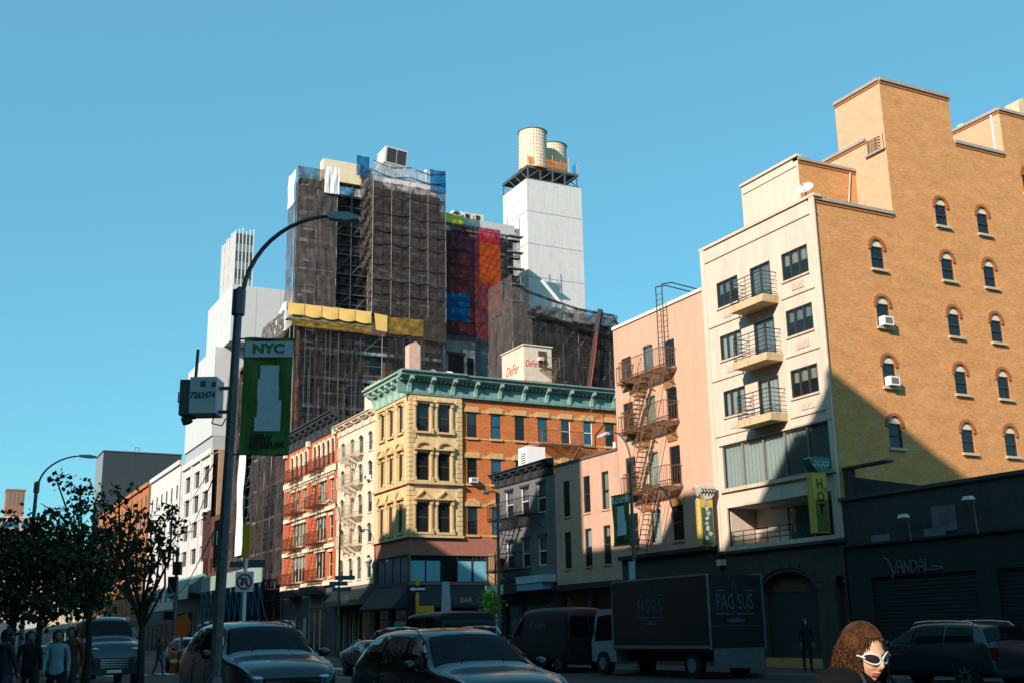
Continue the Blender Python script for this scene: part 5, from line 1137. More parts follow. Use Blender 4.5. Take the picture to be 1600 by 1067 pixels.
b = MB(); b.path([(-.75, 0, z0 - .02), (-.7, 0, z0 - .14)], .1, 8); part('antenna_knob', b, STG, NB); b = MB(); b.tube((-.6, 0, z1), (-.58, 0, z1 + .6), .03, 6); b.path([(-.82, -.1, z0 + .25), (-.88, -.1, z0 + .25), (-.88, -.1, z0 + .45)], .012, 4); part('whip_antenna', b, STG, NB)
for k, z in enumerate((z0 + .04, z0 + .5)): b = MB(); b.box(-.12, -.05, z, .15, .05, z + .05); part('clamp', b, GALV, NB)
b = MB(); b.path([(-.2, 0, z0), (-.25, 0, z0 - .15), (-.05, 0, z0 - .2), (.02, 0, z0 - .05)], .012, 4); part('cable', b, STG, NB)
link('cabinet_number', text_mesh('7262474', .165, mat('ink_teal', (.01, .10, .14), .6), .003, .82, bold=.006), NB, (-.37, -.285, z0 + .34)); b = MB(); b.box(-.42, -.284, z1 - .2, -.32, -.281, z1 - .08); part('label_plate', b, STG, NB); b = MB(); b.box(-.2, -.3, z1 - .2, -.13, -.281, z1 - .1); part('connector', b, STG, NB)
L2 = lamp('street lamp with a green banner in front of the peach building', (26.6, 40.75, .14), 8.6, -1.6, PI / 2 - .0, 0, .085, 1.6, head=-.9)
L2.rotation_euler.z = -PI / 2 ; 
banner(L2, -1.55, -.15, 5.0, 7.2)
b = MB(); b.box(-.22, -.14, 2.6, .2, -.12, 4.3); part('pole_sign', b, mat('sign_blue_white', (.3, .55, .65), .6, .2, 5), L2)
L3 = lamp('street lamp whose arm crosses the red tenement', (26.6, 79, .14), 9.3, -2.3, -PI / 2, 0, .08, 2.2, head=-1.1)
L4 = lamp('distant street lamp at the far left above the trees', at(36, 950, D=60) * 1.0, 9.0, 2.0, th, rad(1), .11, 1.5); L4.location.z = .14
L5 = lamp('slim street lamp standing right at the left edge of the grey corner building', (26.6, 53.5, .14), 8.6, -1.1, -PI / 2, 0, .09, .4, head=-.5)

def sign_post(name, label, base, h, r=.035, m=None, cat='sign'):
    t = thing(name, label, cat, base, th); b = MB(); b.tube((0, 0, 0), (0, 0, h), r, 6); part('post', b, m or FR['white'], t); return t
SW = mat('sign_white', (.75, .75, .75), .5, .05); SRD = mat('sign_red', (.55, .02, .03), .5); SBK = mat('sign_black', (.01, .01, .01), .5); YEL = mat('signal_yellow', (.62, .36, .02), .5, .1)
p = at(379, 1000, D=42); t = sign_post('no_u_turn_sign', 'round no U-turn sign on a white post under a yellow plate', (p.x, p.y, .14), 5.5, .07)
b = MB(); b.box(-.32, -.08, 3.05, .32, -.06, 3.75); part('sign_plate', b, SW, t)
def ring(b, c, r0, r1, y0, y1, n=20, a0=0, a1=2 * PI):
    for i in range(n):
        p_, q_ = a0 + (a1 - a0) * i / n, a0 + (a1 - a0) * (i + 1) / n
        b.prism([(c[0] + r_ * math.cos(x), c[1] + r_ * math.sin(x)) for r_, x in ((r0, p_), (r1, p_), (r1, q_), (r0, q_))], y0, y1)
b = MB(); ring(b, (0, 3.4), .22, .28, -.092, -.081); b.prism([(-.2, 3.56), (-.16, 3.6), (.2, 3.24), (.16, 3.2)], -.094, -.0925); part('prohibition_ring', b, SRD, t)
b = MB(); ring(b, (0, 3.42), .06, .11, -.09, -.081, 8, 0, PI); b.box(.06, -.09, 3.25, .11, -.081, 3.42); b.box(-.11, -.09, 3.34, -.06, -.081, 3.42); b.prism([(-.17, 3.35), (-.0, 3.35), (-.085, 3.24)], -.09, -.081); part('arrow', b, SBK, t)
b = MB(); b.prism([(-.12, 4.25), (.12, 4.25), (.14, 5.4), (-.14, 5.4)], -.1, .1); part('yellow_plate', b, YEL, t); b = MB(); b.box(-.55, -.05, 3.9, -.05, -.03, 4.1); b.box(.1, -.05, 3.88, .7, -.03, 4.15); part('street_name_plate', b, STG, t)
p = at(652, 990, X=25.2); t = sign_post('one_way_sign', 'white arrow one way sign on a white post', (p.x, p.y, .14), 4.1, .045)
b = MB(); b.box(-.5, -.1, 3.82, .5, -.08, 4.18); part('sign_plate', b, SBK, t); b = MB(); b.prism([(-.45, 4.0), (-.22, 4.12), (-.22, 4.06), (.44, 4.06), (.44, 3.94), (-.22, 3.94), (-.22, 3.88)], -.112, -.101); part('arrow', b, SW, t)
b = MB(); b.box(-.09, -.07, 2.3, .09, .07, 4.6); part('signal_mount', b, YEL, t)
t = thing('traffic_signal', 'yellow traffic signal mounted beside the one way sign', 'traffic light', (p.x, p.y, 0), th)
b = MB(); b.box(.12, -.3, 2.35, .95, .1, 3.2); part('housing', b, YEL, t)
for i in range(2):
    for j in range(2): b = MB(); b.prism([(.22 + i * .4 + .14 * math.cos(a * PI / 6), 2.57 + j * .4 + .14 * math.sin(a * PI / 6)) for a in range(12)], -.46, -.301); part('visor', b, YEL, t)
p = at(697, 990, X=26.8); t = sign_post('parking_sign', 'tall narrow pale sign board in front of the corner building', (p.x, p.y, .14), 4.4, .04)
b = MB(); b.prism([(-.28, 2.5), (.3, 2.5), (.2, 4.4), (-.2, 4.4)], -.08, -.05); part('sign_plate', b, mat('sign_grey_blue', (.35, .42, .45), .6, .1), t)
t = thing('street_name_sign', 'blue green street name plates on the lamp before the cream building', 'sign', (26.55, 79.0, 0), th)
for i, z in enumerate((5.1, 4.7, 5.5)): b = MB(); b.box(-.6 + i * .2, -.2, z, .7 + i * .25, -.16, z + .3); part('sign_plate', b, mat('plate_teal', (.03, .11, .13), .5, .2), t)
# vertical hotel blades with the open-hand shaped heads
HY = mat('sign_gold', (.55, .38, .06), .6, .15, 6); HYD = mat('sign_olive', (.13, .12, .04), .7, .4, 5); HG = mat('emblem_grey', (.34, .4, .42), .5, .15, 6); HT = mat('emblem_teal', (.05, .14, .15), .5, .2, 6); HW = mat('emblem_pale', (.55, .52, .46), .5, .1, 6)
def blade(x, y, z0, z1, label, txt, head_m, line_m, face):
    t = thing('blade_sign', label, 'sign', (x, y, 0)); b = MB(); b.box(-.42, -.16, z0, .24, .16, z1); part('blade', b, HY, t)
    b = MB(); b.box(-.36, -.175, z0 + .05, .2, -.161, z0 + (z1 - z0) * (.55 if txt else .82)); part('blade_picture', b, face, t)
    if txt:
        for i, ch in enumerate(txt): link('blade_letter', text_mesh(ch, .48, HYD, .01, .9, bold=.02), t, (-.1, -.17, z1 - .42 - i * .47))
        ring_b = MB(); ring(ring_b, (.14, z1 - .62), .05, .08, -.175, -.162, 8); part('blade_letter', ring_b, HYD, t)
    else:
        for i in range(12): b = MB(); b.box(-.426, -.1 + (i % 2) * .06, z0 + .1 + i * .2, -.421, .0 + (i % 2) * .06, z0 + .2 + i * .2); part('blade_mark', b, HW, t)
        rnd = random.Random(4)
        for i in range(9):
            c = (rnd.uniform(-.2, .06), z0 + .3 + i * .21); b = MB(); b.prism([(c[0] + rnd.uniform(.05, .14) * math.cos(a), c[1] + rnd.uniform(.05, .14) * math.sin(a)) for a in (0, .9, 1.8, 2.7, 3.7, 4.6, 5.5)], -.185 - i * .001, -.176); part('leaf_print', b, (HW, HG)[i % 2], t)
    top = MB(); pts = [(-.75, z1 + .62), (-.6, z1 + .72), (-.4, z1 + .68), (-.2, z1 + .75), (0, z1 + .68), (.2, z1 + .75), (.4, z1 + .68), (.58, z1 + .72), (.7, z1 + .6), (.55, z1 + .3), (.25, z1 + .05), (0, z1 + .01), (-.25, z1 + .05), (-.58, z1 + .3)]
    pts = [(p[0] * .68, z1 + (p[1] - z1) * .8) for p in pts]; top.prism(pts, -.2, .2); part('emblem', top, head_m, t)
    for k, c in enumerate((-.3, -.14, .03, .18, .32)):
        b = MB(); ring(b, (c, z1 + .34), .06, .1, -.222, -.201, 9, rad(200) + k * .1, rad(470)); b.box(c - .02, -.22, z1 + .12 + abs(c) * .25, c + .02, -.201, z1 + .30); part('emblem_line', b, line_m, t)
    return t
blade(29.3, 39.2, 5.0, 6.95, 'gold blade sign with leaf pictures and a pale lotus emblem on the peach wall', '', HW, SBK, mat('picture_dark', (.05, .09, .06), .6, .5, 6))
blade(29.25, 32.2, 4.95, 7.15, 'gold blade sign reading HOT with a dark lotus emblem at the beige corner', 'HOT', HT, HG, HYD)

# ================================================================== TREES
BARK = mat('bark', (.045, .038, .03), .95, .3, 12, bump=.5, bscale=40)
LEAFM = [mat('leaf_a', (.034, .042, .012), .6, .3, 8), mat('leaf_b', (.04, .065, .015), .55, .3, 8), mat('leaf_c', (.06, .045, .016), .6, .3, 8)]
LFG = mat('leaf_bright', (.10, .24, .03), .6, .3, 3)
def leaf(b, c, s, rnd, m=0):
    a = Vector((rnd.gauss(0, 1), rnd.gauss(0, 1), rnd.gauss(0, .7))).normalized(); u = a.orthogonal().normalized(); q = Matrix.Rotation(rnd.uniform(0, 6.3), 3, a); u = q @ u; v = a.cross(u)
    k = len(b.v); w_ = s * .38; fold = a * s * .12
    for x, y, f_ in ((-.5, 0, 0), (-.15, -1, 1), (.2, -.75, 1), (.55, 0, 0), (.2, .75, 1), (-.15, 1, 1)): b.v.append(tuple(c + u * x * s + v * y * w_ + fold * f_))
    b.f += [(k, k + 1, k + 2, k + 3), (k, k + 3, k + 4, k + 5)]; b.m += [m, m]
def tree(label, base, clumps, trunk_top, r=.07, per=170, ls=.13, seed=1, mats=None, group='street trees'):
    rnd = random.Random(seed); t = thing('street_tree', label, 'tree', base, 0, group); B0 = Vector(base)
    b = MB(); tt = Vector(trunk_top) - B0; mid = tt * .5 + Vector((rnd.uniform(-.1, .1), rnd.uniform(-.1, .1), 0)); b.path([(0, 0, -.05), tuple(mid), tuple(tt)], r, 7, r2=r * .65)
    for c, rr in clumps:
        c = Vector(c) - B0; m1 = tt.lerp(c, .5) + Vector((rnd.uniform(-.25, .25), rnd.uniform(-.25, .25), -.12)); b.path([tuple(tt * rnd.uniform(.75, 1)), tuple(m1), tuple(c), tuple(c + Vector((rnd.uniform(-.3, .3), rnd.uniform(-.3, .3), rr * .6)))], r * .38, 5, r2=.008)
    part('trunk', b, BARK, t); cr = MB()
    tw = MB()
    for c, rr in clumps:
        c = Vector(c) - B0; n = int(per * 1.25 * rr * rr / .25)
        subs = [(c + Vector((rnd.gauss(0, 1), rnd.gauss(0, 1), rnd.gauss(0, .8))) * rr * .75, rr * rnd.uniform(.3, .6)) for _ in range(max(5, int(14 * rr / .5)))]
        for s_, sr in subs: tw.tube(c, s_, .01, 3, .004, cap=False)
        for i in range(n): s_, sr = rnd.choice(subs); leaf(cr, s_ + Vector((rnd.gauss(0, 1), rnd.gauss(0, 1), rnd.gauss(0, .8))) * sr * .75, ls * rnd.uniform(.6, 1.25), rnd, rnd.randrange(3))
    part('twigs', tw, BARK, t)['kind'] = 'stuff'; part('crown', cr, mats or LEAFM, t); return t
def clumps_px(lst, D, dj=1.0, seed=3):
    rnd = random.Random(seed); return [(at(x, y, D=D + rnd.uniform(-dj, dj)), r_ * D / 1776.5 * 1.0) for x, y, r_ in lst]
def tb(px, D): p = at(px, 1000, D=D); return (p.x, p.y, .14)
D = 28
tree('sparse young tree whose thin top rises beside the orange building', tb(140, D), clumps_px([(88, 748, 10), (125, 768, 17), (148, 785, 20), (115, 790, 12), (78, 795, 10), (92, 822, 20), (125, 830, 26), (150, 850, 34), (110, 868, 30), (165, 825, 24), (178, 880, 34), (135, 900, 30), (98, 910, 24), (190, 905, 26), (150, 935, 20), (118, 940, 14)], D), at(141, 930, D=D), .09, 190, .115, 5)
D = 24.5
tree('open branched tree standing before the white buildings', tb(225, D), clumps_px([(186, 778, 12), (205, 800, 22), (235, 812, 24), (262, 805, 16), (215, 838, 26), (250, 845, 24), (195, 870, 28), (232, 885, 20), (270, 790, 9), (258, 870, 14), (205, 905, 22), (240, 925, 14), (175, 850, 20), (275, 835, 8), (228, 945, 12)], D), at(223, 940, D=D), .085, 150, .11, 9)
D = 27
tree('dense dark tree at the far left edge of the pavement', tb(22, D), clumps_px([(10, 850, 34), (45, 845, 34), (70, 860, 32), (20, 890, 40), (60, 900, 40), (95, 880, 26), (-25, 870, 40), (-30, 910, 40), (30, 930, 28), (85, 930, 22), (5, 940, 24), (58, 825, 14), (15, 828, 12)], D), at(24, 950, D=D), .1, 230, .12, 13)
D = 33
tree('dark tree in the row behind the sparse one', tb(62, D), clumps_px([(60, 870, 34), (100, 850, 34), (130, 880, 36), (90, 915, 34), (40, 920, 30), (150, 915, 26), (120, 945, 20), (70, 950, 18)], D), at(64, 955, D=D), .09, 200, .13, 17)
D = 95
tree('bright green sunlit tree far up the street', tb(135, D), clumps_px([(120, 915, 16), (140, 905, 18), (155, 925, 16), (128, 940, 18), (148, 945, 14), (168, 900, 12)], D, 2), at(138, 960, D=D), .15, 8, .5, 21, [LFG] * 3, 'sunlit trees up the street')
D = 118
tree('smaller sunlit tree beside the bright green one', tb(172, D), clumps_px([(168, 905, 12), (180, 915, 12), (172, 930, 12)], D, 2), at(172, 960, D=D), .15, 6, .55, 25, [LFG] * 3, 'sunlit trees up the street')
t = thing('potted_bush', 'bright green bush at the corner of the small grey building', 'bush', (28.7, at(770, 1000, X=28.7).y, .14)); b = MB(); rnd = random.Random(2)
for i in range(420): leaf(b, Vector((rnd.gauss(0, .28), rnd.gauss(0, .28), 3.1 + rnd.gauss(0, .36))), .2, rnd, 0)
part('foliage', b, mat('leaf_lime', (.22, .42, .04), .6, .2, 5), t); b = MB(); b.tube((0, 0, 0), (0, 0, 3.0), .04, 6); b.lathe([(.28, 0), (.36, .5), (.3, .5), (.28, .45)], 10); part('planter', b, BARK, t)

# ================================================================== VEHICLES
def paint(name, col, rough=.22, metal=.3):
    m = mat(name, col, rough, .05, 2, metal, .5); m.node_tree.nodes['Principled BSDF'].inputs['Coat Weight'].default_value = .45; m.node_tree.nodes['Principled BSDF'].inputs['Coat Roughness'].default_value = .05; return m
BLK = paint('paint_black', (.012, .013, .015)); NAV = paint('paint_navy', (.02, .03, .045)); GRY = paint('paint_grey', (.05, .055, .06))
VBK = mat('van_black', (.012, .012, .013), .45, .1)
TYRE = mat('tyre', (.015, .015, .015), .9, .1); RIM = mat('rim', (.25, .26, .27), .35, .1, metal=.9); CHR = mat('chrome', (.55, .56, .58), .15, .02, metal=1); TRIMB = mat('trim_black', (.01, .01, .01), .5)
CG = glass('car_glass', (.006, .008, .011), .08, .02, .28); LENS = mat('lens', (.5, .52, .55), .15, .05, metal=.5, spec=.8); TAIL = mat('tail_red', (.10, .008, .008), .2, .05)
SUV = [(2.40, 2.40, .62, .66, .68, .5), (2.30, 2.28, .82, .86, .93, .7), (1.9, 1.9, .92, .99, 1.05, .78), (1.15, 1.12, .95, 1.07, 1.13, .84), (.75, .42, .96, 1.08, 1.62, .66), (.1, .0, .97, 1.09, 1.70, .69), (-.8, -.8, .97, 1.10, 1.71, .69), (-1.6, -1.55, .96, 1.11, 1.68, .68), (-2.15, -1.98, .94, 1.12, 1.60, .66), (-2.36, -2.30, .90, 1.10, 1.16, .80), (-2.44, -2.44, .84, .7, .74, .6)]
SEDAN = [(2.40, 2.40, .62, .58, .6, .5), (2.30, 2.28, .82, .74, .79, .7), (1.8, 1.8, .88, .84, .90, .76), (1.0, .98, .9, .93, .98, .78), (.5, .1, .9, .95, 1.36, .58), (.0, -.2, .91, .96, 1.44, .60), (-.6, -.65, .91, .97, 1.44, .60), (-1.2, -1.1, .9, .98, 1.36, .58), (-1.75, -1.85, .88, 1.0, 1.05, .7), (-2.2, -2.2, .84, .96, 1.0, .66), (-2.42, -2.42, .74, .6, .62, .5)]
PICK = [(2.75, 2.75, .80, .80, .82, .7), (2.68, 2.66, .92, 1.10, 1.16, .84), (2.2, 2.2, .98, 1.20, 1.26, .88), (1.45, 1.42, 1.0, 1.24, 1.30, .9), (1.05, .8, 1.0, 1.26, 1.86, .74), (.5, .4, 1.0, 1.26, 1.95, .76), (-.3, -.3, 1.0, 1.27, 1.95, .76), (-1.4, -1.4, 1.0, 1.27, 1.93, .76), (-2.5, -2.4, .99, 1.27, 1.88, .75), (-2.75, -2.68, .96, 1.25, 1.35, .85), (-2.82, -2.82, .9, .8, .84, .7)]
VAN = [(2.75, 2.75, .80, .70, .72, .7), (2.65, 2.6, .94, 1.05, 1.12, .84), (2.3, 2.25, .98, 1.22, 1.28, .88), (1.9, 1.85, 1.0, 1.34, 1.42, .9), (1.55, 1.05, 1.0, 1.36, 2.35, .82), (1.0, .7, 1.0, 1.36, 2.55, .86), (-.3, -.3, 1.0, 1.36, 2.6, .88), (-1.6, -1.6, 1.0, 1.36, 2.6, .88), (-2.6, -2.55, 1.0, 1.36, 2.55, .87), (-2.74, -2.70, .98, 1.3, 2.3, .86), (-2.8, -2.8, .95, .8, .84, .86)]
def sm(a, b, t): return a + (b - a) * t
def car(name, label, cat, prof, loc, rz, m, sx=1, sz=1, panel_van=False, rack=True, wh=None, mirror=None, group='parked cars'):
    T = thing(name, label, cat, loc, rz, group)
    def ringp(s):
        k = min(int(s), len(prof) - 2); t = s - k; A, B_ = prof[k], prof[k + 1]; xb, xr, wb, zb, zr, wr = [sm(A[i], B_[i], t) for i in range(6)]
        bott = .30
        P_ = [(xb, wb - .10, bott), (xb, wb - .015, bott + .12), (xb, wb + .01, min(zb - .1, .62)), (xb, wb, sm(.62, zb, .7) if zb > .7 else zb - .02), (xb, wb - .03, zb), (sm(xb, xr, .5), sm(wb - .03, wr, .42), sm(zb, zr, .5)), (xr, wr + .02, zr - .085), (xr, wr - .05, zr - .03), (xr, wr * .55, zr + .0), (xr, 0, zr + .012)]
        return [Vector((p[0] * sx, p[1], p[2] * sz)) for p in P_]
    ns = []; L_ = len(prof) - 1
    for i in range(L_): ns += [i, i + .5]
    ns.append(L_)
    b = MB(); n = 10; rows = []
    for s in ns:
        R = ringp(s); full = R + [Vector((p.x, -p.y, p.z)) for p in R[-2::-1]]; k = len(b.v); b.v += [tuple(p) for p in full]; rows.append((k, len(full)))
    for a in range(len(rows) - 1):
        k0, c = rows[a]; k1 = rows[a + 1][0]
        for i in range(c - 1): b.f.append((k0 + i, k0 + i + 1, k1 + i + 1, k1 + i)); b.m.append(0)
        b.f.append((k0 + c - 1, k0, k1, k1 + c - 1)); b.m.append(0)
    b.f.append(tuple(rows[0][0] + i for i in range(rows[0][1] - 1, -1, -1))); b.m.append(0); b.f.append(tuple(rows[-1][0] + i for i in range(rows[-1][1]))); b.m.append(0)
    o = part('body', b, m, T, smooth=True)
    bm = bmesh.new(); bm.from_mesh(o.data); bmesh.ops.remove_doubles(bm, verts=bm.verts, dist=.0005); bmesh.ops.recalc_face_normals(bm, faces=bm.faces); bm.to_mesh(o.data); bm.free()
    md = o.modifiers.new('edge', 'SUBSURF'); md.levels = 1; md.render_levels = 1
    def off(p, q, r_, d): return (q - p).cross(r_ - p).normalized() * d
    def pane(name, s0, s1, i0, i1, side, mm=CG, d=.02, ns_=4, ni=3):
        g = MB(); pts = []
        for a in range(ns_ + 1):
            R = ringp(sm(s0, s1, a / ns_)); row = []
            for c in range(ni + 1):
                t = sm(i0, i1, c / ni); k = min(int(t), len(R) - 2); q = R[k].lerp(R[k + 1], t - k); row.append(Vector((q.x, q.y * side, q.z)))
            pts.append(row)
        nrm = (pts[-1][0] - pts[0][0]).cross(pts[0][-1] - pts[0][0]); nrm.normalize()
        cen = Vector((0, 0, .9)); 
        if nrm.dot(pts[0][0] - cen) < 0: nrm = -nrm
        for a in range(ns_):
            for c in range(ni): g.face([tuple(p_ + nrm * d) for p_ in (pts[a][c], pts[a + 1][c], pts[a + 1][c + 1], pts[a][c + 1])])
        return part(name, g, mm, T, smooth=True)
    def fullpane(name, s0, s1, i0, mm=CG, d=.02):
        g = MB(); pts = []
        for a in range(4):
            R = ringp(sm(s0, s1, a / 3)); row = []
            for c in range(9):
                t = sm(i0, 9, c / 8); k = min(int(t), len(R) - 2); q = R[k].lerp(R[k + 1], t - k); row.append(q)
            row += [Vector((q.x, -q.y, q.z)) for q in row[-2::-1]]; pts.append(row)
        nrm = (pts[-1][8] - pts[0][8]).cross(Vector((0, 1, 0))).normalized(); nrm = nrm if nrm.z > 0 else -nrm
        for a in range(3):
            for c in range(len(pts[0]) - 1): g.face([tuple(p_ + nrm * d) for p_ in (pts[a][c], pts[a + 1][c], pts[a + 1][c + 1], pts[a][c + 1])])
        return part(name, g, mm, T, smooth=True)
    fullpane('windscreen', 3.12, 3.93, 6.35)
    if not panel_van: fullpane('rear_window', 8.12, 8.85, 6.5)
    for side in (1, -1):
        pane('side_window', 3.55, 4.9, 4.25, 5.85, side)
        if not panel_van: pane('side_window', 5.02, 6.1, 4.25, 5.85, side); pane('side_window', 6.22, 7.5, 4.3, 5.8, side)
        R = ringp(3.75); g = MB(); c = R[4]; y = side * (c.y + .02); g.box(c.x - .1, y, c.z - .02, c.x - .02, y + side * .1, c.z + .03); g.ball((c.x - .04, y + side * .17, c.z + .08), .07, .11, .085, 8); part('wing_mirror', g, mirror or m, T, smooth=True)
        for s in (5.0, 6.15): a = ringp(s); g = MB(); g.path([(p.x, side * (p.y + .006), p.z) for p in a[1:5]], .006, 3); part('door_seam', g, TRIMB, T)
        for s in (4.85, 6.0): a = ringp(s)[4]; g = MB(); g.box(a.x - .1, side * (a.y + .0), a.z - .14, a.x + .1, side * (a.y + .045), a.z - .11); part('door_handle', g, CHR if m is not BLK else TRIMB, T)
        R = ringp(1.0); g = MB(); g.ball((R[4].x - .12, side * (R[4].y - .2), R[4].z - .1), .2, .2, .07, 10); part('headlight', g, LENS, T, smooth=True)
        R = ringp(L_ - 1.0); g = MB(); g.box(R[4].x - .05 - .02, side * (R[4].y - .2), R[4].z - .35, R[4].x + .05, side * (R[4].y + .01), R[4].z - .05); part('tail_light', g, TAIL, T)
        if rack: g = MB(); g.path([tuple(Vector((ringp(s)[6].x, side * (ringp(s)[6].y + .0), ringp(s)[6].z + (.1 if 4.5 < s < 7.6 else .03)))) for s in (4.4, 4.7, 5.5, 6.5, 7.4, 7.7)], .02, 5); part('roof_rail', g, CHR, T, smooth=True)
    R = ringp(.7); xf = ringp(0)[0].x
    g = MB(); g.box(xf - .06, -.5, .5 * sz, xf + .05, .5, .78 * sz); gr = part('grille', g, TRIMB, T)
    for k in range(4): g = MB(); g.box(xf + .05, -.48, (.52 + k * .065) * sz, xf + .065, .48, (.545 + k * .065) * sz); part('grille_bar', g, CHR, gr)
    g = MB(); g.box(xf - .05, -.8, .34 * sz, xf + .09, .8, .47 * sz); part('bumper', g, m, T); g = MB(); g.box(xf + .091, -.25, .38 * sz, xf + .1, .25, .46 * sz); part('licence_plate', g, SW, T)
    g = MB()
    for y in (-.35, .35): g.path([tuple(ringp(3.15)[9] + Vector((.02, y, .025))), tuple(ringp(3.6)[9] + Vector((0, y + .28, .03)))], .008, 3)
    part('wiper', g, TRIMB, T)
    if prof is VAN:
        for y in (-.78, .04): g = MB(); g.box(-2.845 * sx, y, 1.5 * sz, -2.835 * sx, y + .74, 2.2 * sz); part('rear_window', g, CG, T)
    wr_ = wh or (.36 if prof is not SEDAN else .32)
    for x in (prof[2][0] * sx - .32, prof[-3][0] * sx + .55):
        for side in (1, -1):
            y = side * (prof[5][2] - .11); g = MB(); k = 18
            g.prism([(x + wr_ * math.cos(2 * PI * i / k), wr_ + wr_ * math.sin(2 * PI * i / k)) for i in range(k)], y - .11, y + .125) ; wo_ = part('wheel', g, TYRE, T)
            g = MB(); r2 = wr_ * .62; yy = y + side * .128
            for i in range(8):
                a = 2 * PI * i / 8; g.prism([(x + .05 * math.cos(a + 1.5), wr_ + .05 * math.sin(a + 1.5)), (x + r2 * math.cos(a + .12), wr_ + r2 * math.sin(a + .12)), (x + r2 * math.cos(a - .12), wr_ + r2 * math.sin(a - .12)), (x + .05 * math.cos(a - 1.5), wr_ + .05 * math.sin(a - 1.5))], min(yy, yy - side * .02), max(yy, yy - side * .02))
            part('rim', g, RIM, wo_)
    return T
S_ = -PI / 2; N_ = PI / 2
car('parked_suv', 'dark SUV nearest the camera with broad windscreen and glossy bonnet', 'car', SUV, (7.75, 17.2, 0), S_, BLK, 1, 1.0)
car('parked_suv', 'big black SUV parked just beyond the lamp pole with bright roof edge', 'car', SUV, (6.3, 24.0, 0), S_, NAV, 1.15, 1.14).scale = (1, 1.06, 1)
car('parked_pickup', 'tall dark truck with chrome grille half hidden by the tree trunk', 'truck', PICK, (6.6, 47.5, 0), S_, NAV, 1.05, 1.28, mirror=CHR)
car('parked_suv', 'silver blue car between the left trees and the black SUV', 'car', SUV, (9.4, 33.5, 0), S_, GRY, 1.0, 1.05)
car('dark_minivan', 'dark van moving away in the middle lane beyond the nearest SUV', 'car', VAN, (14.6, 33.5, 0), N_, VBK, .78, .88, rack=False, group='moving cars')
V = car('black_van', 'black high panel van with faint lettering parked before the grey building', 'van', VAN, (24.75, 44.7, 0), N_, VBK, 1.1, 1.02, True, rack=False, group='parked vans')
VG = mat('van_lettering', (.10, .11, .12), .6)
link('van_lettering', text_mesh('flowers', .5, VG, .006, 1, .3), V, (-.6, 1.03, 1.9), PI); 
car('parked_suv', 'dark car behind the woman in front of the graffiti shutters', 'car', SUV, (24.6, 22.9, 0), N_, NAV, 1.0, 1.0)
car('parked_sedan', 'small dark car low in the gap left of the nearest SUV', 'car', SEDAN, (17.5, 47, 0), S_, GRY)
car('parked_sedan', 'pale blue sedan farther along the far kerb by the red tenement', 'car', SEDAN, (24.7, 92, 0), N_, paint('paint_blue', (.04, .09, .13)))
for i, (x, y, l) in enumerate(((6.3, 56, 'dark car behind the tall truck under the trees'), (6.2, 64, 'second dark car behind the tall truck'), (13, 62, 'far car in the traffic lane near the crossing'), (17.5, 75, 'far oncoming car beyond the crossing'))):
    car('parked_sedan', l, 'car', SEDAN if i % 2 else SUV, (x, y, 0), S_, (GRY, NAV, BLK, GRY)[i])
# box truck
BX = thing('box_truck', 'black box truck with a pale shield logo parked at the far kerb', 'truck', (24.85, 35.0, 0), N_)
BXM = paint('truck_black', (.010, .010, .010), .45, 0); TRM = mat('truck_trim', (.22, .26, .28), .4, .1, metal=.5)
b = MB(); b.box(-3.1, -1.15, .95, 2.95, 1.15, 3.42); part('cargo_box', b, BXM, BX)
for y in (-1.17, 1.12): b = MB(); b.box(-3.12, y, 3.40, 2.97, y + .05, 3.47); b.box(-3.1, y, 1.0, 2.97, y + .05, 1.1); part('box_rail', b, TRM, BX)
b = MB()
for x in (-3.14, 2.93):
    for y in (-1.17, 1.12): b.box(x, y, .95, x + .05, y + .05, 3.45)
part('corner_post', b, TRM, BX)
b = MB(); b.box(-3.15, -1.05, .35, -3.101, 1.05, 1.0); part('tail_lift', b, mat('lift_grey', (.10, .12, .12), .6, .2), BX)
b = MB(); b.box(-3.0, -.45, .55, 3.9, .45, .9); part('chassis', b, TRIMB, BX)
b = MB(); b.xprism([(-1.02, .5), (1.02, .5), (1.02, 1.5), (.92, 2.42), (-.92, 2.42), (-1.02, 1.5)], 3.05, 4.45)
CBM = paint('cab_grey_blue', (.24, .33, .36), .4, .1)
b = MB(); b.prism([(3.05, .5), (4.8, .5), (4.85, 1.2), (4.45, 2.3), (4.2, 2.45), (3.05, 2.45)], -1.0, 1.0); cab = part('cab', b, CBM, BX)
for y in (-1.006, 1.001): b = MB(); b.prism([(3.3, 1.3), (4.6, 1.25), (4.3, 2.2), (3.3, 2.25)], y, y + .005); part('side_window', b, CG, cab)
b = MB(); b.face([(4.86, -.85, 1.25), (4.86, .85, 1.25), (4.48, .82, 2.28), (4.48, -.82, 2.28)]); part('windscreen', b, CG, cab)
b = MB(); b.box(4.6, 1.02, 1.5, 4.68, 1.22, 1.95); b.box(4.6, -1.22, 1.5, 4.68, -1.02, 1.95); part('wing_mirror', b, TRIMB, cab)
for x in (3.9, -1.9):
    for y in (-.95, .95):
        g = MB(); k = 18; g.prism([(x + .44 * math.cos(2 * PI * i / k), .44 + .44 * math.sin(2 * PI * i / k)) for i in range(k)], y - .14, y + .14); wo_ = part('wheel', g, TYRE, BX)
        g = MB(); g.prism([(x + .24 * math.cos(2 * PI * i / k), .44 + .24 * math.sin(2 * PI * i / k)) for i in range(k)], (y + .141) if y > 0 else y - .15, (y + .15) if y > 0 else y - .141); part('rim', g, TRM, wo_)
LGM = mat('logo_teal', (.075, .11, .125), .6, .2, 6)
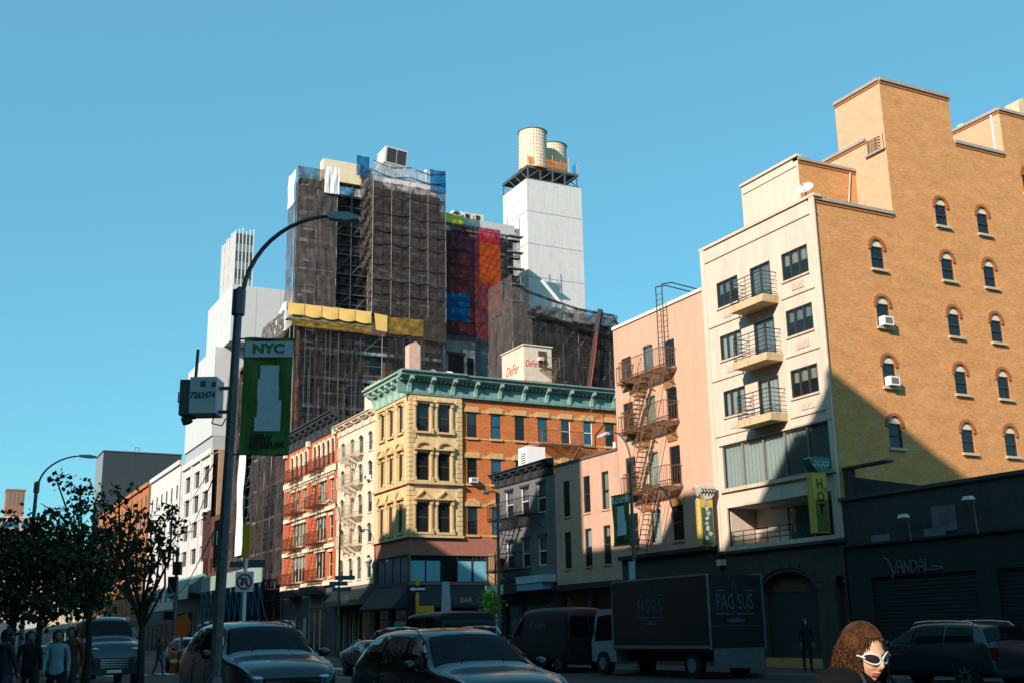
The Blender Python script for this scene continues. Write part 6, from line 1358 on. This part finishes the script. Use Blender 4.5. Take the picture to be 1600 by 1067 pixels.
def logo(parent, loc, rz, s=1):
    o = link('truck_logo', text_mesh('PAC', .8 * s, LGM, .008, .52), parent, loc, rz)
    g = MB()
    g.box(-.85 * s, -.01, -.42 * s, -.07 * s, 0, -.37 * s); g.box(.07 * s, -.01, -.42 * s, .85 * s, 0, -.37 * s); g.box(-.85 * s, -.01, .40 * s, -.5 * s, 0, .44 * s); g.box(.5 * s, -.01, .40 * s, .85 * s, 0, .44 * s); g.box(-.38 * s, -.01, -.68 * s, .38 * s, 0, -.6 * s); g.box(-.2 * s, -.01, -.58 * s, .2 * s, 0, -.54 * s)
    g.path([(-.07 * s, -.005, -.4 * s), (-.08 * s, -.005, .5 * s), (-.05 * s, -.005, .68 * s), (0, -.005, .76 * s), (.05 * s, -.005, .68 * s), (.08 * s, -.005, .5 * s), (.07 * s, -.005, -.4 * s)], .012 * s, 4)
    g.box(-1.1 * s, -.006, -.82 * s, 1.0 * s, 0, -.80 * s); g.box(-.5 * s, -.006, -.92 * s, .5 * s, 0, -.90 * s)
    q = part('logo_mark', g, LGM, parent, loc, rz)
    o.location = Vector(loc); o.data = text_mesh('PAG SUS', .78 * s, LGM, .008, .56); return o
logo(BX, (.4, 1.165, 2.45), PI, .95); logo(BX, (-3.115, .05, 2.5), -PI / 2, .95)
for i, (p, q, l) in enumerate(((at(336, 720, D=22), at(283, 775, X=29.8), 'upper thin cable from the nearest lamp to the white loft'), (at(336, 740, D=22), at(284, 830, X=29.8), 'lower thin cable from the nearest lamp to the white loft'), (at(334, 830, D=22), at(262, 905, D=75), 'sagging cable from the nearest lamp to the signal mast'))):
    b = MB(); b.path([tuple(p.lerp(q, k / 12) - Vector((0, 0, 1.0 * math.sin(PI * k / 12)))) for k in range(13)], .012, 4); tag(part('overhead_cable', b, SBK), l, 'cable')
# construction things in the roadway
ORG = mat('cone_orange', (.55, .1, .01), .6, .1)
for i, (px, D) in enumerate(((275, 62), (290, 60))):
    p = at(px, 1000, D=D); t = thing('barrel', ('left' if i == 0 else 'right') + ' orange traffic barrel beyond the black SUV', 'traffic barrel', (p.x, p.y, 0)); b = MB(); b.lathe([(.32, 0), (.32, .1), (.26, .1), (.22, 1.0), (.1, 1.05)], 10); part('barrel_body', b, ORG, t); b = MB(); b.lathe([(.25, .5), (.245, .65)], 10); part('white_band', b, SW, t)
p = at(284, 1000, D=60); t = thing('work_sign', 'round orange work sign left of the black SUV', 'sign', (p.x, p.y, 0), th); b = MB(); b.tube((0, 0, 0), (0, 0, 2.8), .05, 6); part('post', b, STG, t)
b = MB(); b.prism([(.42 * math.cos(PI * i / 4 + .39), 2.25 + .55 * math.sin(PI * i / 4 + .39)) for i in range(8)], -.05, -.02); part('sign_plate', b, ORG, t)
for i, (px, D, l) in enumerate(((270, 75, 'dark signal mast at the left before the white loft'), )):
    p = at(px, 1000, D=D); t = thing('signal_mast', l, 'traffic light', (p.x, p.y, 0), th); b = MB(); b.tube((0, 0, 0), (0, 0, 7.2), .1, 6); b.tube((0, 0, 7), (-1.3, 0, 7.1), .05, 5); part('mast', b, STG, t)
    for q in ((-.45, 4.4, .1, 5.4), (-.2, 5.5, .3, 6.3), (-.6, 2.8, 0, 3.3)): b = MB(); b.box(q[0], -.2, q[1], q[2], .2, q[3]); part('signal_head', b, TRIMB, t)
for i, (px, py, D, col, l) in enumerate(((108, 925, 70, (.5, .6, .55), 'pale pennant banner on a pole among the trees'), (155, 930, 72, (.65, .12, .25), 'pink banner on a white pole left of the open tree'))):
    p = at(px, 1000, D=D); t = thing('banner_pole', l, 'banner', (p.x, p.y, .14), th); zt = at(px, py - 15, D=D).z; b = MB(); b.tube((0, 0, 0), (0, 0, zt), .06, 6); part('post', b, FR['white'], t); b = MB(); b.box(-.9, -.02, zt - 1.5, -.08, .02, zt - .1); part('flag', b, mat('flag_%d' % i, col, .7) if 0 else mat('flag_pale' if i == 0 else 'flag_pink', col, .7), t)

# ================================================================== PEOPLE
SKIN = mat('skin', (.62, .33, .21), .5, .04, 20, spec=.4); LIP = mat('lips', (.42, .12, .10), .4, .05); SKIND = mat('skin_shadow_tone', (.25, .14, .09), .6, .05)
def head_mesh(b, c, s=1, NA=40, NV=34, rot=None):
    """a sculpted head facing -y: brow, nose, cheeks, lips, chin, ears; centre between the ears"""
    k = len(b.v); g = lambda x, m_, w_: math.exp(-((x - m_) / w_) ** 2)
    for j in range(NV + 1):
        ph = PI * j / NV
        for i in range(NA):
            a = 2 * PI * i / NA; x = math.sin(ph) * math.sin(a); y = -math.sin(ph) * math.cos(a); z = math.cos(ph); fr = max(0, -y); cf = math.cos(a)
            X_, Y_, Z_ = x * .074, y * .094, z * .115
            if z < 0:                                          # jaw narrows
                t = -z; X_ *= 1 - .30 * t * t; 
                if cf > 0: Y_ -= .012 * t * fr
                else: Y_ *= 1 - .45 * t
            if z > 0 and cf < 0: Y_ *= 1.06
            al = (a if a < PI else a - 2 * PI)
            if cf > 0:
                h = Z_; xx = X_
                Y_ -= .026 * g(xx, 0, .011) * g(h, -.028, .018) + .013 * g(xx, 0, .009) * g(h, -.003, .022)      # nose
                Y_ -= .006 * g(h, .022, .012) * g(abs(xx), .028, .028)                                    # brow
                Y_ += .011 * g(abs(xx), .032, .014) * g(h, .002, .013)                                      # eye sockets
                Y_ -= .006 * g(abs(xx), .036, .016) * g(h, -.032, .02)                                     # cheeks
                Y_ -= .011 * g(xx, 0, .022) * (g(h, -.060, .005) + .95 * g(h, -.071, .006)) - .005 * g(xx, 0, .02) * g(h, -.0655, .0025)
                Y_ -= .012 * g(xx, 0, .02) * g(h, -.097, .012)                                             # chin
            P_ = Vector((X_, Y_, Z_)) * s
            if rot is not None: P_ = rot @ P_
            b.v.append(tuple(Vector(c) + P_))
    for j in range(NV):
        for i in range(NA):
            i2 = (i + 1) % NA; z = .115 * math.cos(PI * (j + .5) / NV); a = 2 * PI * (i + .5) / NA; al = a if a < PI else a - 2 * PI
            xx = .07 * math.sin(PI * (j + .5) / NV) * math.sin(a)
            b.f.append((k + j * NA + i, k + (j + 1) * NA + i, k + (j + 1) * NA + i2, k + j * NA + i2)); b.m.append(1 if (abs(al) < 1 and abs(xx) < .024 and -.0765 < z < -.0545) else 0)
    for sd in (-1, 1):
        e = Vector((sd * .074, .008, -.012)) * s; e = rot @ e if rot is not None else e; b.ball(tuple(Vector(c) + e), .008 * s, .016 * s, .03 * s, 8)
def skin_body(verts, edges, radii, m, name, parent, root=0, lvl=1):
    me = bpy.data.meshes.new('sk'); me.from_pydata(verts, edges, []); o = bpy.data.objects.new('sk', me); C.objects.link(o)
    md = o.modifiers.new('s', 'SKIN'); md.use_smooth_shade = True
    sv = me.skin_vertices[0].data
    for i, r_ in enumerate(radii): sv[i].radius = r_ if isinstance(r_, tuple) else (r_, r_); sv[i].use_root = (i == root)
    su = o.modifiers.new('u', 'SUBSURF'); su.levels = lvl; su.render_levels = lvl
    dg = bpy.context.evaluated_depsgraph_get(); r = bpy.data.meshes.new_from_object(o.evaluated_get(dg)); bpy.data.objects.remove(o)
    r.name = name; r.materials.clear()
    for x in (m if isinstance(m, list) else [m]): r.materials.append(x)
    return r
def person(label, loc, rz, top_m, leg_m, hair_m, skin_m=None, h=1.7, stride=.25, group=None, detail=False):
    T = thing('person', label, 'person', loc, rz, group); s = h / 1.7; skin_m = skin_m or SKIND
    V_ = [(0, 0, .93), (0, 0, 1.1), (0, .01, 1.28), (0, .01, 1.42), (0, -.01, 1.50), (0, -.03, 1.58),
          (.09, 0, .90), (.10, -stride * .5, .50), (.10, -stride * .7, .08), (.10, -stride * .7 - .15, .04), (-.09, 0, .90), (-.10, stride * .3, .50), (-.10, stride * .95, .12), (-.10, stride * .95 - .14, .05),
          (.17, .01, 1.40), (.22, .06, 1.14), (.22, -.06, .92), (.22, -.1, .84), (-.17, .01, 1.40), (-.22, -.05, 1.14), (-.22, -.14, .92), (-.22, -.18, .84)]
    V_ = [tuple(c * s for c in v) for v in V_]
    E_ = [(0, 1), (1, 2), (2, 3), (3, 4), (4, 5), (0, 6), (6, 7), (7, 8), (8, 9), (0, 10), (10, 11), (11, 12), (12, 13), (3, 14), (14, 15), (15, 16), (16, 17), (3, 18), (18, 19), (19, 20), (20, 21)]
    R_ = [(.15, .11), (.13, .1), (.16, .11), (.13, .08), .052, .05, .085, .058, .04, .035, .085, .058, .04, .035, .06, .045, .033, .03, .06, .045, .033, .03]
    R_ = [(r_[0] * s, r_[1] * s) if isinstance(r_, tuple) else r_ * s for r_ in R_]
    me = skin_body(V_, E_, R_, [skin_m, leg_m, top_m], 'body', T)
    for p in me.polygons:
        c = p.center / s; p.material_index = 2 if (c.z > .9 and c.z < 1.47 and not (abs(c.x) > .17 and c.z < .95)) else (1 if c.z <= .9 and not (abs(c.x) > .19) else 0)
    bm = bmesh.new(); bm.from_mesh(me); hb = MB()
    head_mesh(hb, (0, -.04 * s, 1.60 * s), s * .98, 20, 18)
    hm = hb.mesh('h', [skin_m, LIP], True); bm.from_mesh(hm); bm.to_mesh(me); bm.free(); bpy.data.meshes.remove(hm)
    for p in me.polygons: p.use_smooth = True
    link('body', me, T)
    # fingers, both hands
    g = MB()
    for sd, hx in ((1, (.22, -.1, .84)), (-1, (-.22, -.18, .84))):
        for q in range(4): y = hx[1] + (q - 1.5) * .018; g.path([(hx[0] * s, y * s, (hx[2]) * s), (hx[0] * s, (y - .008) * s, (hx[2] - .055) * s), ((hx[0] - sd * .012) * s, (y - .012) * s, (hx[2] - .09 + .008 * abs(q - 1.5)) * s)], .0085 * s, 5)
        g.path([(hx[0] * s, (hx[1] - .02) * s, (hx[2] + .02) * s), ((hx[0] - sd * .01) * s, (hx[1] - .05) * s, (hx[2] - .02) * s)], .009 * s, 5)
    part('hands', g, skin_m, T)
    hb = MB(); hb.ball((0, -.015 * s, 1.645 * s), .085 * s, .10 * s, .095 * s, 14); rnd = random.Random(int(loc[0] * 100))
    for i in range(60):
        a = rnd.uniform(.7, 5.6); r0 = .085 * s; x, y = r0 * math.sin(a), -r0 * math.cos(a) - .01; hb.path([(x, y, 1.68 * s), (x * 1.15, y * 1.15 + .01, 1.60 * s), (x * 1.1, y * 1.15 + .015, (1.60 - rnd.uniform(.03, .14)) * s)], .012 * s, 4, r2=.004)
    part('hair', hb, hair_m, T, smooth=True); return T
HRD = mat('hair_dark', (.02, .013, .01), .5, .2, 30); CLD = mat('cloth_dark', (.012, .013, .016), .9, .2, 8); CLW = mat('cloth_pale_blue', (.20, .30, .36), .9, .08, 8); CLR = mat('cloth_rust', (.10, .035, .025), .9, .2, 8); JN = mat('jeans', (.03, .045, .07), .9, .2, 12); CLG = mat('cloth_slate', (.022, .027, .034), .9, .2, 8)
def stand(px, D): p = at(px, 1000, D=D); return (p.x, p.y, .14)
person('pedestrian in a pale blue shirt walking on the left pavement', stand(91, 24), th + .4, CLW, CLD, HRD, h=1.66)
person('pedestrian in a rust top beside the pale blue shirt', stand(112, 25), th + .1, CLR, JN, HRD, h=1.72)
person('pedestrian in slate jacket at the far left edge', stand(10, 23), th + 2.6, CLG, JN, HRD, h=1.68)
person('pedestrian in dark coat second from the left edge', stand(48, 25), th + .5, CLD, CLD, HRD, h=1.66)
person('small far pedestrian by the orange work sign', at(250, 1000, D=56).to_tuple()[:2] + (0,), th + 1.4, CLG, JN, HRD, h=1.7)
person('small far pedestrian left of the open tree trunk', at(210, 1000, D=60).to_tuple()[:2] + (.14,), th - 1.0, CLW, JN, HRD, h=1.7)
person('lone dark pedestrian standing behind the box truck', (27.2, 31.2, .14), th, CLD, CLD, HRD, h=1.75, stride=.1)

# the woman in white sunglasses, sunlit in the foreground
hc = at(1351, 1022, D=4.75)
WMN = thing('woman', 'brown curly haired woman in white oval sunglasses and a dark coat at lower right', 'person', (hc.x, hc.y, .14), 0)
yaw = math.atan2(RT.y, RT.x) + rad(24)          # face turned to the right of the picture
rot = Matrix.Rotation(yaw, 3, 'Z') @ Matrix.Rotation(rad(12), 3, 'X') @ Matrix.Rotation(rad(-3), 3, 'Y')
hz = hc.z - .14; HC = Vector((0, 0, hz))
Rz = Matrix.Rotation(yaw, 3, 'Z')
VV = [(0, .06, .95), (0, .06, 1.1), (0, .07, 1.22), (0, .075, 1.25), (0, .06, 1.32), (0, .03, hz - .07), (.09, .05, .9), (.1, -.05, .48), (.1, -.1, .07), (.1, -.26, .04), (-.09, .05, .9), (-.1, .16, .48), (-.1, .32, .1), (-.1, .18, .05),
      (.145, .08, 1.23), (.2, .12, 1.05), (.19, .02, .86), (.18, -.02, .79), (-.145, .08, 1.23), (-.2, .06, 1.05), (-.19, -.06, .86), (-.18, -.1, .79)]
EE = [(0, 1), (1, 2), (2, 3), (3, 4), (4, 5), (0, 6), (6, 7), (7, 8), (8, 9), (0, 10), (10, 11), (11, 12), (12, 13), (3, 14), (14, 15), (15, 16), (16, 17), (3, 18), (18, 19), (19, 20), (20, 21)]
RD = [(.14, .1), (.12, .09), (.14, .1), (.11, .07), .048, .045, .08, .055, .038, .033, .08, .055, .038, .033, .055, .042, .03, .028, .055, .042, .03, .028]
me = skin_body([tuple(Rz @ Vector(v)) for v in VV], EE, RD, [SKIN, LIP, JN], 'body', WMN, lvl=2)
for p in me.polygons: p.material_index = 2 if p.center.z < .92 and (Vector(p.center).xy.length < .18 or p.center.z < .7) else 0
hb = MB(); head_mesh(hb, tuple(HC), .88, 96, 80, rot); hm = hb.mesh('h', [SKIN, LIP], True)
bm = bmesh.new(); bm.from_mesh(me); bm.from_mesh(hm); bm.to_mesh(me); bm.free()
for p in me.polygons: p.use_smooth = True
link('body', me, WMN)
coat = skin_body([tuple(Rz @ Vector(v)) for v in [(0, .06, .55), (0, .06, .85), (0, .06, 1.05), (0, .07, 1.22), (0, .075, 1.25), (0, .065, 1.335), (.14, .085, 1.21), (.225, .13, 1.07), (.2, .02, .84), (-.14, .085, 1.21), (-.225, .06, 1.07), (-.2, -.06, .84)]], [(0, 1), (1, 2), (2, 3), (3, 4), (4, 5), (4, 6), (6, 7), (7, 8), (4, 9), (9, 10), (10, 11)], [(.2, .16), (.19, .14), (.17, .13), (.18, .135), (.17, .13), (.10, .095), .085, .062, .05, .085, .062, .05], mat('coat_black', (.008, .008, .009), .9, .3, 10, spec=.05, bump=.4, bscale=30), 'coat', WMN, 0, 2)
link('coat', coat, WMN)
b = MB()                                           # lapels and scarf
for sd in (-1, 1): b.face([tuple(Rz @ Vector(p)) for p in ((sd * .02, -.075, 1.16), (sd * .06, -.05, 1.29), (sd * .085, -.02, 1.30), (sd * .085, -.055, 1.20))])
part('lapel', b, mat('lapel_slate', (.025, .03, .036), .5, .2, 10), WMN)
b = MB(); b.ball(tuple(Rz @ Vector((0, .03, 1.29))), .062, .062, .03, 14); part('collar', b, mat('collar_pattern', (.12, .11, .08), .8, .7, 60), WMN, smooth=True)
g = MB()
for sd, hx in ((1, (.18, -.02, .79)), (-1, (-.18, -.1, .79))):
    for q in range(4): y = hx[1] + (q - 1.5) * .018; g.path([tuple(Rz @ Vector(v)) for v in ((hx[0], y, hx[2]), (hx[0], y - .008, hx[2] - .05), (hx[0] - sd * .015, y - .012, hx[2] - .082 + .008 * abs(q - 1.5)))], .008, 6)
    g.path([tuple(Rz @ Vector(v)) for v in ((hx[0], hx[1] - .02, hx[2] + .02), (hx[0] - sd * .012, hx[1] - .05, hx[2] - .02))], .0085, 6)
part('hands', g, SKIN, WMN)
# sunglasses: two oval rims, lenses, bridge, temples
def H3(x, y, z): return tuple(HC + rot @ (Vector((x, y, z)) * .88))
WR = mat('sunglass_white', (.5, .52, .5), .3, .02); b = MB(); ln = MB()
for sd in (-1, 1):
    cx, cz = sd * .036, .004; pts = []; inn = []
    for i in range(36):
        a = 2 * PI * i / 36; x = cx + .031 * math.cos(a); z = cz + .0215 * math.sin(a) + sd * .16 * (x - cx); y = -.109 + 9.5 * x * x
        pts.append(H3(x, y, z)); inn.append(H3(cx + (x - cx) * .9, y + .002, cz + (z - cz) * .9))
    b.loop(pts, rot @ Vector((sd * .35, -1, 0)), .0035, 10); ln.face(inn)
    b.path([H3(sd * .066, -.082, .008), H3(sd * .077, -.05, .012), H3(sd * .08, .0, .004)], .004, 6)
b.path([H3(-.008, -.104, .006), H3(0, -.108, .008), H3(.008, -.104, .006)], .004, 6)
o = part('sunglasses', b, WR, WMN, smooth=True); part('lens', ln, mat('lens_dark', (.02, .012, .012), .08, .02, spec=.8), o)
HBR = mat('hair_brown', (.065, .026, .010), .38, .8, 28, spec=.4); rnd = random.Random(8); hb = MB()
def onhead(a, e, r_):                               # point over the scalp: azimuth from the face, elevation
    return Vector((.078 * math.sin(a) * math.cos(e), -.093 * math.cos(a) * math.cos(e) + .012, .114 * math.sin(e) + .010)) * r_
cap = []
hb.ball(tuple(HC + rot @ Vector((0, .022, .030))), .074, .088, .092, 18)
for i in range(4200):
    a = rnd.uniform(.35, 2 * PI - .35); e = rnd.uniform(-.05, 1.5)
    if rnd.random() < .3: a = rnd.uniform(-.6, .6); e = rnd.uniform(.75, 1.5)
    L_ = rnd.uniform(.14, .27); p = onhead(a, e, 1.0); pts = []; ph = rnd.uniform(0, 6.3); cr = rnd.uniform(.003, .010); n = 9
    out = Vector((math.sin(a), -math.cos(a), 0)); av = p.copy()
    for k in range(n):
        t = k / (n - 1); q = p + out * (.014 * math.sin(PI * min(1, t * .9)) + .006 * t) + Vector((0, .02 * t, -L_ * t * (1.0 if e < .9 else .75)))
        if e > .6: q += out * .03 * t
        q += Vector((math.cos(ph + t * 8), math.sin(ph + t * 8), .6 * math.sin(ph + t * 8 + 1))) * cr * (.25 + .7 * t)
        if k: 
            # keep the face clear
            if abs(math.atan2(q.x, -q.y)) < .8 and q.z < .022: break
        pts.append(tuple(HC + rot @ q))
    if len(pts) > 2: hb.path(pts, rnd.uniform(.0009, .0024), 3, r2=.0006)
for i in range(90):
    a = rnd.uniform(1.7, 2 * PI - 1.7); p = onhead(a, rnd.uniform(-.1, 1.3), 1.0); d_ = Vector((math.sin(a), -math.cos(a) + .3, rnd.uniform(-.6, .7))).normalized(); L_ = rnd.uniform(.015, .035); ph = rnd.uniform(0, 6)
    hb.path([tuple(HC + rot @ (p + Vector((0, 0, -.05 * (i % 3))) + d_ * L_ * k / 4 + Vector((.006 * math.cos(ph + k), .006 * math.sin(ph + k * 1.4), -.012 * (k / 4) ** 2)))) for k in range(5)], .0009, 3, r2=.0004)
part('hair', hb, HBR, WMN, smooth=True)
